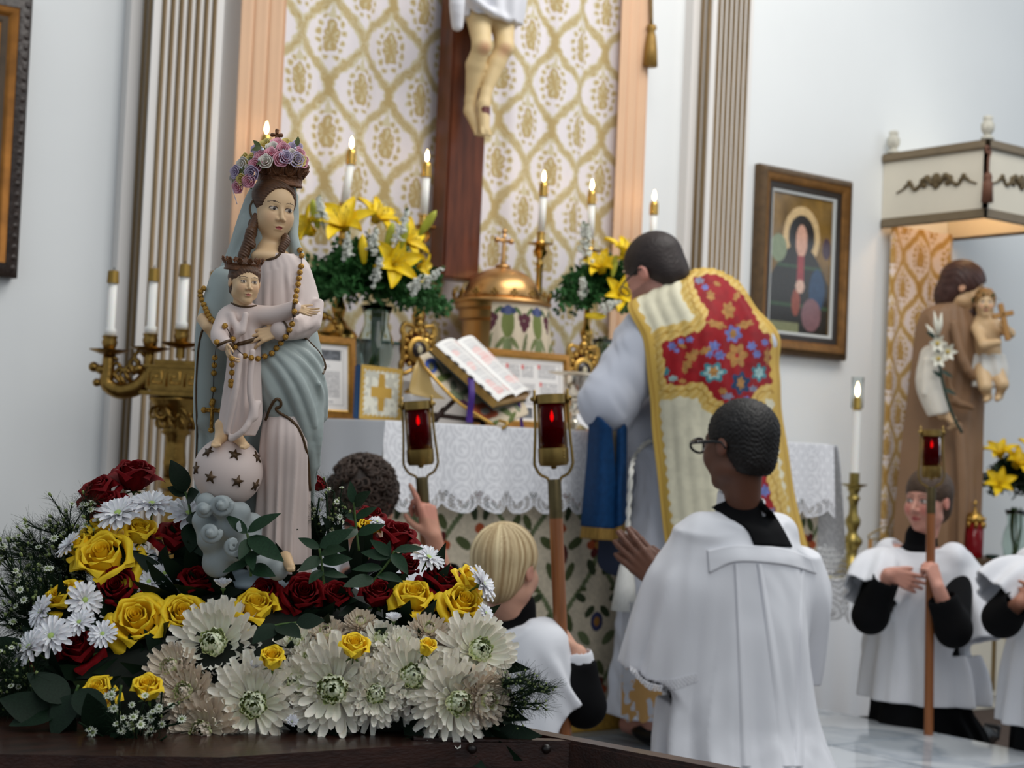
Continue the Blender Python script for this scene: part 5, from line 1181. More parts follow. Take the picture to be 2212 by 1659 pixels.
def kneel(name_label, base, face, o, Hd, hface, hup, sh_z, hw, skin, hairfn, arms, group=None, hem=0.25, neckcol=None, cz=FL, facekw={}, robe_w=(0.25, 0.20), lean=0.0, h=0.0045, amp=0.06, nf=11, surp_h=0.0055, phase=0.0, extra=None):
    """arms: list of dict(sh, el, wr, hand=(fd,pn,L,side,curls,thumb), sleeve=(r0,r1,frac), cuff)"""
    base = np.asarray(base, float); R = rotM(nz(face)); X = R[:, 0]; B = R[:, 1]
    t = thing('person', name_label, 'person', base, group=group)
    HR_ = rotM(nz(hface), hup); neck_b = np.array([0, 0, sh_z+0.03])+[base[0], base[1], 0]+B*lean
    # ---- body: one continuous figure
    pts = [o+[0, 0, Hd*0.6], base, neck_b]
    for a in arms: pts += [a['el'], a['wr'], np.asarray(a['wr'])+nz(a['hand'][0])*a['hand'][2]]
    lo, hi = bounds(pts, 0.17); lo[2] = base[2]-0.01
    F = Field(lo, hi, h)
    hipz = base[2]+0.40*(sh_z-base[2])/0.85+0.02; hip = np.array([base[0], base[1], hipz])
    F.cone(hip, neck_b-UP*0.12, hw*0.62, hw*0.60, 0.02)
    F.cone(neck_b-UP*0.06-X*hw*0.6, neck_b-UP*0.06+X*hw*0.6, 0.055, 0.055, 0.05)
    for s in (-1, 1):
        kn = hip+X*s*hw*0.42-B*0.03; kn[2] = base[2]+0.065; F.cone(hip+X*s*hw*0.4, kn, 0.085, 0.06, 0.03); ft = kn+B*0.36; ft[2] = base[2]+0.05; F.cone(kn, ft, 0.058, 0.042, 0.03); F.cone(ft, ft+B*0.09-UP*0.005, 0.04, 0.03, 0.02)
    head(F, o, HR_, Hd, neck=neck_b, kid=0.6)
    for a in arms:
        sh_, el, wr = np.asarray(a['sh']), np.asarray(a['el']), np.asarray(a['wr'])
        F.cone(sh_, el, 0.042, 0.035, 0.03).cone(el, wr, 0.034, 0.023, 0.02)
        fd, pn, L, side, curls, th = a['hand']; hand(F, wr, fd, pn, L, side, curls, thumb=th)
    F.build('body', M_skin, t, skin_col(skin, [(o, HR_, Hd)], **facekw))
    hairfn(t, o, HR_, Hd)
    # ---- cassock
    lo, hi = bounds([base-[0.36, 0.36, 0], base+[0.36, 0.36, 0], neck_b+UP*0.05]+[a['el'] for a in arms]+[a['wr'] for a in arms], 0.09); lo[2] = base[2]-0.01
    F = Field(lo, hi, surp_h); M, fold = robe(face, base, [0, sh_z-base[2]], hw, 0.15, nf, amp*0.6, phase)
    S = sh_z-base[2]; rw, rd = robe_w
    zz = [0, 0.1, 0.25*S, 0.5*S, 0.75*S, 0.93*S, S+0.02]
    F.loft(M, zz, 0, [0.14, 0.12, 0.05, 0.0, lean*0.6, lean, lean], [rw*1.0, rw*0.97, rw*0.88, rw*0.75, hw*0.84, hw*0.72, 0.075], [rd*1.7, rd*1.5, rd*1.05, rd*0.8, 0.13, 0.10, 0.07], fold)
    F.cone(neck_b-UP*0.02, neck_b+UP*0.028, 0.245*Hd*1.12, 0.235*Hd*1.1, 0.02)
    for a in arms:
        sh_, el, wr = np.asarray(a['sh']), np.asarray(a['el']), np.asarray(a['wr']); c = a.get('cuff', 0.92); r = a.get('cass', (0.062, 0.062, 0.052))
        F.cone(sh_+(el-sh_)*0.25, el, r[0]*0.85, r[1], 0.03); e = el+(wr-el)*c; F.cone(el, e, r[1], r[2], 0.03)
        ax = nz(wr-el); F.cone(e+ax*0.012, e+ax*0.09, r[2]*0.82, r[2]*0.9, 0.006, 'd')
    hd_c = o+HR_@np.array([0, 0.02, 0])*Hd
    F.ell(hd_c, np.array([0.36, 0.44, 0.52])*Hd, HR_, 0.0, 'd')
    F.build('cassock', M_black, t, smooth=1)
    # ---- surplice
    lo, hi = bounds([base-[0.36, 0.36, 0], base+[0.36, 0.36, 0], neck_b+UP*0.03]+[a['el'] for a in arms]+[a.get('ws', a['el']) for a in arms], 0.13); lo[2] = base[2]+hem-0.02
    F = Field(lo, hi, surp_h)
    f = lambda q: base[2]*0+q
    zz = [hem, hem+0.12*(S-hem)/0.6, hem+0.4*(S-hem), hem+0.7*(S-hem), S-0.06, S+0.005]
    _, fold = robe(face, base, [hem, S], hw, 0.15, nf, amp, phase)
    F.loft(M, zz, 0, [0.07, 0.06, 0.02, 0.01+lean*0.5, lean, lean], [rw*1.12, rw*1.08, rw*0.98, hw*0.98, hw*0.92, hw*0.55], [rd*1.35, rd*1.25, rd*1.02, 0.165, 0.135, 0.10], fold)
    F.cone(neck_b-UP*0.045-X*hw*0.74, neck_b-UP*0.045+X*hw*0.74, 0.062, 0.062, 0.05)
    F.loft(M, [hem-0.05, hem+0.025], 0, 0.066, rw*1.02, rd*1.20, fold, 0.0, 'd')
    for a in arms:
        sh_, el = np.asarray(a['sh']), np.asarray(a['el']); ws = np.asarray(a.get('ws', el)); r0, r1 = a.get('sleeve', (0.085, 0.115)); ax = nz(ws-sh_); Ls = np.linalg.norm(ws-sh_)
        Ms = frame(sh_-ax*0.045, x=np.cross(ax, X+0.3*UP), z=ax)
        sf = lambda th, z, Ls=Ls: 0.11*np.clip(z/Ls, 0, 1)*np.sin(5*th+phase)+0.07*np.clip(z/Ls, 0, 1)*np.sin(9*th+z*4)
        F.loft(Ms, [0, Ls*0.35, Ls*0.75, Ls+0.045], 0, 0, [r0*0.45, r0*1.0, r1*0.95, r1], [r0*0.45, r0*0.95, r1*0.85, r1*0.82], sf, 0.06)
        F.loft(Ms, [Ls*0.75, Ls+0.1], 0, 0, r1*0.9, r1*0.72, sf, 0.005, 'd')
    # neck opening
    F.loft(frame([neck_b[0], neck_b[1], sh_z-0.045]-B*0.0, x=X, z=UP), [0, 0.2], 0, 0.0, a.get('neckw', 0.088), 0.088, None, 0.006, 'd')
    def wrk(V):
        D = V-np.array([neck_b[0], neck_b[1], 0]); D[:, 2] = 0; D /= np.linalg.norm(D, axis=1)[:, None]+1e-6; q = V*np.array([1, 1, 0.10]); q2 = V@np.array([[1, 0, 0.3], [0, 1, 0.3], [0.2, 0.2, 0.2]])
        return V+D*(0.0040*n3(q, 50)+0.0016*n3(q2, 60))[:, None]
    F.build('surplice', M_surp, t, smooth=1, disp=wrk)
    # shoes
    for s in (-1, 1):
        q = np.array([base[0], base[1], base[2]])+X*s*hw*0.42+B*0.40
        F = Field(*bounds([q+UP*0.03, q+B*0.2+UP*0.05], 0.07), 0.006); F.cone(q+UP*0.05, q+B*0.10+UP*0.058, 0.040, 0.036).cone(q+B*0.10+UP*0.058, q+B*0.17+UP*0.045, 0.036, 0.030, 0.01); F.box(frame(q+B*0.185+UP*0.065, x=X, z=UP+B*0.3), 0.034, 0.012, 0.03, 0.006, 0.004); F.build('shoe', M_shoe, t)
    return t, R, neck_b
# ---------------------------------------------------------------- hair styles
def hair_short(col, bump=0.0015, s=700, g=1.0, **kw):
    def fn(t, o, R, H):
        F = Field(o-H*0.62, o+H*0.62, 0.0032); hair_shell(F, o, R, H, g, **kw)
        def dp(V): return V+(V-o)/np.linalg.norm(V-o, axis=1)[:, None]*(n3(V, s)*bump)[:, None]
        F.build('hair', M_hair, t, lambda V: lin(col)[None, :]*(0.75+0.5*vnoise(V[:, 0]+V[:, 1], V[:, 2], 160, 3))[:, None], disp=dp)
    return fn
def hair_straight(c1, c2, **kw):
    def fn(t, o, R, H):
        F = Field(o-H*0.66, o+H*0.66, 0.003); hair_shell(F, o, R, H, 1.06, front=(0, -0.46, -0.20), fr=(0.30, 0.30, 0.36), nape=-0.40, **kw)
        def dp(V):
            L = head_local(V, o, R, H); th = np.arctan2(L[:, 0], L[:, 1]-0.2); g = (vnoise(th*12+20, L[:, 2]*2.2+9, 1.2, 7)-0.5)*2+(vnoise(th*30+20, L[:, 2]*2+9, 1.2, 8)-0.5)
            return V+(V-o)/np.linalg.norm(V-o, axis=1)[:, None]*(g*0.0011)[:, None]
        def cl(V):
            L = head_local(V, o, R, H); th = np.arctan2(L[:, 0], L[:, 1]-0.2); q = vnoise(th*9+20, L[:, 2]*1.2+9, 1.4, 5)*0.6+vnoise(th*30+20, L[:, 2]*0.8+9, 1.3, 6)*0.4
            q = np.clip((q-0.25)/0.5, 0, 1); q *= np.clip(1.0-0.55*np.clip(-L[:, 2]-0.02, 0, 1)/0.3, 0.3, 1); return lin(c1)*(1-q[:, None])+lin(c2)*q[:, None]
        F.build('hair', M_hair, t, cl, disp=dp)
    return fn
def hair_curly(col, n=330):
    def fn(t, o, R, H):
        F = Field(o-H*0.62, o+H*0.62, 0.004); hair_shell(F, o, R, H, 1.04, nape=-0.30); V, Q = F.mesh(); Vs = [V]; Qs = [Q]; k = len(V); Cs = [np.tile(lin(col)*0.6, (len(V), 1))]
        sel = RNG.choice(len(V), n*3); c_ = 0
        for i in sel:
            L = head_local(V[i][None], o, R, H)[0]
            if L[1] < -0.30 or L[2] < -0.22 or c_ >= n: continue
            c_ += 1; nm = nz(V[i]-o); a = nz(np.cross(nm, rdir())); b = np.cross(nm, a); ph = RNG.random()*6; tt_ = np.linspace(0, 1, 14); r = 0.008+0.006*RNG.random()
            pts = V[i]+nm*0.002+np.outer(r*np.cos(ph+tt_*9)*(1-0.3*tt_), a)+np.outer(r*np.sin(ph+tt_*9), b)+np.outer(tt_*0.018+0.004*np.sin(tt_*5), nm)
            mb = MB().tube(pts, 0.0042*(1-0.5*tt_), 5, caps=False); v = mb.V[0]; Vs.append(v); Qs.append(np.array(mb.F)+k); k += len(v); Cs.append(np.tile(lin(col)*(0.7+0.7*RNG.random()), (len(v), 1)))
        obj('hair', np.concatenate(Vs), np.concatenate(Qs), M_hair, t, np.concatenate(Cs))
    return fn
# ---------------------------------------------------------------- blond server (faces along +x)
Zb = 3.92; o = P(1096, 1228, Zb); bs = P(1106, 1400, Zb+0.02); base = np.array([bs[0], bs[1], FL])
wr = P(1247, 1412, Zb-0.02); fdir = nz([0.975, 0.224, 0])
kneel('young server with straight blond hair in white surplice, kneeling and gripping a torch', base, fdir, o, 0.21, nz([0.95, 0.32, -0.02]), UP, P(1120, 1368, Zb)[2], 0.118, (214, 164, 140),
      hair_straight((166, 136, 94), (240, 218, 172)),
      [dict(sh=P(1142, 1412, Zb-0.06), el=P(1262, 1525, Zb-0.02), wr=wr, hand=(nz(-HR*0.55+UP*0.75+HF*0.25), nz(-HR*0.8-UP*0.4-HF*0.2), 0.135, 1, [(45, 70, 40), (50, 75, 40), (55, 75, 40), (60, 75, 40)], [(0.13, -0.03, 0.12), (0.20, -0.10, 0.28), (0.22, -0.18, 0.42), (0.20, -0.23, 0.52)]), ws=P(1222, 1535, Zb-0.05), sleeve=(0.055, 0.07), cuff=0.72, cass=(0.05, 0.048, 0.044)),
       dict(sh=P(1050, 1420, Zb+0.12), el=P(1090, 1520, Zb+0.16), wr=P(1150, 1460, Zb+0.2), hand=(nz(HR+UP*0.3), nz(-HR*0.2+UP), 0.12, -1, [(20, 25, 15)]*4, None), ws=P(1090, 1515, Zb+0.16), sleeve=(0.06, 0.085), cuff=0.9, cass=(0.05, 0.048, 0.044))],
      hem=0.28, robe_w=(0.165, 0.145), facekw=dict(brow=(170, 140, 100), blush=0.4), h=0.004, amp=0.05, nf=9)
bl = bpy.data.objects['person']; el_ = P(1262, 1525, Zb-0.02); ax_ = nz(wr-el_); F = Field(wr-0.1, wr+0.1, 0.003); F.cone(wr-ax_*0.055, wr-ax_*0.012, 0.040, 0.038); F.cone(wr-ax_*0.03, wr+ax_*0.05, 0.032, 0.034, 0, 'd'); F.build('shirt_cuff', M_surp, bl, smooth=1)
# ---------------------------------------------------------------- curly server
Zq = 4.42; o = P(790, 1083, Zq); bs = P(800, 1300, Zq); base = np.array([bs[0], bs[1], FL])
kneel('server with dark curly hair kneeling behind the flowers, one hand raised on a torch pole', base, nz([0.96, 0.28, 0]), o, 0.215, nz([0.9, 0.42, -0.12]), UP, P(800, 1250, Zq)[2], 0.15, (190, 136, 112),
      hair_curly((58, 42, 32)),
      [dict(sh=P(860, 1270, Zq-0.08), el=P(965, 1290, Zq-0.06), wr=P(936, 1160, Zq-0.09), hand=(nz(UP*0.95-HR*0.25), nz(-HR*0.75+HF*0.55), 0.165, 1, [(6, 8, 5), (62, 75, 40), (66, 75, 40), (70, 75, 40)], [(0.13, -0.03, 0.10), (0.24, -0.10, 0.22), (0.27, -0.20, 0.34), (0.24, -0.28, 0.44)]), ws=P(935, 1300, Zq-0.06), sleeve=(0.075, 0.1), cuff=0.35),
       dict(sh=P(760, 1280, Zq+0.12), el=P(800, 1400, Zq+0.2), wr=P(870, 1340, Zq+0.25), hand=(nz(HR+UP*0.2), nz(UP), 0.15, -1, [(20, 25, 15)]*4, None), sleeve=(0.075, 0.1))],
      hem=0.3, robe_w=(0.22, 0.18), h=0.005)
# ---------------------------------------------------------------- server by the shrine (faces along -x)
Zs = 6.02; o = P(2003, 1082, Zs); bs = P(1985, 1300, Zs+0.02); base = np.array([bs[0], bs[1], FL])
kneel('brown-haired server kneeling with one hand on the chest, gripping a torch before the shrine', base, nz([-0.95, -0.25, 0]), o, 0.228, nz(-HR*0.70-HF*0.72-UP*0.02), UP, P(1990, 1195, Zs)[2], 0.165, (206, 150, 132),
      hair_short((72, 54, 40), 0.002, 420, 1.05, front=(0, -0.47, -0.20), top=0.02),
      [dict(sh=P(1905, 1215, Zs-0.02), el=P(1880, 1330, Zs-0.12), wr=P(1918, 1240, Zs-0.20), hand=(nz(HR*0.95-UP*0.28+HF*0.1), nz(HF*0.9+HR*0.1), 0.17, 1, [(12, 18, 10), (14, 18, 10), (14, 20, 10), (16, 22, 10)], [(0.10, -0.03, 0.10), (0.20, -0.03, 0.26), (0.25, -0.03, 0.38), (0.27, -0.03, 0.46)]), ws=P(1878, 1290, Zs-0.12), sleeve=(0.085, 0.115), cuff=0.80),
       dict(sh=P(2075, 1225, Zs+0.02), el=P(2060, 1360, ZT3-0.06), wr=P(2026, 1268, ZT3-0.075), hand=(nz(UP*0.90-HR*0.32+HF*0.1), nz(HF*0.80-HR*0.45), 0.15, -1, GRIP, [(0.13, -0.03, 0.12), (0.22, -0.08, 0.28), (0.24, -0.14, 0.44), (0.22, -0.18, 0.56)]), ws=P(2100, 1385, Zs-0.05), sleeve=(0.10, 0.14), cuff=0.62, cass=(0.06, 0.06, 0.056), neckw=0.105)],
      hem=0.235, robe_w=(0.215, 0.165), facekw=dict(lips=(186, 92, 88), brow=(96, 66, 50), blush=0.6, flush=(206, 116, 106), gaze=-0.012), h=0.004, amp=0.06, nf=10)
# ---------------------------------------------------------------- server at the frame edge
Ze = 5.55; o = P(2335, 1095, Ze); bs = P(2305, 1300, Ze); base = np.array([bs[0], bs[1], FL])
kneel('server in surplice kneeling next to the shrine cabinet, forearms folded before him', base, nz([-0.95, -0.25, 0]), o, 0.225, nz(-HR*0.75-HF*0.6), UP, P(2300, 1215, Ze)[2], 0.165, (176, 122, 100),
      hair_short((40, 30, 26)),
      [dict(sh=P(2225, 1240, Ze-0.02), el=P(2165, 1335, Ze-0.08), wr=P(2205, 1300, Ze-0.18), hand=(nz(HR*0.8+UP*0.35), nz(HF*0.9), 0.17, 1, [(12, 18, 10)]*4, None), ws=P(2155, 1300, Ze-0.06), sleeve=(0.085, 0.115), cuff=0.75),
       dict(sh=P(2390, 1240, Ze), el=P(2390, 1370, Ze-0.1), wr=P(2300, 1310, Ze-0.2), hand=(nz(-HR*0.8+UP*0.35), nz(HF*0.9), 0.17, -1, [(12, 18, 10)]*4, None), sleeve=(0.085, 0.115))],
      hem=0.235, robe_w=(0.215, 0.165), h=0.006)
# ---------------------------------------------------------------- teenage server facing the altar
Zt = 4.2; o = P(1594, 962, Zt); bs = P(1592, 1300, Zt+0.03); base = np.array([bs[0], bs[1], FL]); shz = P(1600, 1146, Zt)[2]
pray = dict(fd=nz(UP*0.62-HR*0.70+HF*0.30))
wl = P(1432, 1262, Zt-0.06)
def teen_hair(t, o, R, H):
    F = Field(o-H*0.62, o+H*0.62, 0.003); hair_shell(F, o, R, H, 1.015, front=(0, -0.455, -0.13), nape=-0.30)
    def dp(V): return V+(V-o)/np.linalg.norm(V-o, axis=1)[:, None]*(n3(V, 520)*0.0028+n3(V, 900)*0.0012)[:, None]
    F.build('hair', M_hair, t, lambda V: lin((24, 21, 20))[None, :]*(0.6+0.8*vnoise(V[:, 0]+V[:, 1], V[:, 2], 200, 3))[:, None], disp=dp)
t, R, nb = kneel('dark-haired server in glasses and white surplice, kneeling in prayer behind the priest', base, nz([-0.04, 1, 0]), o, 0.232, nz([-0.12, 1, -0.05]), UP, shz, 0.19, (104, 68, 52),
      teen_hair,
      [dict(sh=P(1492, 1200, Zt-0.05), el=P(1425, 1420, Zt-0.02), wr=wl, hand=(pray['fd'], nz(HR*0.3+HF*0.85), 0.185, -1, [(6, 8, 5)]*4, [(0.12, -0.03, 0.10), (0.20, -0.05, 0.26), (0.22, -0.06, 0.38), (0.22, -0.07, 0.48)]), ws=P(1424, 1455, Zt-0.03), sleeve=(0.10, 0.118), cuff=0.8, neckw=0.072),
       dict(sh=P(1730, 1225, Zt+0.16), el=P(1640, 1420, Zt+0.30), wr=wl+HF*0.05+HR*0.02, hand=(pray['fd'], nz(-HR*0.3-HF*0.85), 0.185, 1, [(6, 8, 5)]*4, [(0.12, -0.03, 0.10), (0.20, -0.05, 0.26), (0.22, -0.06, 0.38), (0.22, -0.07, 0.48)]), ws=P(1680, 1440, Zt+0.24), sleeve=(0.10, 0.12), cuff=0.8, neckw=0.072)],
      hem=0.10, robe_w=(0.235, 0.185), facekw=dict(lips=(110, 66, 58), brow=(26, 20, 18), blush=0.1, flush=(120, 74, 60)), h=0.004, amp=0.06, nf=10, phase=0.6)
B = R[:, 1]; Xl = R[:, 0]
# white collar, black back panel, yoke band and pleats
F = Field(nb-0.16, nb+0.16, 0.003); F.cone(nb+UP*0.012, nb+UP*0.052, 0.066, 0.063); F.cone(nb-UP*0.1, nb+UP*0.15, 0.058, 0.058, 0, 'd'); F.box(frame(nb+UP*0.09, x=Xl, z=UP+B*0.25), 0.2, 0.2, 0.028, 0, 0, 'd'); F.box(frame(nb-UP*0.035, x=Xl, z=UP), 0.2, 0.2, 0.04, 0, 0, 'd')
F.build('white_collar', M_surp, t, smooth=1)
SUR = [c for c in t.children if c.name.startswith('surplice')][0]; CAS = [c for c in t.children if c.name.startswith('cassock')][0]
TSU = bvh(SUR, CAS)
def conform(ctrl, nr, nc, T, off, Zd, bulge=None):
    c = _cr(_cr(np.array(ctrl, float), nr, 0), nc, 1); D = np.empty((nr, nc)); 
    for i in range(nr):
        for j in range(nc):
            h_ = hit(T, c[i, j, 0], c[i, j, 1]); D[i, j] = (h_-CAM)@_F if h_ is not None else np.nan
    m = np.nanmedian(D) if not np.all(np.isnan(D)) else Zd; D = np.where(np.isnan(D), m, D)
    for _ in range(4):
        Q = np.pad(D, 1, mode='edge'); D = np.minimum(D, (Q[:-2, 1:-1]+Q[2:, 1:-1]+Q[1:-1, :-2]+Q[1:-1, 2:])/4)
    D = D-off
    if bulge is not None: D = D-bulge(np.linspace(0, 1, nc))[None, :]
    return np.array([[P(c[i, j, 0], c[i, j, 1], D[i, j]) for j in range(nc)] for i in range(nr)])
G = conform([[(1536, 1096), (1590, 1074), (1640, 1076)], [(1572, 1116), (1625, 1096), (1668, 1106)], [(1612, 1142), (1652, 1132), (1690, 1142)], [(1630, 1178), (1671, 1180), (1711, 1182)]], 22, 18, TSU, 0.005, Zt)
sheet_obj('black_back_panel', G, M_black, t, thick=0.005)
G = conform([[(1528, 1188), (1590, 1178), (1690, 1184), (1752, 1206)], [(1532, 1238), (1592, 1214), (1695, 1221), (1764, 1240)]], 10, 50, TSU, 0.003, Zt)
sheet_obj('yoke_band', G, M_surp, t, thick=0.004)
for (ua, ub, w_) in ((1590, 1612, 9), (1640, 1705, 12), (1736, 1726, 8)):
    um = (ua+ub)/2; G = conform([[(ua-w_*0.6, 1218), (ua+w_*0.6, 1218)], [(um-w_, 1430), (um+w_, 1430)], [(ub-w_*1.5, 1655), (ub+w_*1.5, 1655)]], 40, 9, TSU, -0.001, Zt, lambda q: 0.010*np.sin(np.pi*q)**1.5)
    sheet_obj('pleat', G, M_surp, t)
# lace at the sleeve hem
G = conform([[(1358, 1430), (1400, 1464), (1450, 1468), (1505, 1455)], [(1362, 1452), (1402, 1490), (1450, 1492), (1508, 1472)]], 14, 90, TSU, 0.004, Zt)
def tl(S, T, G):
    C = np.ones(S.shape+(4,)); C[..., :3] = lin((224, 224, 228)); C[(np.sin(S*150)*np.sin(T*14) > 0.25) & (T < 0.9), 3] = 0; C[T > 0.86+0.14*np.abs(np.sin(S*40)), 3] = 0; return C
sheet_obj('sleeve_lace', G, M_lace, t, tl)
# glasses
Rh = rotM(nz([-0.12, 1, -0.05])); H_ = 0.232; w_ = lambda p: o+H_*(Rh@np.asarray(p, float))
gl = thing('eyeglasses', 'black plastic glasses on the kneeling dark-haired server', 'glasses', w_((0, -0.4, -0.02)))
for s in (-1, 1):
    a = np.linspace(0, 2*math.pi, 30)
    MB().tube([w_((s*0.155+0.115*math.cos(q), -0.44-0.02*math.cos(2*q), 0.0+0.082*math.sin(q))) for q in a], 0.0035, 6).build('rim', M_blackp, gl)
    MB().tube([w_(p) for p in ((s*0.285, -0.42, 0.035), (s*0.345, -0.30, 0.035), (s*0.362, -0.05, 0.030), (s*0.352, 0.05, 0.02), (s*0.345, 0.10, -0.05))], [0.006, 0.0055, 0.004, 0.003, 0.003], 8).build('temple', M_blackp, gl)
MB().tube([w_((-0.045, -0.455, 0.02)), w_((0, -0.465, 0.035)), w_((0.045, -0.455, 0.02))], 0.003, 6).build('bridge', M_blackp, gl)
for k in range(6): 
    q = w_((0.366, -0.27+0.035*k, 0.035)); MB().box(-0.0015, 0.0015, -0.0008, 0.0008, -0.0025, 0.0025, M=frame(q, x=Rh[:, 1], z=UP)).build('temple_mark', mat('pale_mark', (190, 190, 190), 0.5), gl)

# ---------------------------------------------------------------- priest
Zp = 5.34
def PP(u, v, dz=0.0): return P(u, v, Zp+dz)
pb = PP(1500, 1400); pb[2] = 0.0
pr = thing('person', 'priest in embroidered cream and red chasuble bending over the altar', 'person', pb)
o = PP(1412, 590, -0.02); Hp = 0.25; fp = nz(-HR*0.62+HF*0.52-UP*0.50); Rp = rotM(fp, nz(UP+HF*0.25-HR*0.5)); nk = PP(1478, 668, 0.02)
el, wr, sh_ = PP(1312, 868, -0.10), PP(1290, 935, 0.06), PP(1408, 735, -0.06)
hip = PP(1500, 1040, 0.05)
lo, hi = bounds([o, nk, el, wr, pb, hip, PP(1640, 720, 0.1)], 0.24); lo[2] = -0.005
F = Field(lo, hi, 0.006)
F.cone(hip, PP(1500, 780, 0.06), 0.13, 0.13, 0.05).cone(PP(1500, 780, 0.06), PP(1480, 700, 0.05), 0.15, 0.10, 0.05)
for s in (-1, 1):
    k_ = hip+np.array([s*0.09, 0.03, 0]); kk = k_.copy(); kk[2] = 0.5; ft = kk.copy(); ft[2] = 0.07; F.cone(k_, kk, 0.085, 0.07, 0.04).cone(kk, ft, 0.065, 0.045, 0.03).cone(ft-UP*0.02, ft-UP*0.025+np.array([0, 0.15, 0]), 0.04, 0.03, 0.02)
F.cone(nk-HR*0.05, sh_, 0.08, 0.07, 0.05).cone(sh_, el, 0.06, 0.05, 0.03).cone(el, wr, 0.045, 0.03, 0.03)
F.cone(nk, PP(1620, 740, 0.12), 0.08, 0.07, 0.05).cone(PP(1620, 740, 0.12), PP(1600, 900, 0.05+0.14), 0.06, 0.05, 0.03).cone(PP(1600, 900, 0.19), PP(1440, 925, 0.22), 0.045, 0.03, 0.03)
hand(F, wr, nz(HF*0.8-UP*0.35-HR*0.2), nz(-UP), 0.19, -1, [(15, 20, 12)]*4)
hand(F, PP(1440, 925, 0.22), nz(HF*0.4-HR*0.8-UP*0.2), nz(-UP), 0.19, 1, [(15, 20, 12)]*4)
head(F, o, Rp, Hp, neck=nk, jaw=1.05)
def pcol(V):
    C = skin_col((206, 150, 134), [(o, Rp, Hp)], brow=(50, 36, 30), blush=0.3)(V); L = head_local(V, o, Rp, Hp)
    m = (L[:, 2] < -0.12) & (L[:, 1] < 0.12) & (L[:, 2] > -0.52) & ~((np.abs(L[:, 0]) < 0.1) & (L[:, 2] > -0.2)); C[m] = C[m]*0.55+lin((96, 72, 66))*0.3
    return C
F.build('body', M_skin, pr, pcol)
hair_short((42, 32, 30), 0.0014, 620, 1.0, front=(0, -0.475, -0.16), nape=-0.33)(pr, o, Rp, Hp)
# alb
lo, hi = bounds([nk, el, wr, pb, PP(1640, 720, 0.1)], 0.27); lo[2] = 0.05
F = Field(lo, hi, 0.0065); Mr = np.eye(4); Mr[:3, 3] = [hip[0], hip[1], 0]; hz = hip[2]
fold = lambda th, z: 0.05*np.clip((hz+0.05-z)/hz, 0, 1)**0.7*np.sin(12*th+1.4*np.sin(2*th))+0.03*np.clip((hz-z)/hz, 0, 1)*np.sin(19*th)
F.loft(Mr, [0.10, 0.3, 0.6, hz-0.04, hz+0.1], 0, [0.02, 0.02, 0.01, 0, 0], [0.26, 0.25, 0.235, 0.205, 0.2], [0.20, 0.195, 0.19, 0.18, 0.18], fold)
F.chain([PP(1500, 1000, 0.06), PP(1500, 860, 0.08), PP(1505, 740, 0.07), PP(1480, 690, 0.05)], [0.17, 0.175, 0.16, 0.10], 0.04)
F.ell(PP(1392, 930, 0.03), (0.075, 0.075, 0.10), None, 0.04)
F.cone(nk-HR*0.04-UP*0.03, sh_, 0.09, 0.098, 0.05).cone(sh_, el, 0.105, 0.092, 0.05).cone(el, PP(1320, 925, -0.02), 0.088, 0.062, 0.04)
F.cone(nk-UP*0.03, PP(1615, 745, 0.12), 0.09, 0.09, 0.05).cone(PP(1615, 745, 0.12), PP(1605, 890, 0.18), 0.09, 0.08, 0.05).cone(PP(1605, 890, 0.18), PP(1480, 925, 0.22), 0.08, 0.07, 0.04)
F.ell(o+Rp@np.array([0, 0.0, 0.0])*Hp, np.array([0.38, 0.45, 0.53])*Hp, Rp, 0.0, 'd')
def albd(V):
    q = V@np.array([[1, 0, 0.4], [0, 1, 0.4], [0.5, -0.3, 0.6]]); f = 0.005*n3(q, 34)+0.003*n3(q*[1, 1, 0.4], 70); return V+np.stack([f, -f, 0*f], 1)
alb = F.build('alb', M_alb, pr, disp=albd, smooth=2)
# amice collar
F = Field(nk-0.16, nk+0.16, 0.004); up_ = nz(o-nk); F.cone(nk-up_*0.02, nk+up_*0.045, 0.088, 0.074); F.cone(nk-up_*0.1, nk+up_*0.16, 0.068, 0.066, 0, 'd'); F.ell(o, np.array([0.34, 0.42, 0.5])*Hp, Rp, 0.0, 'd')
F.build('amice_collar', M_surp, pr, smooth=1)
# spectacles
wq = lambda p: o+Hp*(Rp@np.asarray(p, float)); gl = thing('eyeglasses', 'dark thin-framed spectacles on the bending priest', 'glasses', wq((0, -0.4, 0)))
for s in (-1, 1):
    MB().tube([wq((s*0.14+0.10*math.cos(q), -0.43, -0.01+0.07*math.sin(q))) for q in np.linspace(0, 2*math.pi, 24)], 0.0025, 6).build('rim', M_blackp, gl)
    MB().tube([wq(p) for p in ((s*0.25, -0.42, 0.02), (s*0.345, -0.25, 0.03), (s*0.362, 0.0, 0.04), (s*0.355, 0.06, 0.02))], 0.003, 6).build('temple', M_blackp, gl)
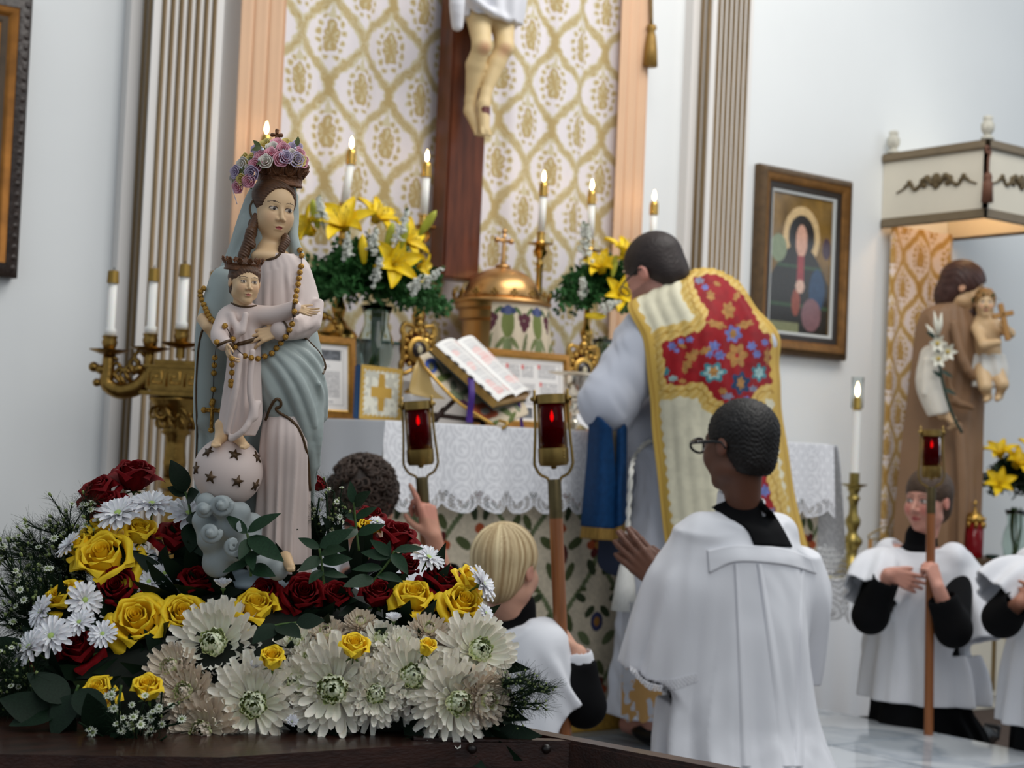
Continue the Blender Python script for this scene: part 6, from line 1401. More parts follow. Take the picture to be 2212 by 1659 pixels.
# chasuble back
rows = [[(1446, 632, 0.02), (1472, 600, -0.04), (1502, 583, -0.05), (1548, 584, -0.02), (1592, 606, 0.06)],
        [(1358, 655, -0.10), (1424, 636, -0.13), (1490, 618, -0.14), (1566, 620, -0.07), (1628, 662, 0.07)],
        [(1390, 735, -0.17), (1458, 716, -0.21), (1535, 700, -0.21), (1610, 700, -0.10), (1682, 728, 0.10)],
        [(1402, 830, -0.18), (1470, 822, -0.24), (1545, 815, -0.24), (1618, 810, -0.12), (1682, 805, 0.10)],
        [(1411, 930, -0.17), (1478, 930, -0.23), (1552, 928, -0.23), (1628, 920, -0.12), (1690, 905, 0.10)],
        [(1425, 1060, -0.17), (1494, 1062, -0.23), (1568, 1060, -0.23), (1645, 1052, -0.12), (1712, 1040, 0.10)],
        [(1440, 1200, -0.18), (1515, 1205, -0.25), (1592, 1208, -0.25), (1672, 1205, -0.13), (1745, 1200, 0.10)],
        [(1448, 1290, -0.19), (1528, 1296, -0.26), (1608, 1300, -0.26), (1690, 1298, -0.14), (1765, 1290, 0.10)]]
ctrl = np.array([[(u, v, Zp+d) for u, v, d in r] for r in rows])
G = sheet(ctrl, 330, 250, px=True, disp=lambda S, T: 0.004*np.sin(S*17+T*9)*np.sin(T*23)+0.002*np.sin(S*60+8*T))
RED = [(1497, 600), (1552, 594), (1606, 640), (1645, 716), (1668, 728), (1673, 800), (1668, 832), (1640, 830), (1618, 858), (1640, 980), (1668, 1090), (1690, 1190), (1700, 1300), (1620, 1300), (1600, 1100), (1580, 980), (1560, 866), (1540, 860), (1524, 826), (1440, 832), (1430, 738), (1512, 718), (1532, 682), (1505, 640)]
FL_ = [(1572, 672, 15, 20, 0, 0), (1546, 702, 24, 9, 15, 0), (1606, 702, 22, 9, -15, 0), (1582, 722, 20, 20, 0, 1), (1582, 722, 8, 11, 0, 0), (1590, 768, 24, 28, 0, 0), (1590, 768, 5, 6, 0, 4), (1541, 748, 14, 12, 0, 1), (1553, 768, 13, 11, 0, 1), (1531, 764, 9, 10, 0, 1), (1622, 748, 11, 11, 0, 1), (1633, 765, 10, 10, 0, 1),
       (1540, 805, 29, 23, 0, 2), (1540, 805, 21, 15, 0, 3), (1540, 803, 11, 12, 0, 0), (1637, 805, 18, 21, 0, 2), (1637, 805, 11, 13, 0, 3), (1598, 828, 22, 26, 0, 5), (1598, 828, 9, 15, 0, 0), (1493, 772, 14, 10, 30, 0), (1485, 788, 12, 10, 0, 0), (1480, 800, 8, 8, 0, 0), (1502, 762, 10, 8, 0, 0), (1523, 758, 14, 8, -30, 0), (1452, 748, 10, 10, 0, 1), (1472, 738, 9, 7, 0, 1), (1490, 734, 9, 7, 0, 1), (1462, 758, 6, 5, 0, 1), (1475, 748, 12, 5, 20, 0),
       (1440, 802, 8, 11, 0, 2), (1455, 818, 11, 7, 0, 3), (1475, 824, 10, 6, 0, 0), (1510, 608, 11, 8, 0, 6), (1522, 622, 8, 7, 0, 1), (1534, 640, 9, 13, -20, 0), (1548, 615, 9, 5, 30, 0), (1512, 700, 10, 5, 0, 0), (1570, 856, 14, 9, 0, 6), (1625, 840, 10, 8, 0, 6), (1560, 845, 9, 8, 20, 0), (1655, 770, 7, 20, 0, 0), (1650, 740, 8, 8, 0, 1), (1610, 865, 10, 10, 0, 1), (1590, 640, 7, 14, 30, 0), (1640, 1010, 10, 14, 0, 1), (1650, 1060, 12, 14, 0, 1), (1630, 1040, 10, 20, 0, 0), (1665, 1110, 10, 14, 0, 6), (1610, 950, 12, 16, 0, 0), (1605, 990, 10, 10, 0, 1)]
PAL = [(168, 122, 66), (106, 116, 176), (62, 126, 136), (156, 188, 186), (158, 30, 36), (34, 62, 96), (126, 128, 150)]
def chas(S, T, G):
    uu, vv = proj(G); jg = 6*np.sin(uu*0.11)*np.sin(vv*0.13)+3*np.sin(uu*0.31+vv*0.27)
    dm = vnoise(uu, vv, 0.045, 12); C = lin((222, 216, 190))*(0.92+0.07*(dm > 0.5)[..., None]+0.10*vnoise(uu, vv, 0.12, 13)[..., None])
    d = polydist(uu, vv, RED)+jg*0.5
    g = (176, 138, 62); g2 = (214, 184, 110); strip = (np.sin((uu+vv)*0.35) > 0)
    m = (d < 30) & (d >= 0); over(C, m, g2); over(C, m & strip & (d < 27), (204, 168, 88)); over(C, (np.abs(d-14) < 1.6), g)
    red = d < 0; C[red] = (lin((146, 20, 28))*(0.8+0.35*vnoise(uu, vv, 0.09, 4)[..., None]))[red]
    FC = paint(uu, vv, (0, 0, 0), []); FC[:] = -1
    for (cx, cy, rx, ry, an, ci) in FL_:
        a = math.radians(an); dx, dy = uu-cx, vv-cy; x = dx*math.cos(a)+dy*math.sin(a); y = -dx*math.sin(a)+dy*math.cos(a); th = np.arctan2(y/ry, x/rx)
        FC[(x/rx)**2+(y/ry)**2 < 0.72+0.28*np.cos(6*th+cx)] = lin(PAL[ci])
    mm = red & (FC[..., 0] >= 0); C[mm] = (FC*(0.75+0.5*vnoise(uu, vv, 0.16, 7)[..., None]))[mm]
    e = np.minimum(S, 1-S)*300; wv = 3*np.sin(vv*0.25)
    m = (e < 24+wv) & (T > 0.1) | (T > 0.975) | (T < 0.03); over(C, m, (206, 170, 84)); over(C, m & (np.abs(e-10) < 2), (186, 146, 66))
    return C
sheet_obj('chasuble', G, M_attr_s, pr, chas, thick=0.008)
# cincture and tassel
M_rope = mat('white_rope', (222, 220, 212), 0.7, bump=0.5, bscale=180)
zr = -0.20
TA = bvh(alb); cpx = [(1420, 948), (1400, 955), (1384, 967), (1372, 985), (1364, 1015), (1359, 1080), (1356, 1140), (1354, 1182)]; cw = []
for (u, v) in cpx:
    h_ = hit(TA, u, v, 0.009); zq_ = (h_-CAM)@_F if h_ is not None else Zp-0.2; cw.append(zq_)
for i in range(4, 8): cw[i] = min(cw[i], cw[3]-0.002*(i-3), cw[i-1])
pts = curve([P(u, v, z) for (u, v), z in zip(cpx, cw)], 90); zr = cw[-1]-Zp
ax = np.gradient(pts, axis=0); ax /= np.linalg.norm(ax, axis=1)[:, None]; s1 = np.cross(ax, HF); s1 /= np.linalg.norm(s1, axis=1)[:, None]; s2 = np.cross(ax, s1); ph = np.arange(90)*0.55
for k in (0, math.pi): MB().tube(pts+0.0042*(s1*np.cos(ph+k)[:, None]+s2*np.sin(ph+k)[:, None]), 0.0048, 6).build('cincture_strand', M_rope, pr)
tp = PP(1354, 1185, zr); b_ = PP(1345, 1318, zr); Lt = tp[2]-b_[2]
MB().lathe([(0, 0), (0.012, -0.004), (0.019, -0.02), (0.019, -0.035), (0.014, -0.045), (0.02, -0.055), (0.03, -Lt*0.6), (0.04, -Lt), (0, -Lt)][::-1], tp, 40, lobes=20, lamp=0.07).build('cincture_tassel', mat('white_fringe', (224, 223, 218), 0.8, var=0.1, vscale=60, stretch=(6, 6, 0.6)), pr)
# maniple: two blue falls with gold fringe
M_blue = mat('blue_damask', (14, 56, 98), 0.65, var=0.25, vscale=60, spec=0.2); M_dblue = mat('navy_lining', (18, 30, 54), 0.7)
for nm, c in (('maniple_fall', [[(1275, 890, -0.13), (1300, 905, -0.20), (1322, 925, -0.20)], [(1270, 980, -0.12), (1298, 985, -0.20), (1326, 990, -0.18)], [(1262, 1070, -0.12), (1296, 1076, -0.21), (1330, 1078, -0.17)], [(1256, 1136, -0.12), (1292, 1140, -0.21), (1330, 1142, -0.17)]]),
              ('maniple_fall', [[(1332, 930, -0.16), (1345, 920, -0.16), (1352, 905, -0.12)], [(1332, 990, -0.16), (1344, 990, -0.17), (1352, 985, -0.13)], [(1326, 1070, -0.16), (1340, 1070, -0.19), (1351, 1066, -0.13)], [(1322, 1142, -0.16), (1340, 1136, -0.19), (1352, 1122, -0.13)]])):
    cc = np.array([[(u, v, Zp+d) for u, v, d in r] for r in c]); sheet_obj(nm, sheet(cc, 40, 20, px=True), M_blue, pr, thick=0.008)
    l = cc[-1]; fr_ = np.array([l, l+np.array([[-3, 26, 0]]*3)]); sheet_obj('gold_fringe', sheet(fr_, 8, 60, px=True, disp=lambda S, T: 0.003*np.sin(S*120)), MATS['gold_thread'], pr, thick=0.004)
sheet_obj('maniple_lining', sheet(np.array([[(1324, 930, Zp-0.13), (1334, 930, Zp-0.13)], [(1322, 1000, Zp-0.13), (1334, 1000, Zp-0.13)], [(1330, 1070, Zp-0.13), (1333, 1060, Zp-0.13)]]), 20, 5, px=True), mat('tan_lining', (168, 150, 118), 0.7), pr, thick=0.003)
sheet_obj('stole_end', sheet(np.array([[(1296, 1120, Zp-0.06), (1350, 1120, Zp-0.08)], [(1292, 1180, Zp-0.06), (1350, 1180, Zp-0.08)], [(1292, 1218, Zp-0.06), (1350, 1222, Zp-0.08)], [(1312, 1238, Zp-0.06), (1346, 1248, Zp-0.08)]]), 24, 14, px=True), M_dblue, pr, thick=0.006)
# lace panel of the alb
G = sheet(np.array([[(1345, 1300, Zp-0.22), (1400, 1300, Zp-0.30), (1460, 1300, Zp-0.32), (1540, 1300, Zp-0.30)], [(1343, 1430, Zp-0.23), (1398, 1430, Zp-0.31), (1460, 1430, Zp-0.33), (1545, 1430, Zp-0.31)], [(1342, 1560, Zp-0.24), (1396, 1562, Zp-0.32), (1460, 1562, Zp-0.34), (1550, 1560, Zp-0.32)]]), 200, 160, px=True)
def albl(S, T, G):
    C = np.ones(S.shape+(4,)); x = S*0.32; z = T*0.4
    C[..., :3] = lin((150, 152, 160)); n = vnoise(x, z, 42, 3)+0.3*vnoise(x, z, 110, 4); gold = (n > 0.74+0.55*(0.45-T)) & (T > 0.15); C[gold, :3] = lin((160, 122, 70)); C[..., 3] = np.where(gold, 1, 0.55)
    C[T > 0.94+0.06*np.abs(np.sin(S*16)), 3] = 0; return C
sheet_obj('lace_skirt', G, M_lace, pr, albl)
# shoes and black cassock hem
for s in (-1, 1):
    q = hip+np.array([s*0.10, -0.10, 0]); q[2] = 0
    MB().ball(q+[0, 0.02, 0.05], (0.055, 0.07, 0.05)).ball(q+[0, 0.14, 0.035], (0.045, 0.10, 0.035)).build('shoe', M_shoe, pr)
# ================================================================ MADONNA STATUE
ZS = 2.2; PXM = ZS/FPX
def S(u, v, dz=0.0): return P(u, v, ZS+dz)
sb = S(556, 1235); st = thing('madonna_statue', 'painted statue of a crowned Madonna in grey-blue mantle holding the crowned Child', 'statue', sb)
OB = S(556, 1235); MS = frame(OB, x=HR, z=UP)
def rows(rs, dy=0.0):
    """rs: (v, uleft, uright, depth_ratio, dz) top to bottom -> loft arrays bottom to top"""
    zs, cx, cy, rx, ry = [], [], [], [], []
    for (v, a, b, q, dz) in rs[::-1]:
        p = S((a+b)/2, v, dz)-OB; zs.append(p[2]); cx.append(p@HR); cy.append(p@HF); rx.append((b-a)/2*PXM); ry.append((b-a)/2*PXM*q)
    return zs, cx, cy, rx, ry
M_mantle = mat('mantle_paint', (164, 174, 170), 0.5, var=0.05, vscale=12); M_dress = mat('dress_paint', (222, 204, 196), 0.5, var=0.05, vscale=10)
M_flesh = mat('flesh_paint', rough=0.42, attr=True); M_umber = mat('bronze_trim', (88, 66, 42), 0.45, metal=0.25, var=0.2, vscale=80); M_crown = mat('crown_bronze', (112, 72, 44), 0.42, metal=0.3, var=0.35, vscale=120, bump=0.4, bscale=300)
hc = S(590, 450, -0.010); Hm = 0.087; fm = nz(HR*0.50-HF*0.86-UP*0.16); Rm = rotM(fm, nz(UP+HR*0.06))
def fdepth(F, u, v):
    zz_ = np.linspace(ZS-0.16, ZS+0.02, 121); pp = np.array([P(u, v, z) for z in zz_]); ix = np.clip(np.round((pp-F.lo)/F.h).astype(int), 0, F.dim-1); val = F.f[ix[:, 0], ix[:, 1], ix[:, 2]]; k = np.argmax(val < 0)
    return zz_[k]+0.0008 if val[k] < 0 else None
def fsmooth(W):
    W = np.array(W); t_ = np.linspace(-1, 1, len(W)); return np.array([P(u, v, z) for (u, v, _), z in zip(W, np.polyval(np.polyfit(t_, W[:, 2], 3), t_))])
# --- mantle
lo, hi = bounds([S(405, 1245, 0.09), S(720, 400, -0.11), S(405, 400, -0.11), S(720, 1245, 0.09)], 0.01)
F = Field(lo, hi, 0.0015)
def mf(th, z):
    f = np.clip((0.40-z)/0.3, 0, 1)
    return 0.045*f*np.sin(9*th-z*16)+0.03*f*np.sin(15*th-z*30+1.0)+0.02*np.sin(6*th+z*22)*np.clip((0.5-z)/0.1, 0, 1)
F.loft(MS, *rows([(402, 545, 640, 1.0, 0.010), (430, 530, 642, 1.0, 0.008), (480, 512, 640, 0.95, 0.008), (530, 496, 643, 0.8, 0.008), (570, 480, 652, 0.72, 0.008), (620, 456, 662, 0.62, 0.004), (690, 434, 678, 0.56, 0.0), (760, 424, 694, 0.56, 0.0), (850, 418, 700, 0.55, 0.0), (950, 425, 692, 0.55, 0), (1060, 430, 678, 0.55, 0), (1160, 436, 668, 0.55, 0), (1238, 440, 664, 0.55, 0)]), mf)
# veil opening for the face and throat
wm = lambda p: hc+Hm*(Rm@np.asarray(p, float))
F.ell(wm((0.03, -0.62, -0.12)), np.array([0.36, 0.72, 0.53])*Hm, Rm, 0.006, 'd'); F.ell(S(585, 545, -0.075), (0.040, 0.055, 0.040), None, 0.008, 'd')
# open front between the mantle edges: chest and the skirt
F.ell(S(600, 640, -0.085), (0.052, 0.045, 0.085), None, 0.01, 'd')
F.ell(S(598, 1080, -0.085), (0.030, 0.05, 0.13), None, 0.012, 'd')
# front drape sweeping over the knee
for c, r in (([(560, 748, -0.060), (610, 800, -0.078), (655, 890, -0.066), (672, 1000, -0.045)], [0.020, 0.026, 0.020, 0.012]), ([(580, 742, -0.068), (630, 785, -0.072), (668, 860, -0.050), (676, 950, -0.035)], [0.018, 0.020, 0.018, 0.01]), ([(620, 735, -0.060), (662, 775, -0.052), (684, 830, -0.03)], [0.016, 0.018, 0.012]),
             ([(545, 760, -0.055), (575, 830, -0.078), (592, 890, -0.082)], [0.018, 0.018, 0.010]), ([(605, 770, -0.075), (640, 850, -0.082), (662, 930, -0.070)], [0.010, 0.011, 0.006]), ([(560, 775, -0.07), (590, 845, -0.088), (615, 905, -0.085)], [0.010, 0.010, 0.006]), ([(655, 765, -0.068), (690, 830, -0.052), (698, 900, -0.03)], [0.008, 0.009, 0.006])):
    F.chain([S(*q) for q in c], r, 0.012, n=12)
for c, r in (([(560, 752), (612, 812), (650, 900), (668, 1000), (668, 1080)], 0.0050), ([(575, 746), (635, 800), (672, 880), (684, 960)], 0.0050), ([(592, 742), (650, 784), (688, 840), (697, 900)], 0.0050), ([(618, 738), (668, 772), (698, 815)], 0.0046), ([(645, 735), (682, 765), (702, 795)], 0.0042), ([(552, 765), (588, 830), (622, 890), (648, 930)], 0.0040), ([(600, 765), (648, 830), (680, 920)], 0.0036), ([(560, 790), (582, 840), (598, 872)], 0.0036),
             ([(500, 590), (470, 640), (448, 700)], 0.0050), ([(512, 600), (484, 660), (468, 700)], 0.0045), ([(520, 540), (496, 600), (470, 660)], 0.0040), ([(440, 760), (436, 860), (440, 980), (446, 1080)], 0.0050), ([(456, 770), (452, 880), (458, 960)], 0.0045), ([(526, 470), (512, 520), (498, 570)], 0.0036), ([(690, 830), (690, 920), (680, 1040)], 0.0050), ([(676, 960), (672, 1060), (664, 1160)], 0.0045)):
    q = curve([(u, v, 0) for u, v in c], 16); W = []
    for u, v, _ in q:   # ride on the surface built so far
        zq_ = fdepth(F, u, v)
        if zq_: W.append((u, v, zq_))
    if len(W) > 4:
        W = fsmooth(W)
        F.chain(W, np.sin(np.linspace(0.35, math.pi-0.25, len(W)))*r+0.0006, 0.005)
# sleeve-edge of the mantle at the viewer's left arm
F.chain([S(488, 610, -0.04), S(468, 670, -0.052), S(458, 720, -0.055), S(452, 800, -0.045), S(446, 900, -0.035)], [0.022, 0.022, 0.022, 0.019, 0.015], 0.02, n=12)
# veil edge falling on the right of the face
F.chain([S(636, 425, 0.004), S(638, 470, 0.002), S(634, 515, -0.012), S(646, 560, -0.016), S(658, 600, -0.01)], [0.004, 0.005, 0.007, 0.009, 0.009], 0.006, n=14)
mantle = F.build('mantle', M_mantle, st, smooth=0)
# --- dress
lo, hi = bounds([S(540, 1245, 0.02), S(705, 520, -0.13), S(540, 520, -0.13), S(705, 1245, 0.02)], 0.008); F = Field(lo, hi, 0.0014)
cf = lambda th, z: 0.035*np.sin(14*th+z*6)*np.clip((0.44-z)/0.06, 0, 1)
F.loft(MS, *rows([(548, 560, 632, 0.7, -0.032), (580, 550, 660, 0.6, -0.034), (640, 545, 668, 0.58, -0.040), (700, 548, 668, 0.6, -0.044), (745, 555, 660, 0.6, -0.044)]), cf)
F.chain([S(640, 585, -0.022), S(654, 640, -0.034), S(660, 688, -0.050), S(640, 704, -0.082), S(606, 714, -0.104)], [0.019, 0.021, 0.0205, 0.018, 0.0135], 0.012, n=14)
for q in range(4): F.chain([S(690-q*7, 655+q*12, -0.055), S(684-q*9, 700+q*5, -0.075)], 0.006, 0.008)
sf_ = lambda th, z: 0.10*np.sin(10*th+1.2*np.sin(3*th)-z*9)*np.clip((0.24-z)/0.16, 0, 1)+0.04*np.sin(17*th-z*14)*np.clip((0.26-z)/0.16, 0, 1)
F.loft(MS, *rows([(850, 585, 640, 0.85, -0.062), (890, 572, 655, 0.88, -0.068), (950, 564, 662, 0.9, -0.070), (1040, 560, 664, 0.78, -0.058), (1130, 556, 664, 0.7, -0.048), (1238, 552, 666, 0.7, -0.048)]), sf_)
DR = F
for c in ([(598, 585), (600, 640), (598, 690)], [(620, 585), (628, 640), (630, 690)], [(582, 590), (578, 640), (575, 690)], [(640, 600), (648, 640), (640, 690)], [(682, 660), (676, 690), (655, 705)], [(688, 680), (672, 702), (640, 716)]):
    q = curve([(u, v, 0) for u, v in c], 16); W = []
    for u, v, _ in q:
        zq_ = fdepth(F, u, v)
        if zq_: W.append((u, v, zq_))
    if len(W) > 4: W = fsmooth(W); F.chain(W, np.sin(np.linspace(0.3, math.pi-0.2, len(W)))*0.0022+0.0003, 0.006)
dress = F.build('dress', M_dress, st, smooth=1)
# --- flesh: head, neck, both hands in one
lo, hi = bounds([S(430, 790, 0.03), S(655, 395, -0.15)], 0.012); lo2, hi2 = bounds([wm((0, 0, 0.5)), S(575, 555, -0.02)], 0.06)
F = Field(np.minimum(lo2, S(640, 560, 0)), np.maximum(hi2, S(540, 400, 0)), 0.0009)
head(F, hc, Rm, Hm, ears=False, neck=S(582, 552, -0.018), nose=0.75, kid=0.6, soft=True); F.ell(S(588, 556, -0.030), (0.030, 0.020, 0.012), None, 0.012)
IV = (226, 190, 146)
def mcol(V):
    C = lin(IV)[None, :]*np.ones((len(V), 1)); return face_paint(C, V, hc, Rm, Hm, lips=(196, 96, 92), iris=(46, 32, 24), brow=(70, 46, 34), white=(206, 190, 172), flush=(214, 160, 128), lid=(62, 40, 30), blush=0.3, bw=0.008, gaze=0.010, lw=0.06)
F.build('face_and_neck', M_flesh, st, mcol)
# hair with side curls
F = Field(np.minimum(lo2, S(520, 560, 0.03)), np.maximum(hi2, S(640, 560, -0.06)), 0.0011)
w2 = lambda p: hc+Hm*(Rm@np.asarray(p, float))
F.ell(w2((0, 0.05, 0.13)), np.array([0.345, 0.425, 0.385])*Hm, Rm); F.ell(w2((0, -0.52, -0.06)), np.array([0.35, 0.44, 0.45])*Hm, Rm, 0.003, 'd'); F.ell(w2((0, 0.05, -0.50)), np.array([0.5, 0.5, 0.42])*Hm, Rm, 0.004, 'd')
F.chain([S(553, 440, -0.012), S(545, 470, -0.018), S(546, 500, -0.03), S(533, 530, -0.04), S(525, 552, -0.045)], [0.006, 0.006, 0.0065, 0.0065, 0.007], 0.004, n=14)
F.chain([S(556, 455, -0.02), S(550, 480, -0.03), S(540, 505, -0.04), S(545, 530, -0.045)], [0.005, 0.0055, 0.006, 0.005], 0.003, n=10)
F.chain([S(612, 505, -0.02), S(618, 520, -0.03), S(610, 535, -0.04), S(608, 548, -0.042)], [0.004, 0.006, 0.0055, 0.004], 0.003, n=10)
for q in range(5): F.ell(S(541-3*q, 500+12*q, -0.044), 0.0065, None, 0.003)
def grv(V): return V+nz(fm)*(0.0006*np.sin(V[:, 2]*1500+900*V[:, 0]))[:, None]
F.build('hair', mat('hair_paint', (92, 62, 40), 0.5, var=0.3, vscale=150), st, disp=grv)
def statue_hand(nm, wrist, fd, pn, L, side, curls, thumb=None, arm=None, spread=7):
    F = Field(np.asarray(wrist)-L*1.3, np.asarray(wrist)+L*1.3, 0.0009 if L > 0.03 else 0.0007)
    if arm is not None: F.cone(arm, wrist, 0.19*L, 0.15*L, 0.02*L)
    hand(F, wrist, fd, pn, L, side, curls, spread=spread, thumb=thumb, k=0.015, fat=0.86)
    return F.build(nm, M_flesh, st, lambda V: lin(IV)[None, :]*np.ones((len(V), 1)))
statue_hand('hand', S(606, 714, -0.106), nz(-HR*0.92-UP*0.30-HF*0.10), nz(HF*0.85-UP*0.35), 0.054, -1, [(14, 16, 8), (8, 14, 8), (12, 14, 8), (22, 18, 10)], [(0.12, -0.02, 0.12), (0.27, 0.0, 0.28), (0.36, 0.0, 0.46), (0.42, -0.01, 0.60)], arm=S(640, 708, -0.09), spread=9)
statue_hand('hand', S(448, 706, -0.085), nz(HR*0.62-UP*0.74-HF*0.2), nz(HR*0.6+HF*0.5), 0.046, 1, [(14, 20, 10)]*4, arm=S(440, 690, -0.07))
# --- the Child
ch = S(529, 610, -0.105); Hc = 0.058; fc = nz(HR*0.42-HF*0.88-UP*0.05); Rc = rotM(fc, nz(UP+HR*0.03))
F = Field(ch-0.05, ch+0.05, 0.0008); head(F, ch, Rc, Hc, neck=S(524, 668, -0.095), nose=0.8, kid=1.0)
F.build('child_head', M_flesh, st, lambda V: face_paint(lin(IV)[None, :]*np.ones((len(V), 1)), V, ch, Rc, Hc, lips=(196, 110, 96), iris=(58, 40, 26), brow=(62, 42, 32), white=(214, 200, 180), flush=(216, 158, 124), lid=(70, 46, 34), blush=0.4, bw=0.010, lw=0.065))
F = Field(ch-0.055, ch+0.055, 0.0011); hair_shell(F, ch, Rc, Hc, 1.02, front=(0, -0.50, -0.16), fr=(0.33, 0.36, 0.40), nape=-0.38, ear=False)
F.build('child_hair', MATS['hair_paint'], st, disp=lambda V: V+(V-ch)*(0.03*np.sin(V[:, 2]*700+V[:, 0]*900)*np.sin(V[:, 0]*800))[:, None])
lo, hi = bounds([S(440, 975, -0.02), S(650, 645, -0.16)], 0.01); lo = np.minimum(lo, S(440, 975, -0.16)); hi = np.maximum(hi, S(650, 645, -0.02)); F = Field(lo, hi, 0.0012)
kf = lambda th, z: 0.05*np.sin(11*th+z*10)*np.clip((0.335-z)/0.05, 0, 1)
F.loft(MS, *rows([(652, 508, 540, 0.9, -0.095), (666, 484, 556, 0.62, -0.095), (700, 474, 562, 0.62, -0.095), (738, 492, 562, 0.62, -0.098), (790, 492, 562, 0.6, -0.098), (850, 484, 563, 0.6, -0.098), (905, 476, 562, 0.6, -0.098), (940, 470, 548, 0.6, -0.098)]), kf)
F.chain([S(545, 682, -0.095), S(595, 680, -0.105), S(636, 666, -0.115)], [0.0145, 0.012, 0.0098], 0.008, n=8)
F.chain([S(490, 688, -0.105), S(474, 724, -0.125), S(484, 742, -0.145)], [0.0135, 0.0115, 0.0095], 0.008, n=8)
for c in ([(545, 760, -0.13), (540, 840, -0.13), (550, 900, -0.125)], [(518, 770, -0.135), (508, 850, -0.135), (490, 930, -0.125)], [(558, 870, -0.12), (530, 925, -0.13), (500, 948, -0.125)], [(500, 680, -0.118), (512, 715, -0.125), (508, 735, -0.12)], [(530, 680, -0.12), (525, 715, -0.125)]): F.chain([S(*q) for q in c], 0.0042, 0.008, n=8)
crobe = F.build('child_robe', M_dress, st, smooth=1)
statue_hand('child_hand', S(638, 666, -0.116), nz(HR*0.92-UP*0.22-HF*0.2), nz(-HF*0.75+UP*0.62), 0.034, -1, [(6, 10, 6)]*4, [(0.12, -0.02, 0.12), (0.22, -0.02, 0.28), (0.30, -0.02, 0.42), (0.36, -0.02, 0.54)])
statue_hand('child_hand', S(486, 742, -0.147), nz(HR*0.35-UP*0.86-HF*0.2), nz(HR*0.85+HF*0.3), 0.034, 1, [(25, 30, 15)]*4)
F = Field(*bounds([S(455, 985, -0.14), S(540, 915, -0.05)], 0.014), 0.0009)
for (u0, v0, u1, v1) in ((478, 930, 466, 955), (512, 930, 528, 958)):
    F.cone(S(u0, v0-12, -0.10), S(u0, v0+12, -0.104), 0.0085, 0.0075, 0.004).cone(S(u0, v0+14, -0.106), S(u1, v1+4, -0.122), 0.0075, 0.0055, 0.005)
    for k in range(5): F.cone(S(u1-6+3.4*k, v1+4, -0.121), S(u1-7+3.8*k, v1+9-abs(k-1.5), -0.128), 0.0026, 0.0022, 0.001)
F.build('child_feet', M_flesh, st, lambda V: lin(IV)[None, :]*np.ones((len(V), 1)))
# --- globe with stars, clouds, base
gc = S(493, 1018, -0.085); gr = 72*PXM
globe = MB().ball(gc, gr, 48, 32).build('globe', mat('globe_paint', (216, 198, 190), 0.5), st)
star = [(math.cos(math.pi/2+k*math.pi/5)*(1 if k % 2 == 0 else 0.42), math.sin(math.pi/2+k*math.pi/5)*(1 if k % 2 == 0 else 0.42)) for k in range(10)]
Tg = bvh(globe)
for (u, v) in ((450, 976), (507, 982), (555, 988), (455, 1031), (513, 1040), (552, 1048), (424, 1012)):
    p = hit(Tg, u, v)
    if p is None: continue
    n_ = nz(p-gc); MB().prism(np.array(star)*0.0088, frame(p, x=np.cross(UP, n_)+0.2*rdir(), z=n_), 0.003).build('star', M_umber, globe)
F = Field(*bounds([S(415, 1245, -0.15), S(600, 1055, -0.0)], 0.03), 0.0016)
for (u, v, dz, r) in ((445, 1085, -0.12, 20), (480, 1095, -0.135, 24), (520, 1105, -0.12, 20), (440, 1125, -0.11, 24), (500, 1140, -0.12, 30), (545, 1130, -0.10, 22), (455, 1165, -0.11, 28), (520, 1185, -0.11, 30), (470, 1215, -0.1, 32), (560, 1215, -0.09, 28), (540, 1165, -0.1, 24), (600, 1232, -0.10, 22)): F.ell(S(u, v, dz), r*PXM*1.0, None, 0.012)
for (u0, v0, r0) in ((478, 1090, 22), (440, 1100, 14), (530, 1135, 18), (455, 1150, 20), (505, 1180, 20)):
    a = np.linspace(0, 9.5, 26); F.chain([S(u0+r0*(1-q/11)*math.cos(q), v0+r0*(1-q/11)*math.sin(q), -0.147-0.0012*q) for q in a], 0.0045, 0.003)
F.build('cloud', mat('cloud_paint', (158, 166, 166), 0.5, var=0.12, vscale=25), st, smooth=1)
MB().lathe([(0, 0), (0.085, 0), (0.088, 0.006), (0.08, 0.018), (0.07, 0.024), (0, 0.024)], S(556, 1262), 40).build('base', mat('base_paint', (176, 194, 204), 0.5), st)
F = Field(*bounds([S(600, 1235, -0.12), S(640, 1195, -0.08)], 0.012), 0.001); F.cone(S(616, 1205, -0.085), S(628, 1226, -0.115), 0.009, 0.006)
for k in range(4): F.cone(S(622+3*k, 1223, -0.113), S(623+3.6*k, 1231, -0.121), 0.003, 0.0024, 0.001)
F.build('foot', M_flesh, st, lambda V: lin(IV)[None, :]*np.ones((len(V), 1)))
# --- painted trims laid on the surfaces
TS = bvh(mantle, dress, crobe)
def trim(nm, pts, r=0.0016, T=TS, n=60, dz=-0.05, m=M_umber, flat=None):
    q = curve([(u, v, 0) for u, v in pts], n); W = []
    for u, v, _ in q:
        h_ = hit(T, u, v, 0.0004, None)
        if h_ is None: h_ = W[-1]+(P(u, v, ZS)-P(*lastuv, ZS)) if W else S(u, v, dz)
        lastuv = (u, v); W.append(h_)
    W = np.array(W)
    for _ in range(3): W[1:-1] = (W[:-2]+W[1:-1]*2+W[2:])/4
    return MB().tube(W, r, 8).build(nm, m, st)
trim('mantle_trim', [(456, 692), (438, 712), (428, 760), (424, 850), (426, 930), (424, 1000)]); trim('mantle_trim', [(660, 730), (690, 762), (703, 790), (697, 808)])
trim('mantle_trim', [(574, 908), (584, 880), (596, 862), (606, 866), (606, 878), (596, 882), (604, 892), (630, 908), (650, 935), (664, 985), (670, 1060)], 0.0020); trim('veil_trim', [(624, 420), (585, 412), (556, 424), (540, 448), (546, 480), (542, 505)], 0.0016)
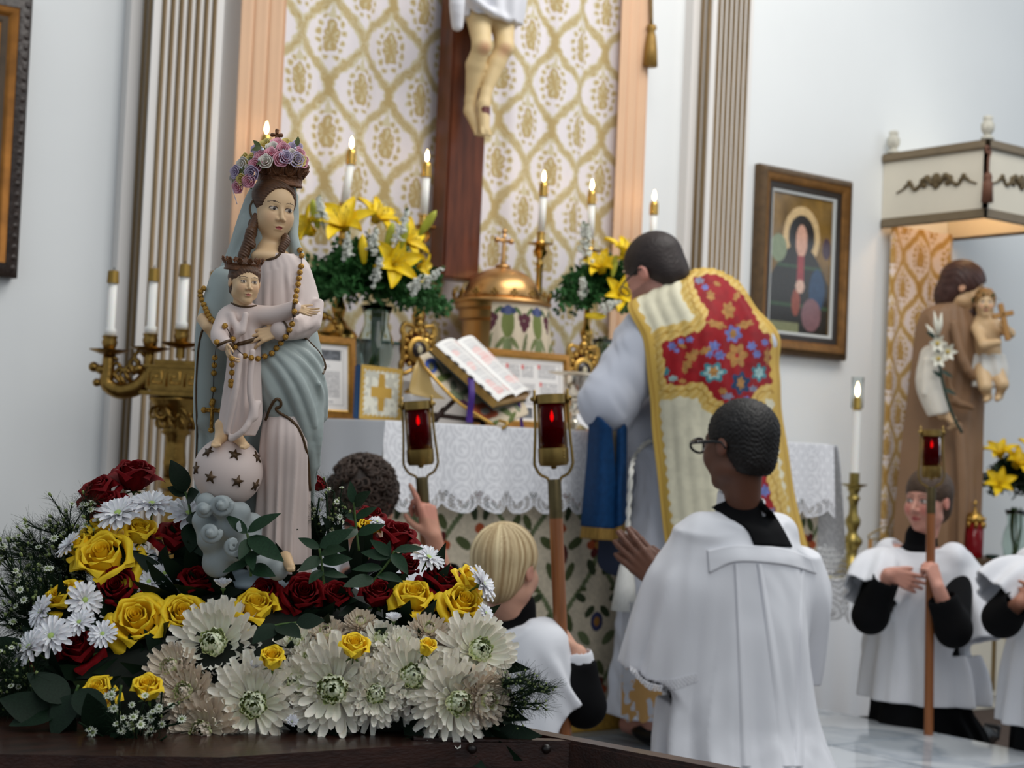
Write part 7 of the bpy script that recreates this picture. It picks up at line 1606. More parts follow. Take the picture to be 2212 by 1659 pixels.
trim('neckline_trim', [(556, 553), (575, 560), (594, 557), (606, 547)], 0.0018); trim('child_neckline', [(500, 655), (515, 661), (535, 663), (554, 660)], 0.0013); trim('child_belt', [(496, 745), (520, 742), (545, 735), (560, 732)], 0.0028)
def cuff(c, ax, r, m=M_umber): 
    M = frame(c, x=np.cross(ax, UP+0.1*HR), z=ax); return MB().lathe([(r, -0.0018), (r*1.06, 0), (r, 0.0018), (r*0.9, 0), (r, -0.0018)], M=M, n=20).build('cuff_trim', m, st)
cuff(S(608, 714, -0.105), nz(S(606, 714, -0.105)-S(650, 706, -0.08)), 0.0135); cuff(S(636, 667, -0.115), HR, 0.0105); cuff(S(484, 742, -0.145), nz(HR*0.4-UP*0.8), 0.0100)
# --- crowns
def crown(nm, c, axis, rx, ry, hb, hp, n, m, par):
    M = frame(c, x=HR, z=axis); cr = None
    a = np.linspace(0, 2*math.pi, 60, endpoint=False)
    V = [(rx*g*math.cos(q), ry*g*math.sin(q), z) for (g, z) in ((1.0, -hb/2), (1.06, -hb/2), (1.06, -hb/4), (1.01, -hb/5), (1.05, hb/2), (1.12, hb*0.62), (1.0, hb/2), (0.96, -hb/2)) for q in a]
    V = np.array(V)@M[:3, :3].T+M[:3, 3]; cr = obj(nm, V, gridfaces(8, 60, True), m, par)
    for k in range(n):
        q = 2*math.pi*k/n; mb = MB(); b0 = np.array([rx*1.08*math.cos(q), ry*1.08*math.sin(q), hb*0.5]); tn = nz([-rx*math.sin(q), ry*math.cos(q), 0]); out = nz([math.cos(q)/rx, math.sin(q)/ry, 0])
        for j in range(-2, 3):
            an = j*0.5; mb.tube(curve([b0, b0+tn*hp*0.28*math.sin(an)+np.array([0, 0, hp*0.5*math.cos(an)])+out*hp*0.05, b0+tn*hp*0.46*math.sin(an)+np.array([0, 0, hp*0.95*math.cos(an*0.9)])+out*hp*0.28], 6), np.array([0.5, 0.8, 1.1, 1.2, 1.0, 0.6])*hp*0.11, 6)
        apply(mb, M).build('palmette', m, cr)
    return cr, M
cr, Mc = crown('crown', S(604, 392, -0.002), nz(UP+HR*0.05-HF*0.10), 47*PXM, 43*PXM, 20*PXM, 32*PXM, 12, M_crown, st)
mb = MB(); top = S(600, 303, 0.0)
for k in range(4):
    q = k*math.pi/2+0.4; mb.tube(curve([S(604, 385, 0)+HR*math.cos(q)*0.029+HF*math.sin(q)*0.027, S(604, 345, 0)+HR*math.cos(q)*0.030+HF*math.sin(q)*0.028, S(601, 318, 0)+HR*math.cos(q)*0.016+HF*math.sin(q)*0.015, top], 12), 0.0022, 8)
mb.ball(top, 0.005); mb.build('crown_arches', M_crown, cr)
mb = MB(); cc = S(598, 292, 0.0)
for d in (HR, -HR, UP, -UP): mb.tube([cc, cc+d*0.006], [0.0018, 0.0028], 8).ball(cc+d*0.0062, 0.0029, 8, 6)
mb.build('crown_cross', M_crown, cr)
crown('child_crown', S(524, 577, -0.100), nz(UP+HR*0.03-HF*0.12), 36*PXM, 34*PXM, 13*PXM, 15*PXM, 12, M_crown, st)

# ================================================================ ROSARY
TR = bvh(*[o for o in st.children if o.type == 'MESH' and o.name.split('.')[0] in ('mantle', 'dress', 'child_robe', 'hand', 'child_hand', 'globe')])
ros = thing('rosary', 'gold bead rosary draped over the arms of the Madonna and Child', 'rosary', S(520, 770, -0.17))
M_bead = mat('bead_gold', (196, 150, 72), 0.3, metal=0.9, var=0.3, vscale=400, bump=0.6, bscale=700)
bm_ = MB().ball((0, 0, 0), 0.0039, 14, 10); bead_me = _mesh('bead', np.concatenate(bm_.V), bm_.F); bead_me.materials.append(M_bead)
strands = [[(648, 540), (652, 552), (651, 575), (648, 588), (646, 601), (644, 614), (641, 628), (639, 640), (638, 651), (636, 673), (631, 700), (625, 713), (617, 728), (607, 741), (597, 752), (587, 763), (572, 770), (557, 775), (543, 773), (529, 769), (507, 750)],
           [(440, 623), (433, 630), (433, 639), (436, 648), (440, 658), (444, 667), (447, 674), (451, 682), (456, 689), (462, 694), (486, 704), (503, 733)], [(468, 739), (464, 773), (463, 789), (462, 806), (461, 841), (458, 872)], [(505, 750), (501, 775), (501, 788), (501, 805), (499, 824), (499, 832)]]
MWi = np.linalg.inv(WM[ros.name])
for s_ in strands:
    W = []
    for (u, v) in s_:
        h_ = hit(TR, u, v, 0.004, None)
        if h_ is None: h_ = P(u, v, (W[-1]-CAM)@_F if W else ZS-0.06)
        W.append(h_)
    W = np.array(W)
    for _ in range(2):   # the strand hangs: never sinks behind, smooth depth
        dpt = (W-CAM)@_F; sm = dpt.copy(); sm[1:-1] = np.minimum(dpt[1:-1], (dpt[:-2]+dpt[2:])/2+0.004); W = np.array([P(u, v, z) for (u, v), z in zip(s_, sm)])
    for w in W:
        o = bpy.data.objects.new('bead', bead_me); COL.objects.link(o); o.parent = ros; o.location = Vector(w-WM[ros.name][:3, 3])
    MB().tube(curve(W, 6*len(W)), 0.0006, 5).build('chain', mat('dark_chain', (60, 50, 44), 0.4, metal=0.8), ros)
    if s_[0] == (468, 739): wc = W[-1]
mb = MB(); c0 = P(458, 893, (wc-CAM)@_F)
mb.tube([c0+UP*0.014, c0-UP*0.021], 0.0026, 8).tube([c0-HR*0.0095+UP*0.004, c0+HR*0.0095+UP*0.004], 0.0026, 8)
for d in (UP*0.016, -UP*0.022, HR*0.011+UP*0.004, -HR*0.011+UP*0.004): mb.ball(c0+d, 0.0042, 8, 6)
mb.build('crucifix_pendant', M_bead, ros)
MB().tube([c0-HF*0.003+UP*0.006, c0-HF*0.003-UP*0.01], 0.0018, 6).tube([c0-HF*0.003-HR*0.007+UP*0.006, c0-HF*0.003+HR*0.007+UP*0.006], 0.0012, 6).build('pendant_figure', M_bead, ros)

# ================================================================ FLOWER WREATH
wr_ = thing('flower_wreath', 'wreath of tiny pink, lilac, cream and yellow paper roses around the crown', 'wreath', S(560, 400, -0.03))
def rosette(r):
    V = []; Fs = []; n = 0
    for (rr, h0, h1, lob, ph) in ((0.18, 0.2, 0.75, 2, 0), (0.42, 0.05, 0.72, 3, 0.7), (0.72, -0.1, 0.55, 4, 0.2), (1.0, -0.3, 0.30, 5, 1.0)):
        a = np.arange(20)*2*math.pi/20; lw = 1+0.07*np.cos(lob*a+ph)
        for (g, z) in ((0.45, h0-0.25), (0.85, h0+0.1), (1.0, h1), (1.12, h1-0.06)): V += list(np.stack([g*rr*lw*np.cos(a), g*rr*lw*np.sin(a), np.full(20, z)+0.04*np.cos(lob*a+ph)], 1)*r)
        Fs += [tuple(int(i)+n for i in f) for f in gridfaces(4, 20, True)]; n += 80
    return np.array(V), Fs
rv, rf = rosette(0.0078); RM = {}
for nm, c in (('pink', (244, 176, 192)), ('lilac', (206, 190, 214)), ('cream', (240, 232, 220)), ('yellow', (236, 214, 130))):
    me = _mesh('paper_rose', rv, rf); me.materials.append(mat('paper_'+nm, c, 0.7, var=0.1, vscale=200)); RM[nm[0]] = me
cx_, cz_ = 600, 360
for (u, v, c, dz) in ((600, 312, 'p', -0.012), (575, 314, 'y', -0.012), (612, 322, 'p', -0.028), (630, 321, 'l', -0.022), (560, 331, 'l', -0.022), (586, 333, 'p', -0.034), (607, 344, 'p', -0.040), (630, 336, 'c', -0.034), (644, 333, 'p', -0.022), (545, 346, 'y', -0.022), (574, 349, 'c', -0.042), (553, 356, 'p', -0.038), (526, 356, 'c', -0.022), (511, 372, 'l', -0.022), (545, 374, 'l', -0.044), (538, 391, 'p', -0.044), (523, 389, 'y', -0.038), (515, 404, 'p', -0.034), (651, 348, 'p', -0.02), (646, 346, 'y', -0.03), (536, 372, 'c', -0.034), (590, 322, 'c', -0.026), (618, 312, 'y', -0.006), (640, 318, 'l', -0.006), (565, 340, 'p', -0.034), (508, 386, 'c', -0.012), (530, 344, 'y', -0.008), (555, 322, 'l', 0.0), (640, 345, 'l', -0.035), (618, 340, 'l', -0.042)):
    p = S(u, v, dz); o = bpy.data.objects.new('paper_rose', RM[c]); COL.objects.link(o); o.parent = wr_
    n_ = nz(p-S(590, 372, 0.02)+rdir()*0.01-HF*0.02); M = frame(p-WM[wr_.name][:3, 3], x=np.cross(n_, UP+0.1*HR), z=n_); o.matrix_basis = Matrix(M.tolist())@Matrix.Diagonal((1.0+0.25*RNG.random(),)*3+(1,))
mb = MB(); pts = curve([S(514, 392, -0.02), S(545, 362, -0.028), S(575, 335, -0.025), S(605, 326, -0.022), S(640, 335, -0.015)], 24); mb.tube(pts, 0.0055, 8); mb.build('wreath_core', mat('dark_core', (40, 34, 36), 0.8), wr_)
for k in range(14):
    q = pts[int(RNG.integers(0, 24))]-HF*0.011+rdir()*0.007; MB().ball(q, 0.0022, 8, 6).build('crystal', mat('crystal', (220, 224, 232), 0.08, metal=0.6), wr_)
    leaf(mb2 := MB(), q+rdir()*0.004, rdir(), -HF, 0.014, 0.007); mb2.build('tiny_leaf', mat('olive_leaf', (86, 96, 52), 0.6), wr_)
MB().tube(curve([S(512, 366, -0.01), S(502, 385, -0.012), S(503, 410, -0.015), S(512, 440, -0.03)], 16), 0.0016, 5, flat=0.3).build('ribbon', mat('lilac_ribbon', (214, 204, 222), 0.4), wr_)
# ================================================================ FLOWERS AND BIER
ZW = P(1100, 1600, 2.0)[2]
bier = thing('statue_bier', 'dark stained wooden bier with carrying beam under the flower mound', 'bier', onZ(600, 1600, ZW)*[1, 1, 0]+[0, 0, FL])
M_wood = mat('bier_wood', (52, 28, 20), 0.35, var=0.5, vscale=5, detail=7, bump=0.15, bscale=25, stretch=(4, 14, 14), coat=0.3)
def plan(u, Z): p = CAM+(HF+HR*(u-1106)/FPX)*Z; return p
top = [onZ(1228, 1606, ZW), onZ(985, 1604, ZW), onZ(480, 1636, ZW), onZ(-60, 1628, ZW), plan(-150, 2.2), plan(80, 2.62), plan(700, 2.62), onZ(1092, 1563, ZW)]
top = np.array(top); top[:, 2] = ZW; n = len(top)
def slab_poly(poly, z0, z1):
    V = np.concatenate([np.c_[poly[:, :2], np.full(len(poly), z1)], np.c_[poly[:, :2], np.full(len(poly), z0)]]); k = len(poly)
    return MB().add(V, [tuple(range(k)), tuple(reversed(range(k, 2*k)))]+[(i, k+i, k+(i+1) % k, (i+1) % k) for i in range(k)])
slab_poly(top, ZW-0.03, ZW).build('top_board', M_wood, bier, smooth=False)
cen = top.mean(0)
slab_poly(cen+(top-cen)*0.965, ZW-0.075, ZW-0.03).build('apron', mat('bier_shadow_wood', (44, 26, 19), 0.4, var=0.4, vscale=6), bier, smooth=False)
slab_poly(cen+(top-cen)*0.99, ZW-0.10, ZW-0.075).build('lower_rail', M_wood, bier, smooth=False)
b0, b1 = onZ(1094, 1562, ZW+0.004), onZ(1660, 1668, ZW+0.004); dv = nz(b1-b0); sd = nz(np.cross(dv, UP)); sd = sd if sd@HF < 0 else -sd
for (a, h0, h1, w0, w1, nm) in ((b0-dv*0.03, -0.085, 0.0, 0.0, 0.032, 'carrying_beam'),):
    Mq = frame(a, x=dv, z=UP); s = 1 if Mq[:3, 1]@sd > 0 else -1
    MB().box(0, 0.75, min(0, s*w1), max(0, s*w1), h0, h1, bev=0.004, M=Mq).build(nm, M_wood, bier, angle=40)
p = onZ(1232, 1600, ZW); MB().box(-0.20, 0.0, -0.022, 0.0, -0.035, 0.003, bev=0.003, M=frame(p, x=nz(onZ(1232, 1600, ZW)-onZ(985, 1595, ZW)), z=UP)).build('end_block', M_wood, bier, angle=40)
for (u, v) in ((1020, 1618), (1180, 1618)): MB().ball(P(u, v, (onZ(u, 1600, ZW)-CAM)@_F-0.022), 0.006, 8, 6).build('peg', mat('dark_peg', (24, 15, 12), 0.4), bier)
for q in (top[0], top[3], top[5], top[6]):
    c = cen+(q-cen)*0.85; MB().box(c[0]-0.025, c[0]+0.025, c[1]-0.025, c[1]+0.025, FL, ZW-0.10, bev=0.003).build('leg', M_wood, bier, angle=40)
# mound of soaked foam and dark leaves that carries the flowers
fz = 1245
F = Field(*bounds([P(60, 1620, 2.1), P(1060, 1230, 2.5), P(560, 1500, 1.9)], 0.06), 0.008)
def MD(u, v): 
    f = np.clip((v-1000)/600.0, 0, 1); return 2.30-0.33*f**0.75
F.ell(P(560, 1500, 2.24)*[1, 1, 0]+[0, 0, ZW+0.02], (0.25, 0.24, 0.155), np.stack([HR, HF, UP], 1)); F.ell(P(780, 1520, 2.16), (0.17, 0.15, 0.085), np.stack([HR, HF, UP], 1), 0.04); F.ell(P(330, 1500, 2.17), (0.16, 0.15, 0.09), np.stack([HR, HF, UP], 1), 0.04)
F.box(frame(cen*[1, 1, 0]+[0, 0, ZW-0.3], x=HR, z=UP), 2, 2, 0.3, 0, 0, 'd')
tag(F.build('floral_foam', mat('foam_green', (18, 26, 17), 0.9, var=0.4, vscale=40)), 'dark green foam mound under the statue and its flowers', 'floral foam')
M_dleaf = mat('dark_leaf', (20, 38, 24), 0.5, var=0.3, vscale=25, spec=0.2); M_rleaf = mat('ruscus_leaf', (28, 54, 32), 0.45, var=0.25, vscale=20, spec=0.25)
mb = MB()
for k in range(520):
    u = RNG.uniform(20, 1080); v = RNG.uniform(1150, 1610)
    if (u-560)**2/540**2+(v-1640)**2/470**2 > 1: continue
    p = P(u, v, MD(u, v)+0.03); d = nz(-HF*0.5+HR*((u-560)/600+RNG.normal()*0.5)+UP*(0.5-1.2*(v-1200)/400+RNG.normal()*0.4)); leaf(mb, p, d, -HF+0.5*rdir(), 0.05+0.03*RNG.random(), 0.024, 0.2, segs=3)
tag(mb.build('filler_leaves', M_dleaf), 'dark filler leaves tucked between the blooms of the flower mound', 'foliage', kind='stuff')
# ---------------------------------------------------------------- rose
def cup_petal(pr, pz, span, nr=11, nc=9, tip=0.10, roll=0.0, wob=0.0, seed=0):
    r = np.random.default_rng(seed); T = np.linspace(0, 1, nr); R_ = np.interp(T, np.linspace(0, 1, len(pr)), pr); Zz = np.interp(T, np.linspace(0, 1, len(pz)), pz); V = []
    R_ = _cr(np.array(pr, float)[:, None], nr, 0)[:, 0]; Zz = _cr(np.array(pz, float)[:, None], nr, 0)[:, 0]
    for i, t_ in enumerate(T):
        w = span*(0.35+0.65*math.sin(math.pi*min(0.5, t_*0.62)))*(1-0.35*max(0, t_-0.75)/0.25)
        for j in range(nc):
            q = j/(nc-1)*2-1; a = q*w; rr = R_[i]*(1+0.10*q*q*roll*t_)+wob*math.sin(5*q+7*t_+seed)*t_*0.03
            z = Zz[i]-tip*q*q*t_**2*0.9+wob*0.02*math.sin(4*q+seed)
            V.append((rr*math.cos(a), rr*math.sin(a), z))
    return np.array(V), gridfaces(nr, nc)
PET = [cup_petal([0.07, 0.30, 0.42, 0.47, 0.56, 0.62], [0.0, 0.10, 0.34, 0.56, 0.66, 0.60], 0.95, tip=0.16, roll=1.0, wob=1.0, seed=1), cup_petal([0.07, 0.30, 0.40, 0.43, 0.48, 0.53], [0.0, 0.10, 0.36, 0.60, 0.74, 0.72], 0.95, tip=0.18, roll=0.8, wob=1.0, seed=2),
       cup_petal([0.06, 0.25, 0.32, 0.33, 0.34, 0.38], [0.02, 0.14, 0.40, 0.64, 0.78, 0.80], 1.0, tip=0.14, roll=0.6, wob=0.8, seed=3), cup_petal([0.05, 0.17, 0.22, 0.22, 0.23, 0.25], [0.05, 0.2, 0.46, 0.68, 0.80, 0.82], 1.15, tip=0.10, roll=0.4, wob=0.6, seed=4)]
PETBIG = cup_petal([0.07, 0.32, 0.48, 0.62, 0.74, 0.80], [0.0, 0.06, 0.24, 0.36, 0.38, 0.28], 0.85, tip=0.12, roll=1.0, wob=1.0, seed=6)
def spiral_heart():
    a = np.linspace(0, 5.2*math.pi, 90); V = []
    for i, q in enumerate(a):
        f = i/89; r = 0.165*(1-f)**0.8+0.012
        for z, g in ((0.35, 0.85), (0.6, 1.0), (0.78+0.06*f, 0.98), (0.80+0.07*f, 1.08)): V.append((r*g*math.cos(q), r*g*math.sin(q), z))
    return np.array(V), gridfaces(90, 4)
def sepals():
    mb = MB().lathe([(0.001, -0.12), (0.05, -0.10), (0.09, -0.04), (0.10, 0.0), (0.06, 0.03)], n=12).tube([(0, 0, -0.5), (0, 0, -0.1)], 0.03, 6)
    for k in range(5):
        a = k*2*math.pi/5; d = np.array([math.cos(a), math.sin(a), -0.15]); leaf(mb, d*0.07, d, np.array([0, 0, 1.0]), 0.36, 0.11, -0.15, segs=3)
    return np.concatenate(mb.V), mb.F
M_red = mat('red_rose', (112, 4, 12), 0.7, var=0.3, vscale=6, spec=0.15); M_yel = mat('yellow_rose', (255, 214, 44), 0.55, var=0.12, vscale=5, sss=0.1, spec=0.3)
ROSE = {}
for nm, m in (('r', M_red), ('y', M_yel)):
    ROSE[nm] = [ _mesh('petal', *q) for q in PET+[PETBIG] ]+[_mesh('heart', *spiral_heart())]
    for me in ROSE[nm]: me.materials.append(m)
SEP = _mesh('sepals', *sepals()); SEP.materials.append(M_stem)
def kid(nm, me, par, M): o = bpy.data.objects.new(nm, me); COL.objects.link(o); o.parent = par; o.matrix_basis = M; return o
def odir(u, v, tilt=None):
    f = (v-1000)/600.0; c = 1.15-2.1*f if tilt is None else tilt; a = 0.35+0.95*f
    return nz(-HF*a+HR*((u-560)/620)*0.9+UP*c)
def bloom(u, v, dpx, nm, label, cat, group, d=None, dz=0.0, name=None):
    Z = MD(u, v)+dz; p = P(u, v, Z); s = dpx*Z/FPX; d = odir(u, v) if d is None else nz(HR*d[0]-HF*d[1]+UP*d[2])
    t = thing(name or nm, label, cat, p, group=group); x = np.cross(d, UP) if abs(d[2]) < 0.95 else HR; a = RNG.random()*6.28; y = np.cross(d, nz(x)); x = nz(x)*math.cos(a)+y*math.sin(a)
    return t, p, s, d, x
def rose(c, u, v, dpx, label, d=None, op=1.0, dz=0.0):
    g = 'dark red roses' if c == 'r' else 'yellow roses'
    t, p, s, d, x = bloom(u, v, dpx, 'rose', label, 'rose', g, d, dz); s *= 0.70
    place(t, frame(p-d*s*0.42, x=x, z=d), s)
    M = ROSE[c]; J = lambda: (RNG.random()-0.5)
    for k in range(2 if op > 0.8 else 0): kid('petal', M[4], t, rotz(k*2.6+J()*0.6)@Matrix.Rotation(0.10*J(), 4, 'Y'))
    for k in range(5): kid('petal', M[0] if (k % 2 == 0 and op > 0.6) else M[1], t, rotz(k*1.257+0.3+J()*0.3)@Matrix.Rotation(0.16*J()-(1-op)*0.25, 4, 'Y')@Matrix.Scale(1+0.1*J(), 4))
    for k in range(4): kid('petal', M[2], t, rotz(k*1.571+J()*0.4)@Matrix.Rotation(0.12*J(), 4, 'Y'))
    for k in range(3): kid('petal', M[3], t, rotz(k*2.094+J()*0.4)@Matrix.Rotation(0.1*J(), 4, 'Y'))
    kid('heart', M[5], t, rotz(J()*3)); kid('sepals', SEP, t, rotz(J()))
    return t
# ---------------------------------------------------------------- chrysanthemum and daisy
def mum_petal(L, W, up0, up1, nr=6):
    V = []; x = z = 0.0
    for i in range(nr):
        t_ = i/(nr-1); a = up0+(up1-up0)*t_; w = W*(0.35+0.65*math.sin(math.pi*min(0.62, 0.15+t_*0.5)))*(1 if t_ < 0.85 else 0.7)
        if i: x += L/(nr-1)*math.cos(a); z += L/(nr-1)*math.sin(a)
        for q in (-1, -0.5, 0, 0.5, 1): V.append((x-math.sin(a)*abs(q)*W*0.28, q*w/2, z+math.cos(a)*abs(q)**1.5*W*0.34))
    return np.array(V), gridfaces(nr, 5)
M_mumo = mat('cream_white_petal', (253, 247, 234), 0.55, var=0.04, vscale=8, sss=0.15); M_mumi = mat('greenish_petal', (240, 243, 212), 0.55, var=0.08, vscale=8, sss=0.15); M_mumc = mat('green_core', (176, 200, 110), 0.6); M_dais = mat('white_daisy_petal', (244, 242, 244), 0.5, var=0.04, vscale=8, sss=0.12); M_tan = mat('beige_petal', (230, 214, 194), 0.55, var=0.06, vscale=8, sss=0.15)
def mk(nm, g, m): me = _mesh(nm, *g); me.materials.append(m); return me
MP = {k: [mk('petal', mum_petal(0.46, 0.086, -0.55, 0.25), m), mk('petal', mum_petal(0.43, 0.084, -0.10, 0.85), m), mk('petal', mum_petal(0.36, 0.078, 0.30, 1.40), m), mk('petal', mum_petal(0.25, 0.066, 0.75, 2.0), M_mumi if k == 'w' else m)] for k, m in (('w', M_mumo), ('t', M_tan))}
def inner_florets(m):
    V = []; Q = []; C = []; n = 0
    for k in range(90):
        f = (k+0.5)/90; r = 0.11*math.sqrt(f); a = k*2.39996; L = 0.06+0.13*f; g, q = mum_petal(L, 0.045+0.025*f, 1.35-0.55*f, 2.1-0.6*f, 4); c, s = math.cos(a), math.sin(a)
        W = np.c_[(g[:, 0]+r)*c-g[:, 1]*s, (g[:, 0]+r)*s+g[:, 1]*c, g[:, 2]+0.11+0.02*(1-f)]; V.append(W); Q.append(q+n); n += len(W); w = min(1, max(0, f-0.15)/0.6); C.append(np.tile(lin((196, 214, 126))*(1-w)+lin((226, 234, 180))*w, (len(W), 1)))
    me = _mesh('inner_florets', np.concatenate(V), np.concatenate(Q), np.concatenate(C)); me.materials.append(mat('floret_colours', rough=0.55, attr=True, sss=0.1)); return me
INN = inner_florets(M_mumi)
DSK = mk('core', (lambda mb: (np.concatenate(mb.V), mb.F))(MB().ball((0, 0, 0.06), (0.10, 0.10, 0.07), 14, 8)), M_mumc)
STB = mk('stalk', (lambda mb: (np.concatenate(mb.V), mb.F))(MB().lathe([(0.02, -0.5), (0.03, -0.16), (0.09, -0.08), (0.12, -0.02), (0.0, 0.02)], n=10)), M_stem)
def mum(u, v, dpx, label, d=None, kind='w', dz=0.0):
    t, p, s, d, x = bloom(u, v, dpx, 'chrysanthemum', label, 'chrysanthemum', 'large white chrysanthemums', d, dz); place(t, frame(p-d*s*0.10, x=x, z=d), s)
    J = lambda: (RNG.random()-0.5); M = MP[kind]
    for (n_, me, r0, z0, tl) in ((22, M[0], 0.09, -0.06, 0.30), (22, M[0], 0.09, -0.03, 0.02), (22, M[1], 0.09, 0.0, 0.18), (21, M[1], 0.09, 0.03, -0.05), (20, M[2], 0.10, 0.05, 0.30), (18, M[2], 0.10, 0.07, 0.05), (15, M[3], 0.09, 0.08, 0.0), (11, M[3], 0.06, 0.09, -0.15)):
        for k in range(n_):
            kid('petal', me, t, rotz(k*2*math.pi/n_+J()*0.22+z0*9)@Matrix.Translation((r0, 0, z0))@Matrix.Rotation(tl+0.28*J(), 4, 'Y')@Matrix.Scale(1+0.22*J(), 4))
    o = kid('inner_florets', INN, t, rotz(J()*6)); o['kind'] = 'stuff'; kid('core', DSK, t, Matrix.Identity(4)@Matrix.Scale(0.6, 4)); kid('stalk', STB, t, Matrix.Identity(4))
    return t
DP = [mk('petal', mum_petal(0.46, 0.13, 0.12, -0.08), M_dais), mk('petal', mum_petal(0.40, 0.12, 0.35, 0.15), M_dais), mk('petal', mum_petal(0.28, 0.10, 0.7, 0.5), M_dais)]
def daisy(u, v, dpx, label, d=None, dz=0.0, half=False):
    t, p, s, d, x = bloom(u, v, dpx, 'white_daisy', label, 'daisy', 'white daisy mums', d, dz-0.035); place(t, frame(p, x=x, z=d), s); J = lambda: (RNG.random()-0.5)
    for (n_, me, z0) in ((16, DP[0], 0), (13, DP[1], 0.02), (9, DP[2], 0.03)):
        for k in range(n_): kid('petal', me, t, rotz(k*2*math.pi/n_+J()*0.2+z0*20)@Matrix.Translation((0.05, 0, z0))@Matrix.Rotation(0.2*J()-(0.7 if half else 0), 4, 'Y')@Matrix.Scale(1+0.15*J(), 4))
    kid('core', DSK, t, Matrix.Scale(0.8, 4)); kid('stalk', STB, t, Matrix.Identity(4)); return t
# ---- where they stand
for (u, v, w, d, op, lab) in (
    (290, 1028, 108, (0.05, 0.3, 1), 0.9, 'dark red rose standing highest, against the pilaster'), (212, 1062, 92, (-0.4, 0.4, 1), 0.9, 'dark red rose just below the highest, over aster sprays'), (232, 1092, 88, (-0.3, 0.6, 0.8), 0.9, 'dark red rose tucked behind the topmost white daisies'),
    (388, 1162, 112, (0.1, 0.35, 1), 0.95, 'dark red rose upright beside the grey cloud of statue'), (255, 1272, 108, (-0.1, 0.9, 0.55), 0.9, 'dark red rose between two large yellow roses and a daisy'), (425, 1258, 96, (0.2, 0.6, 0.8), 0.8, 'dark red rose before the statue base next to white bud'),
    (172, 1402, 104, (-0.2, 0.7, 0.8), 0.9, 'dark red rose low at the side under paired daisies'), (572, 1284, 86, (-0.2, 0.7, 0.7), 0.8, 'dark red rose half hidden behind the yellow rose before the statue'), (655, 1286, 112, (0.2, 0.8, 0.6), 0.95, 'widest dark red rose in the row below the ruscus'),
    (727, 1286, 80, (0.1, 0.7, 0.8), 0.8, 'small dark red rose in the row below the ruscus'), (815, 1285, 92, (0.1, 0.6, 0.9), 0.8, 'upright dark red rose beside yellow rose under ruscus'), (952, 1252, 100, (0.5, 0.5, 0.8), 0.9, 'dark red rose under the white daisy beside blond server'),
    (880, 1222, 66, (0.2, 0.6, 0.8), 0.8, 'small dark red rose beneath the tall ruscus leaf'), (858, 1160, 100, (0.3, 0.4, 1), 0.85, 'tall dark red rose before the raised hand of curly server'), (800, 1122, 84, (0.2, 0.4, 1), 0.85, 'dark red rose under the ear of the curly server'),
    (822, 1186, 62, (0.1, 0.7, 0.6), 0.7, 'small dark red rose amid dark ruscus leaves'), (62, 1448, 46, (-0.5, 0.7, 0.5), 0.7, 'dark red rosebud beneath the outermost daisies'), (688, 1046, 50, (0.7, 0.1, 0.8), 0.7, 'dark red petals peeping out behind the statue mantle')):
    rose('r', u, v, w, lab, d, op)
for (u, v, w, d, op, lab) in (
    (228, 1210, 150, (-0.15, 0.75, 0.75), 1.0, 'largest yellow rose, wide open below the topmost daisies'), (172, 1180, 80, (-0.5, 0.4, 0.9), 0.9, 'yellow rose partly behind the largest yellow rose'), (212, 1140, 76, (-0.2, 0.4, 1), 0.9, 'yellow rose under the outermost topmost daisy'), (302, 1150, 84, (0.1, 0.5, 0.9), 0.9, 'yellow rose behind stems of the topmost daisies'),
    (138, 1290, 96, (-0.4, 0.6, 0.7), 0.95, 'yellow rose half covered by a turned daisy'), (300, 1342, 138, (-0.05, 0.85, 0.6), 1.0, 'big yellow rose with pointed outer petals beside its twin'), (395, 1330, 108, (0.15, 0.8, 0.65), 0.9, 'yellow rose pressed between big yellow rose and chrysanthemum'),
    (552, 1318, 116, (0.1, 0.55, 0.9), 0.95, 'yellow rose with drooping side petals before the statue'), (588, 1424, 78, (0.05, 0.7, 0.9), 0.6, 'narrow yellow rose between two great chrysanthemums'), (765, 1398, 84, (0.1, 0.6, 0.9), 0.8, 'yellow rose with one long hanging petal amid chrysanthemums'), (922, 1400, 60, (0.35, 0.5, 0.9), 0.55, 'slim yellow rosebud deep among white chrysanthemums'),
    (893, 1290, 98, (0.1, 0.6, 0.9), 0.9, 'yellow rose beside the upright dark red rose'), (998, 1305, 100, (0.35, 0.75, 0.7), 0.95, 'yellow rose in front of another near blond server'), (1016, 1252, 74, (0.7, 0.4, 0.8), 0.9, 'yellow rose touching the daisy by the blond hair'), (1044, 1342, 52, (0.8, 0.5, 0.3), 0.8, 'yellow petals peeping out below the paired yellow roses'),
    (216, 1496, 92, (-0.3, 0.6, 0.8), 0.85, 'yellow rose behind the broad dark leaf'), (320, 1488, 88, (0.0, 0.6, 0.9), 0.7, 'yellow rose among tiny white asters'), (796, 1142, 62, (0.2, 0.5, 0.9), 0.8, 'yellow rose framed by red roses near curly server')):
    rose('y', u, v, w, lab, d, op, dz=-0.075 if (op <= 0.8 and v > 1380) else -0.01)
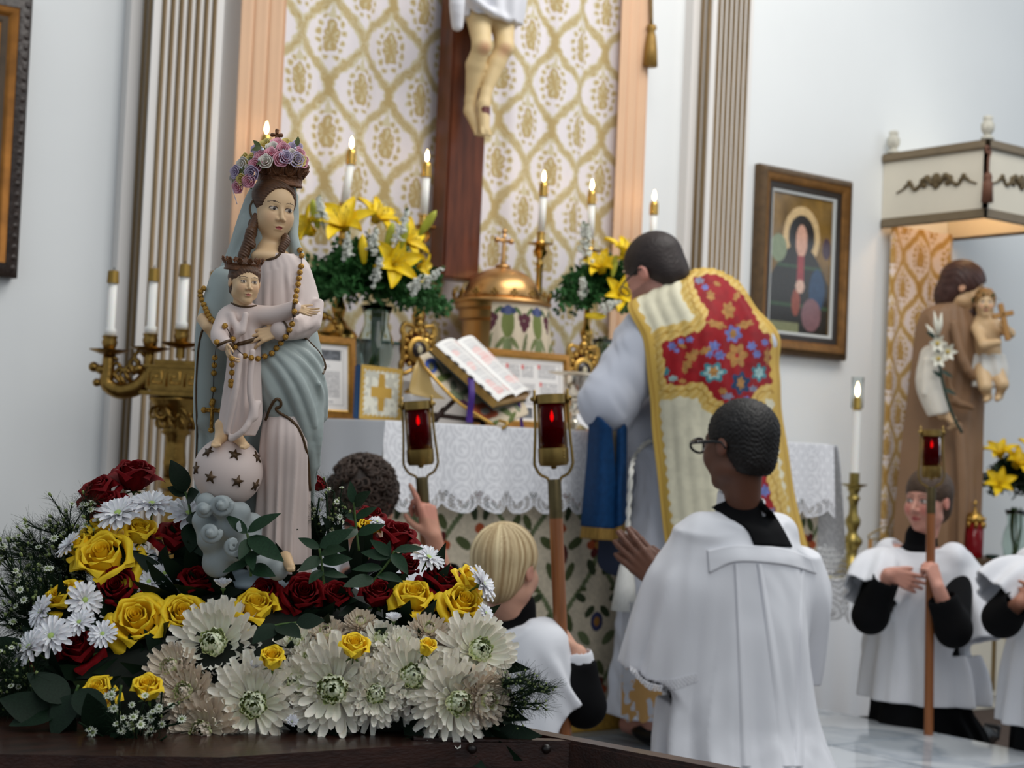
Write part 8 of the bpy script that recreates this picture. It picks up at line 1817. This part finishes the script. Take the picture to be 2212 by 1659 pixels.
for (u, v, w, d, lab) in (
    (256, 1112, 108, (-0.2, 0.65, 0.9), 'white daisy topmost on the pilaster side of its trio'), (328, 1092, 100, (0.1, 0.5, 1), 'white daisy in the middle of the topmost trio'), (406, 1112, 98, (0.35, 0.6, 0.9), 'white daisy of the topmost trio nearest the statue'), (150, 1178, 66, (-0.7, 0.4, 0.6), 'white daisy among aster sprays beside yellow rose'), (182, 1296, 84, (0.6, 0.8, 0.2), 'white daisy turned sideways over a yellow rose'),
    (112, 1376, 100, (-0.2, 0.8, 0.6), 'white daisy of the low pair with its green core'), (66, 1400, 96, (-0.6, 0.6, 0.6), 'white daisy of the low pair edging the mound'), (90, 1322, 78, (-0.7, 0.6, 0.4), 'white daisy behind the half covered yellow rose'), (925, 1206, 76, (0.4, 0.5, 0.9), 'white daisy beside the tall dark red rose'), (1040, 1262, 86, (0.9, 0.3, 0.6), 'white daisy touching the blond hair'),
    (305, 1210, 74, (0.1, 0.7, 0.7), 'white daisy shaded beneath the upright red rose'), (356, 1240, 70, (0.2, 0.7, 0.7), 'white daisy between two dark red roses'), (322, 1258, 66, (0, 0.8, 0.6), 'white daisy over the big yellow rose'), (172, 1345, 66, (-0.2, 0.7, 0.6), 'white daisy under the turned daisy'), (222, 1370, 64, (0, 0.8, 0.5), 'white daisy in shadow beside the big yellow rose'), (814, 1128, 36, (0.3, 0.5, 0.9), 'tiny white daisy between red roses by curly server'), (1048, 1325, 46, (0.8, 0.5, 0.5), 'small white daisy at the paired yellow roses')):
    daisy(u, v, w, lab, d, dz=0.04 if (290 < u < 370 and v > 1200) else 0.0)
daisy(482, 1270, 52, 'half open white daisy bud on a dark stalk before the statue', (0, 0.2, 1), half=True); daisy(850, 1342, 44, 'closed green-white bud under the upright red rose', (0, 0.4, 1), half=True); daisy(553, 1442, 38, 'closed green-white bud beside the narrow yellow rose', (0, 0.6, 0.9), half=True); daisy(630, 1560, 34, 'closed bud hanging between two great chrysanthemums', (0.2, 0.6, 0.4), half=True)
for (u, v, w, d, k, lab) in (
    (466, 1392, 205, (-0.02, 1, 0.30), 'w', 'great white chrysanthemum below the yellow rose before the statue'), (548, 1522, 210, (0.1, 1, 0.15), 'w', 'great white chrysanthemum beneath the narrow yellow rose'), (722, 1488, 225, (0.0, 1, 0.1), 'w', 'widest white chrysanthemum with drooping lower petals'), (888, 1462, 190, (0.2, 1, 0.25), 'w', 'great white chrysanthemum under the slim yellow rosebud'), (1030, 1408, 185, (0.35, 0.9, 0.35), 'w', 'great white chrysanthemum beneath the paired yellow roses'),
    (985, 1515, 195, (0.3, 1, 0.0), 'w', 'great white chrysanthemum at the beam end of the mound'), (440, 1578, 165, (-0.1, 1, 0.1), 't', 'beige chrysanthemum drooping onto the bier board'), (402, 1498, 140, (-0.2, 0.9, 0.4), 't', 'beige chrysanthemum beside tiny white asters'), (640, 1480, 130, (0.0, 0.9, 0.5), 'w', 'white chrysanthemum squeezed between two great blooms'), (812, 1500, 150, (0.1, 1, 0.2), 'w', 'white chrysanthemum between the widest bloom and its neighbour'), (372, 1446, 130, (-0.3, 0.8, 0.5), 't', 'beige chrysanthemum under the pressed yellow rose'),
    (868, 1392, 84, (0.1, 0.8, 0.6), 'w', 'small white chrysanthemum beside the slim yellow rosebud'), (640, 1390, 104, (0.0, 0.8, 0.7), 'w', 'small white chrysanthemum above the narrow yellow rose'), (704, 1372, 96, (0, 0.7, 0.8), 't', 'small beige chrysanthemum below the widest red rose'), (778, 1346, 78, (0.1, 0.7, 0.8), 't', 'small beige chrysanthemum below the upright red rose'), (822, 1382, 100, (0.1, 0.8, 0.6), 'w', 'small white chrysanthemum beside rose with the hanging petal'), (925, 1362, 92, (0.2, 0.7, 0.7), 't', 'small beige chrysanthemum under yellow rose by red rose'), (1048, 1510, 130, (0.5, 0.8, 0.0), 't', 'beige chrysanthemum against the green spray at the beam'), (670, 1425, 100, (0, 0.9, 0.5), 'w', 'white chrysanthemum in the hollow beside the hanging petal'), (930, 1440, 90, (0.2, 0.9, 0.4), 'w', 'white chrysanthemum overlapping the slim rosebud foot')):
    mum(u, v, w, lab, d, k, dz=-0.02)
# ---------------------------------------------------------------- ruscus, salal and asters
lf = MB(); leaf(lf, np.zeros(3), (1, 0, 0), (0, 0, 1), 1.0, 0.42, 0.12, segs=8, fold=0.22); RL = _mesh('leaf', np.concatenate(lf.V), lf.F); RL.materials.append(M_rleaf)
lf2 = MB(); leaf(lf2, np.zeros(3), (1, 0, 0), (0, 0, 1), 1.0, 0.62, 0.10, segs=8, fold=0.16); SL = _mesh('leaf', np.concatenate(lf2.V), lf2.F); SL.materials.append(M_dleaf)
def branch(name, label, cat, group, pts, leaves, me, Z):
    """pts px stem; leaves: (u,v, tip u, tip v, toward, depth offset)"""
    t = thing(name, label, cat, P(*pts[0], Z), group=group); MB().tube(curve([P(u, v, Z) for u, v in pts], 20), 0.0016, 6).build('stem', M_stem, t)
    for (u, v, tu, tv, tow) in leaves:
        a, b = P(u, v, Z), P(tu, tv, Z-tow*0.03); M = frame(a-WM[t.name][:3, 3], x=b-a, z=nz(-HF+UP*0.6+rdir()*0.35)-nz(b-a)*(nz(-HF+UP*0.6)@nz(b-a))); L = np.linalg.norm(b-a)
        xx = nz(b-a); zz = nz(-HF+UP*0.7+rdir()*0.4); zz = nz(zz-xx*(zz@xx)); M = frame(a-WM[t.name][:3, 3], x=xx, z=zz); o = kid('leaf', me, t, Matrix(M.tolist())@Matrix.Scale(L, 4))
    return t
branch('ruscus_stem', 'ruscus sprig rising in front of the statue clouds', 'foliage', 'ruscus sprigs', [(542, 1245), (540, 1190), (534, 1152)], [(534, 1152, 488, 1112, 0), (535, 1150, 602, 1104, 0), (536, 1160, 610, 1206, 1), (537, 1165, 518, 1205, 1), (540, 1190, 545, 1228, 1), (540, 1200, 596, 1175, 0), (541, 1215, 478, 1232, 0), (541, 1210, 492, 1188, 0), (541, 1225, 590, 1240, 1)], RL, 2.055)
branch('ruscus_stem', 'ruscus sprig beside the lower mantle edge of the statue', 'foliage', 'ruscus sprigs', [(700, 1262), (694, 1210), (690, 1185)], [(690, 1185, 645, 1160, 0), (690, 1182, 760, 1142, 0), (692, 1195, 742, 1182, 1), (693, 1205, 648, 1230, 1), (694, 1212, 760, 1205, 0), (696, 1232, 668, 1255, 1), (697, 1240, 752, 1242, 0)], RL, 2.06)
branch('ruscus_stem', 'ruscus sprig spreading under the tall red rose', 'foliage', 'ruscus sprigs', [(800, 1262), (838, 1215), (852, 1190)], [(852, 1190, 915, 1180, 0), (848, 1195, 880, 1235, 1), (842, 1205, 780, 1190, 0), (836, 1212, 840, 1168, 0), (826, 1228, 760, 1225, 0), (815, 1242, 868, 1250, 1), (808, 1250, 745, 1262, 1), (846, 1200, 800, 1165, 0)], RL, 2.06)
branch('ruscus_stem', 'tall ruscus sprig with pale leaf against the curly dark hair', 'foliage', 'ruscus sprigs', [(775, 1190), (768, 1130), (764, 1085)], [(764, 1088, 756, 1040, 0), (766, 1092, 794, 1062, 1), (768, 1120, 812, 1094, 0), (768, 1125, 738, 1098, 0), (770, 1140, 746, 1162, 1), (772, 1155, 830, 1130, 0)], RL, 2.12)
branch('ruscus_stem', 'ruscus sprig with round leaf beside the brass candelabrum shaft', 'foliage', 'ruscus sprigs', [(420, 1160), (408, 1090), (400, 1062)], [(400, 1064, 372, 992, 0), (402, 1070, 362, 1050, 0), (404, 1078, 424, 1062, 1), (410, 1110, 440, 1130, 1), (412, 1120, 470, 1150, 0), (415, 1140, 440, 1200, 1), (418, 1150, 470, 1200, 0), (414, 1130, 412, 1190, 1)], SL, 2.14)
branch('salal_branch', 'broad dark salal leaves hanging over the low corner of the mound', 'foliage', 'salal branches', [(170, 1480), (150, 1520), (110, 1545)], [(110, 1545, 2, 1510, 1), (125, 1535, 20, 1560, 1), (150, 1515, 60, 1450, 0), (160, 1500, 110, 1590, 1), (165, 1490, 230, 1560, 1), (140, 1525, 150, 1610, 0)], SL, 1.94)
branch('salal_branch', 'broad dark salal leaf in front of a yellow rose with hanging leaves', 'foliage', 'salal branches', [(262, 1480), (250, 1560), (240, 1600)], [(236, 1600, 186, 1505, 1), (240, 1600, 150, 1652, 1), (245, 1590, 285, 1560, 1), (240, 1605, 268, 1659, 1), (250, 1570, 282, 1620, 1), (235, 1605, 200, 1670, 1)], SL, 1.92)
branch('salal_branch', 'dark salal leaf showing between yellow rose and chrysanthemum', 'foliage', 'salal branches', [(640, 1345), (600, 1350), (560, 1362)], [(600, 1350, 648, 1372, 1), (620, 1347, 590, 1385, 0), (640, 1345, 700, 1338, 0), (600, 1350, 545, 1385, 1)], SL, 2.0)
hd_ = MB()
for k in range(10): a = k*0.628; leaf(hd_, np.array([math.cos(a), math.sin(a), 0])*0.2, (math.cos(a), math.sin(a), 0.35), (0, 0, 1), 0.8, 0.42, 0.2, segs=2)
AH = _mesh('aster_head', np.concatenate(hd_.V), hd_.F); AH.materials.append(mat('aster_white', (222, 226, 206), 0.6))
hc_ = MB().ball((0, 0, 0.12), (0.36, 0.36, 0.22), 10, 6).lathe([(0.05, -1.0), (0.3, -0.4), (0.34, 0.05), (0, 0.1)], n=8); AC = _mesh('aster_core', np.concatenate(hc_.V), hc_.F); AC.materials.append(mat('aster_green', (134, 150, 88), 0.6))
M_needle = mat('needle_green', (28, 46, 28), 0.7, var=0.3, vscale=30, spec=0.15)
def aster(label, foot, tips, spread, nsub, Z, rpx, group, heads_open=0.6, fine=14):
    t = thing('aster_spray', label, 'aster', P(*foot, Z+0.03), group=group); ms = MB(); ml = MB(); O = WM[t.name][:3, 3]
    for (tu, tv) in tips:
        a, b = P(*foot, Z+0.03), P(tu, tv, Z-0.02+0.05*RNG.normal()*0.5); st_ = curve([a, (a+b)/2+rdir()*0.012, b], 10); ms.tube(st_, 0.0013, 5)
        for k in range(nsub):
            i = int(RNG.integers(3, 10)); q = st_[i]; e = q+nz(b-a)*spread*0.6*RNG.random()+rdir()*spread*0.5*RNG.random(); ms.tube([q, (q+e)/2+rdir()*0.003, e], 0.0007, 4)
            for j in range(fine): c = q+(e-q)*RNG.random(); leaf(ml, c, nz(e-q)+rdir()*0.9, rdir(), 0.016+0.008*RNG.random(), 0.0050, 0.1, segs=1)
            n_ = nz(nz(e-q)*0.5+UP*0.5-HF*0.5+rdir()*0.3); M = Matrix(frame(e-O, x=np.cross(n_, UP+HR*0.1), z=n_).tolist()); s = rpx*Z/FPX*(0.8+0.4*RNG.random())
            if RNG.random() < heads_open: kid('aster_head', AH, t, M@Matrix.Scale(s, 4))
            kid('aster_core', AC, t, M@Matrix.Scale(s, 4))
    ms.build('stems', M_needle, t); o = ml.build('needle_leaves', M_needle, t, smooth=False); o['kind'] = 'stuff'; return t
aster('white aster spray fanning toward the wall, under the red roses', (205, 1300), [(185, 1095), (150, 1130), (110, 1150), (80, 1180), (60, 1200), (150, 1180), (120, 1215)], 0.06, 36, 2.2, 9, 'white aster sprays', 0.4, 34)
aster('white aster spray reaching out past the half covered yellow rose', (150, 1420), [(15, 1210), (40, 1250), (20, 1290), (70, 1240), (10, 1340), (60, 1310), (100, 1270)], 0.06, 36, 2.12, 9, 'white aster sprays', 0.4, 34)
aster('white aster spray low beside the paired daisies', (110, 1560), [(5, 1400), (10, 1450), (40, 1420), (30, 1490), (60, 1470), (5, 1500)], 0.055, 26, 2.02, 8, 'white aster sprays', 0.2, 34)
aster('cluster of small white asters beside the low yellow roses', (300, 1610), [(245, 1510), (258, 1515), (255, 1545), (290, 1535), (235, 1490), (310, 1520), (340, 1540), (350, 1495), (375, 1520), (395, 1560), (360, 1590), (170, 1560)], 0.018, 5, 1.91, 10, 'white aster sprays', 0.75)
aster('green budded aster spray poking out toward the blond server', (1075, 1510), [(1165, 1470), (1172, 1495), (1150, 1478), (1130, 1465), (1165, 1520), (1140, 1530), (1110, 1545), (1115, 1475), (1178, 1480)], 0.03, 16, 1.99, 6, 'white aster sprays', 0.0, 12)
aster('thin aster stems with white buds between statue and curly server', (705, 1190), [(690, 1075), (705, 1060), (722, 1065), (735, 1080), (715, 1100), (740, 1110), (680, 1110)], 0.03, 7, 2.16, 7, 'white aster sprays', 0.25)
# ================================================================ CORPUS
def Q(u, v, Y=4.92): return onY(u, v, Y)
M_cflesh = mat('corpus_flesh', rough=0.5, attr=True)
pts = [Q(1005, 296, 4.83), Q(1105, -420, 4.97), (CX-0.62, 4.9, 3.6), (CX+0.62, 4.9, 3.6)]
F = Field(*bounds(pts, 0.08), 0.0055)
hipL, hipR = Q(1030, 0, 4.93), Q(1082, 5, 4.93)
for hp, kn, an, ft, tip in ((hipL, Q(1041, 98, 4.86), Q(1017, 215, 4.93), Q(1016, 240, 4.935), Q(1034, 284, 4.90)), (hipR, Q(1090, 102, 4.86), Q(1050, 200, 4.88), Q(1045, 225, 4.875), Q(1047, 282, 4.85))):
    F.cone(hp, kn, 0.056, 0.035, 0.008).ell(kn, 0.037, None, 0.01).cone(kn, kn+(an-kn)*0.35+[0, 0.015, 0], 0.032, 0.037, 0.008).cone(kn+(an-kn)*0.35+[0, 0.015, 0], an, 0.037, 0.021, 0.008).cone(an, ft, 0.023, 0.024, 0.008).cone(ft, tip, 0.024, 0.019, 0.008)
    for k in range(5): F.cone(tip+[-0.018+0.009*k, -0.004, 0.004], tip+[-0.02+0.010*k, -0.010, -0.016], 0.007, 0.006, 0.002)
ch_ = np.array([CX+0.01, 4.93, 3.22]); F.cone((hipL+hipR)/2, ch_-[0, 0, 0.18], 0.10, 0.10, 0.04).ell(ch_, (0.15, 0.10, 0.15), None, 0.05)
for s in (-1, 1): F.cone(ch_+[s*0.12, 0, 0.10], ch_+[s*0.33, 0.01, 0.24], 0.045, 0.036, 0.03).cone(ch_+[s*0.33, 0.01, 0.24], np.array([CX+s*0.55, 4.96, 3.55]), 0.035, 0.024, 0.02).ell((CX+s*0.58, 4.955, 3.56), (0.045, 0.016, 0.03), None, 0.01)
hdc = ch_+[-0.05, -0.05, 0.28]; head(F, hdc, rotM(nz([-0.4, -0.8, -0.5])), 0.19, ears=False, neck=ch_+[0, 0, 0.12])
kn1, kn2 = Q(1049, 105, 4.82), Q(1092, 108, 4.82); wd = Q(1049, 240, 4.86)
def ccol(V):
    C = lin((216, 190, 142))[None, :]*np.ones((len(V), 1))
    for k in (kn1, kn2): m = np.clip(1-np.linalg.norm(V-k, axis=1)/0.04, 0, 1)*0.6; C = C*(1-m[:, None])+lin((200, 110, 90))*m[:, None]
    C[np.linalg.norm(V-wd, axis=1) < 0.022] = lin((90, 30, 24)); return C
F.build('corpus', M_cflesh, cruc, ccol)
F = Field(*bounds([Q(970, 70, 4.8), Q(1115, -110, 5.0)], 0.06), 0.005); Mq = frame((hipL+hipR)/2*[1, 1, 0]+[0, 0, 0], x=(1, 0, 0), z=(0, 0, 1)); zt_ = Q(1050, -75)[2]; zb_ = Q(1060, 50)[2]
lf_ = lambda th, z: 0.07*np.sin(9*th+z*22)
F.loft(Mq, [zb_, (zb_+zt_)/2, zt_], 0, -0.02, [0.125, 0.14, 0.13], [0.095, 0.11, 0.10], lf_); F.chain([Q(1000, -60, 4.87), Q(988, 0, 4.86), Q(988, 55, 4.88)], [0.03, 0.03, 0.022], 0.015, n=8); F.chain([Q(996, -40, 4.85), Q(1040, 10, 4.82), Q(1100, 45, 4.83)], [0.018, 0.014, 0.01], 0.015, n=8)
F.cone(hipL+[-0.02, -0.02, 0], Q(1040, 62, 4.86), 0.03, 0.035, 0.01, 'd')
F.build('loincloth', mat('loincloth_white', (222, 222, 228), 0.55), cruc, smooth=1)
# ================================================================ SAINT JOSEPH
ZJ = 7.72
def J(u, v, dz=0.0): return P(u, v, ZJ+dz)
jb = J(2060, 1200); jb[2] = 0.501
jo = thing('saint_joseph_statue', 'painted statue of bearded man in brown cloak carrying a child and a lily stalk', 'statue', jb)
F = Field(*bounds([J(1920, 1230, 0.2), J(2150, 660, -0.2), J(1920, 660, 0.2), J(2150, 1230, -0.2)], 0.03), 0.006); OBj = J(2060, 1200); MJ = frame(OBj*[1, 1, 0], x=HR, z=UP); px = ZJ/FPX
def jr(rs):
    zs, cx, cy, rx, ry = [], [], [], [], []
    for v, a, b, q in rs[::-1]: p = J((a+b)/2, v)-OBj; zs.append(J((a+b)/2, v)[2]); cx.append(p@HR); cy.append(p@HF); rx.append((b-a)/2*px); ry.append((b-a)/2*px*q)
    zs[0] = 0.53; return zs, cx, cy, rx, ry
jf = lambda th, z: 0.05*np.sin(8*th+3*z)*np.clip((1.6-z)/0.5, 0, 1)+0.02*np.sin(15*th-8*z)
F.loft(MJ, *jr([(655, 2030, 2085, 0.9), (672, 1995, 2112, 0.6), (710, 1980, 2130, 0.6), (770, 1972, 2134, 0.6), (860, 1962, 2128, 0.6), (950, 1950, 2124, 0.6), (1060, 1940, 2128, 0.6), (1210, 1930, 2132, 0.6)]), jf)
for c in ([(2000, 900, -0.17), (1975, 960, -0.16), (1945, 975, -0.13)], [(2060, 700, -0.14), (2085, 790, -0.16), (2120, 830, -0.12)], [(2070, 920, -0.17), (2080, 1050, -0.18), (2075, 1180, -0.18)], [(2020, 700, -0.15), (2050, 850, -0.18), (2100, 880, -0.15)]): F.chain([J(*q) for q in c], [0.02, 0.024, 0.014], 0.03, n=8)
F.build('cloak', mat('brown_cloak', (140, 108, 80), 0.55, var=0.08, vscale=6), jo, smooth=1)
F = Field(*bounds([J(1975, 920, -0.28), J(2070, 740, -0.05)], 0.06), 0.005); F.chain([J(2012, 770, -0.13), J(2006, 830, -0.17), J(2028, 895, -0.20)], [0.055, 0.06, 0.05], 0.02, n=8).cone(J(2030, 905, -0.2), J(2040, 940, -0.2), 0.045, 0.05, 0.02, 'd'); F.chain([J(2000, 780, -0.19), J(1996, 850, -0.22)], 0.012, 0.015)
F.build('tunic_sleeve', mat('cream_tunic', (214, 208, 196), 0.55), jo, smooth=1)
F = Field(*bounds([J(2000, 950, -0.33), J(2085, 855, -0.1)], 0.04), 0.004); F.cone(J(2028, 880, -0.19), J(2036, 895, -0.2), 0.03, 0.026, 0.01); hand(F, J(2036, 890, -0.205), nz(HR*0.75-UP*0.6-HF*0.1), nz(HF*0.5-UP*0.6), 0.13, 1, [(45, 50, 25)]*4)
sk = (206, 170, 128); F.build('hand', M_flesh, jo, lambda V: lin(sk)[None, :]*np.ones((len(V), 1)))
ho = J(2084, 622, -0.02); Rj = rotM(nz(HR*0.85-HF*0.25-UP*0.25)); Hj = 0.235
F = Field(*bounds([ho], 0.19), 0.0045); head(F, ho, Rj, Hj, neck=J(2058, 690, 0.0)); F.build('head', M_flesh, jo, lambda V: face_paint(lin(sk)[None, :]*np.ones((len(V), 1)), V, ho, Rj, Hj, brow=(60, 40, 30)))
F = Field(*bounds([ho], 0.22), 0.0048); hair_shell(F, ho, Rj, Hj, 1.1, nape=-0.46, ear=False); w3 = lambda p: ho+Hj*(Rj@np.array(p)); F.ell(w3((0, 0.30, -0.25)), (0.055, 0.06, 0.07), None, 0.03); F.ell(w3((0, -0.28, -0.45)), np.array([0.16, 0.12, 0.16])*Hj, Rj, 0.02)
F.build('hair_and_beard', mat('umber_hair', (70, 44, 38), 0.5, var=0.3, vscale=40), jo, disp=lambda V: V+(V-ho)*(0.012*np.sin(V[:, 2]*160+V[:, 0]*220+2*np.sin(V[:, 1]*60)))[:, None])
# the child he holds
kc = J(2128, 655, -0.12); Rk = rotM(nz(-HR*0.15-HF*0.9+UP*0.02)); Hk = 0.135
F = Field(*bounds([J(2090, 880, -0.3), J(2195, 600, 0.0)], 0.05), 0.0042); head(F, kc, Rk, Hk, neck=J(2130, 700, -0.1), kid=1)
F.cone(J(2130, 705, -0.10), J(2135, 760, -0.11), 0.065, 0.06, 0.03).cone(J(2110, 710, -0.12), J(2125, 745, -0.20), 0.028, 0.024, 0.015).cone(J(2125, 745, -0.20), J(2155, 740, -0.23), 0.024, 0.018, 0.01).cone(J(2155, 705, -0.10), J(2182, 720, -0.17), 0.028, 0.022, 0.015).cone(J(2182, 720, -0.17), J(2165, 702, -0.22), 0.022, 0.018, 0.01)
for (a, b, c) in (((2122, 800, -0.14), (2128, 835, -0.20), (2134, 858, -0.17)), ((2150, 800, -0.14), (2165, 830, -0.19), (2158, 856, -0.16))): F.cone(J(*a), J(*b), 0.04, 0.03, 0.02).cone(J(*b), J(*c), 0.028, 0.018, 0.01).cone(J(*c), J(c[0]-4, c[1]+6, c[2]-0.04), 0.018, 0.013, 0.01)
F.build('child_body', M_flesh, jo, lambda V: face_paint(lin((208, 176, 134))[None, :]*np.ones((len(V), 1)), V, kc, Rk, Hk, blush=0.4))
F = Field(*bounds([kc], 0.11), 0.0036); hair_shell(F, kc, Rk, Hk, 1.06, nape=-0.36, ear=False); F.build('child_hair', mat('sandy_hair', (150, 112, 66), 0.5, var=0.3, vscale=60), jo, disp=lambda V: V+(V-kc)*(0.07*np.sin(V[:, 2]*220)*np.sin(V[:, 0]*240))[:, None])
for k in range(16):
    a = k*2*math.pi/16; p = kc+Rk@np.array([0.36*math.cos(a), 0.36*math.sin(a)+0.05, 0.22])*Hk; leaf(mb2 := MB(), p, rdir(), rdir(), 0.03, 0.015); mb2.build('wreath_leaf', M_leaf, jo)
F = Field(*bounds([J(2100, 850, -0.25), J(2180, 745, 0.0)], 0.05), 0.0045); F.loft(frame(J(2138, 800, -0.11), x=HR, z=UP), [-0.08, 0.0, 0.075], 0, 0, [0.085, 0.085, 0.07], [0.075, 0.08, 0.065], lambda th, z: 0.08*np.sin(8*th+20*z)); F.build('child_cloth', mat('white_wrap', (214, 212, 206), 0.6), jo, smooth=1)
mb = MB(); c = J(2168, 690, -0.24); mb.box(-0.012, 0.012, -0.01, 0.01, -0.10, 0.075, bev=0.003, M=frame(c, x=HR+UP*0.15, z=UP-HR*0.25)).box(-0.05, 0.05, -0.01, 0.01, 0.01, 0.034, bev=0.003, M=frame(c, x=HR+UP*0.22, z=UP-HR*0.25)); mb.build('small_cross', mat('tan_wood', (176, 130, 74), 0.5), jo, angle=40)
MB().tube(curve([J(2078, 935, -0.26), J(2055, 890, -0.27), J(2035, 820, -0.26), J(2025, 740, -0.22), J(2026, 690, -0.2)], 24), 0.007, 8).build('lily_stalk', mat('dark_stalk', (34, 56, 44), 0.5), jo)
lfm = mat('statue_lily', (222, 220, 206), 0.55)
for (u, v, dz) in ((2024, 742, -0.24), (2046, 760, -0.24), (2026, 775, -0.26)):
    mb = MB(); p = J(u, v, dz)
    for k in range(6):
        a = k*math.pi/3; d = HR*math.cos(a)+UP*math.sin(a)-HF*0.35; leaf(mb, p, d, -HF, 0.05, 0.024, -0.2, segs=4)
    mb.build('lily_bloom', lfm, jo); MB().ball(p-HF*0.012, 0.009, 8, 6).build('lily_centre', mat('lily_yellow_core', (196, 168, 60), 0.6), jo)
for (u, v, u2, v2) in ((2025, 725, 2018, 672), (2028, 725, 2034, 675), (2022, 730, 2000, 700)): MB().tube([J(u, v, -0.22), J((u+u2)/2, (v+v2)/2, -0.22), J(u2, v2, -0.22)], [0.004, 0.012, 0.002], 8).build('lily_bud', lfm, jo)
for (u, v, u2, v2) in ((2034, 800, 2060, 815), (2036, 815, 2016, 800), (2040, 840, 2062, 850), (2020, 730, 2008, 720)): leaf(mb2 := MB(), J(u, v, -0.27), J(u2, v2, -0.3)-J(u, v, -0.27), -HF, 0.06, 0.02); mb2.build('lily_leaf', MATS['dark_stalk'], jo)
MB().lathe([(0, 0), (0.21, 0), (0.21, 0.03), (0.19, 0.036), (0, 0.036)], jb, 40).build('plinth', M_umber, jo, angle=40)
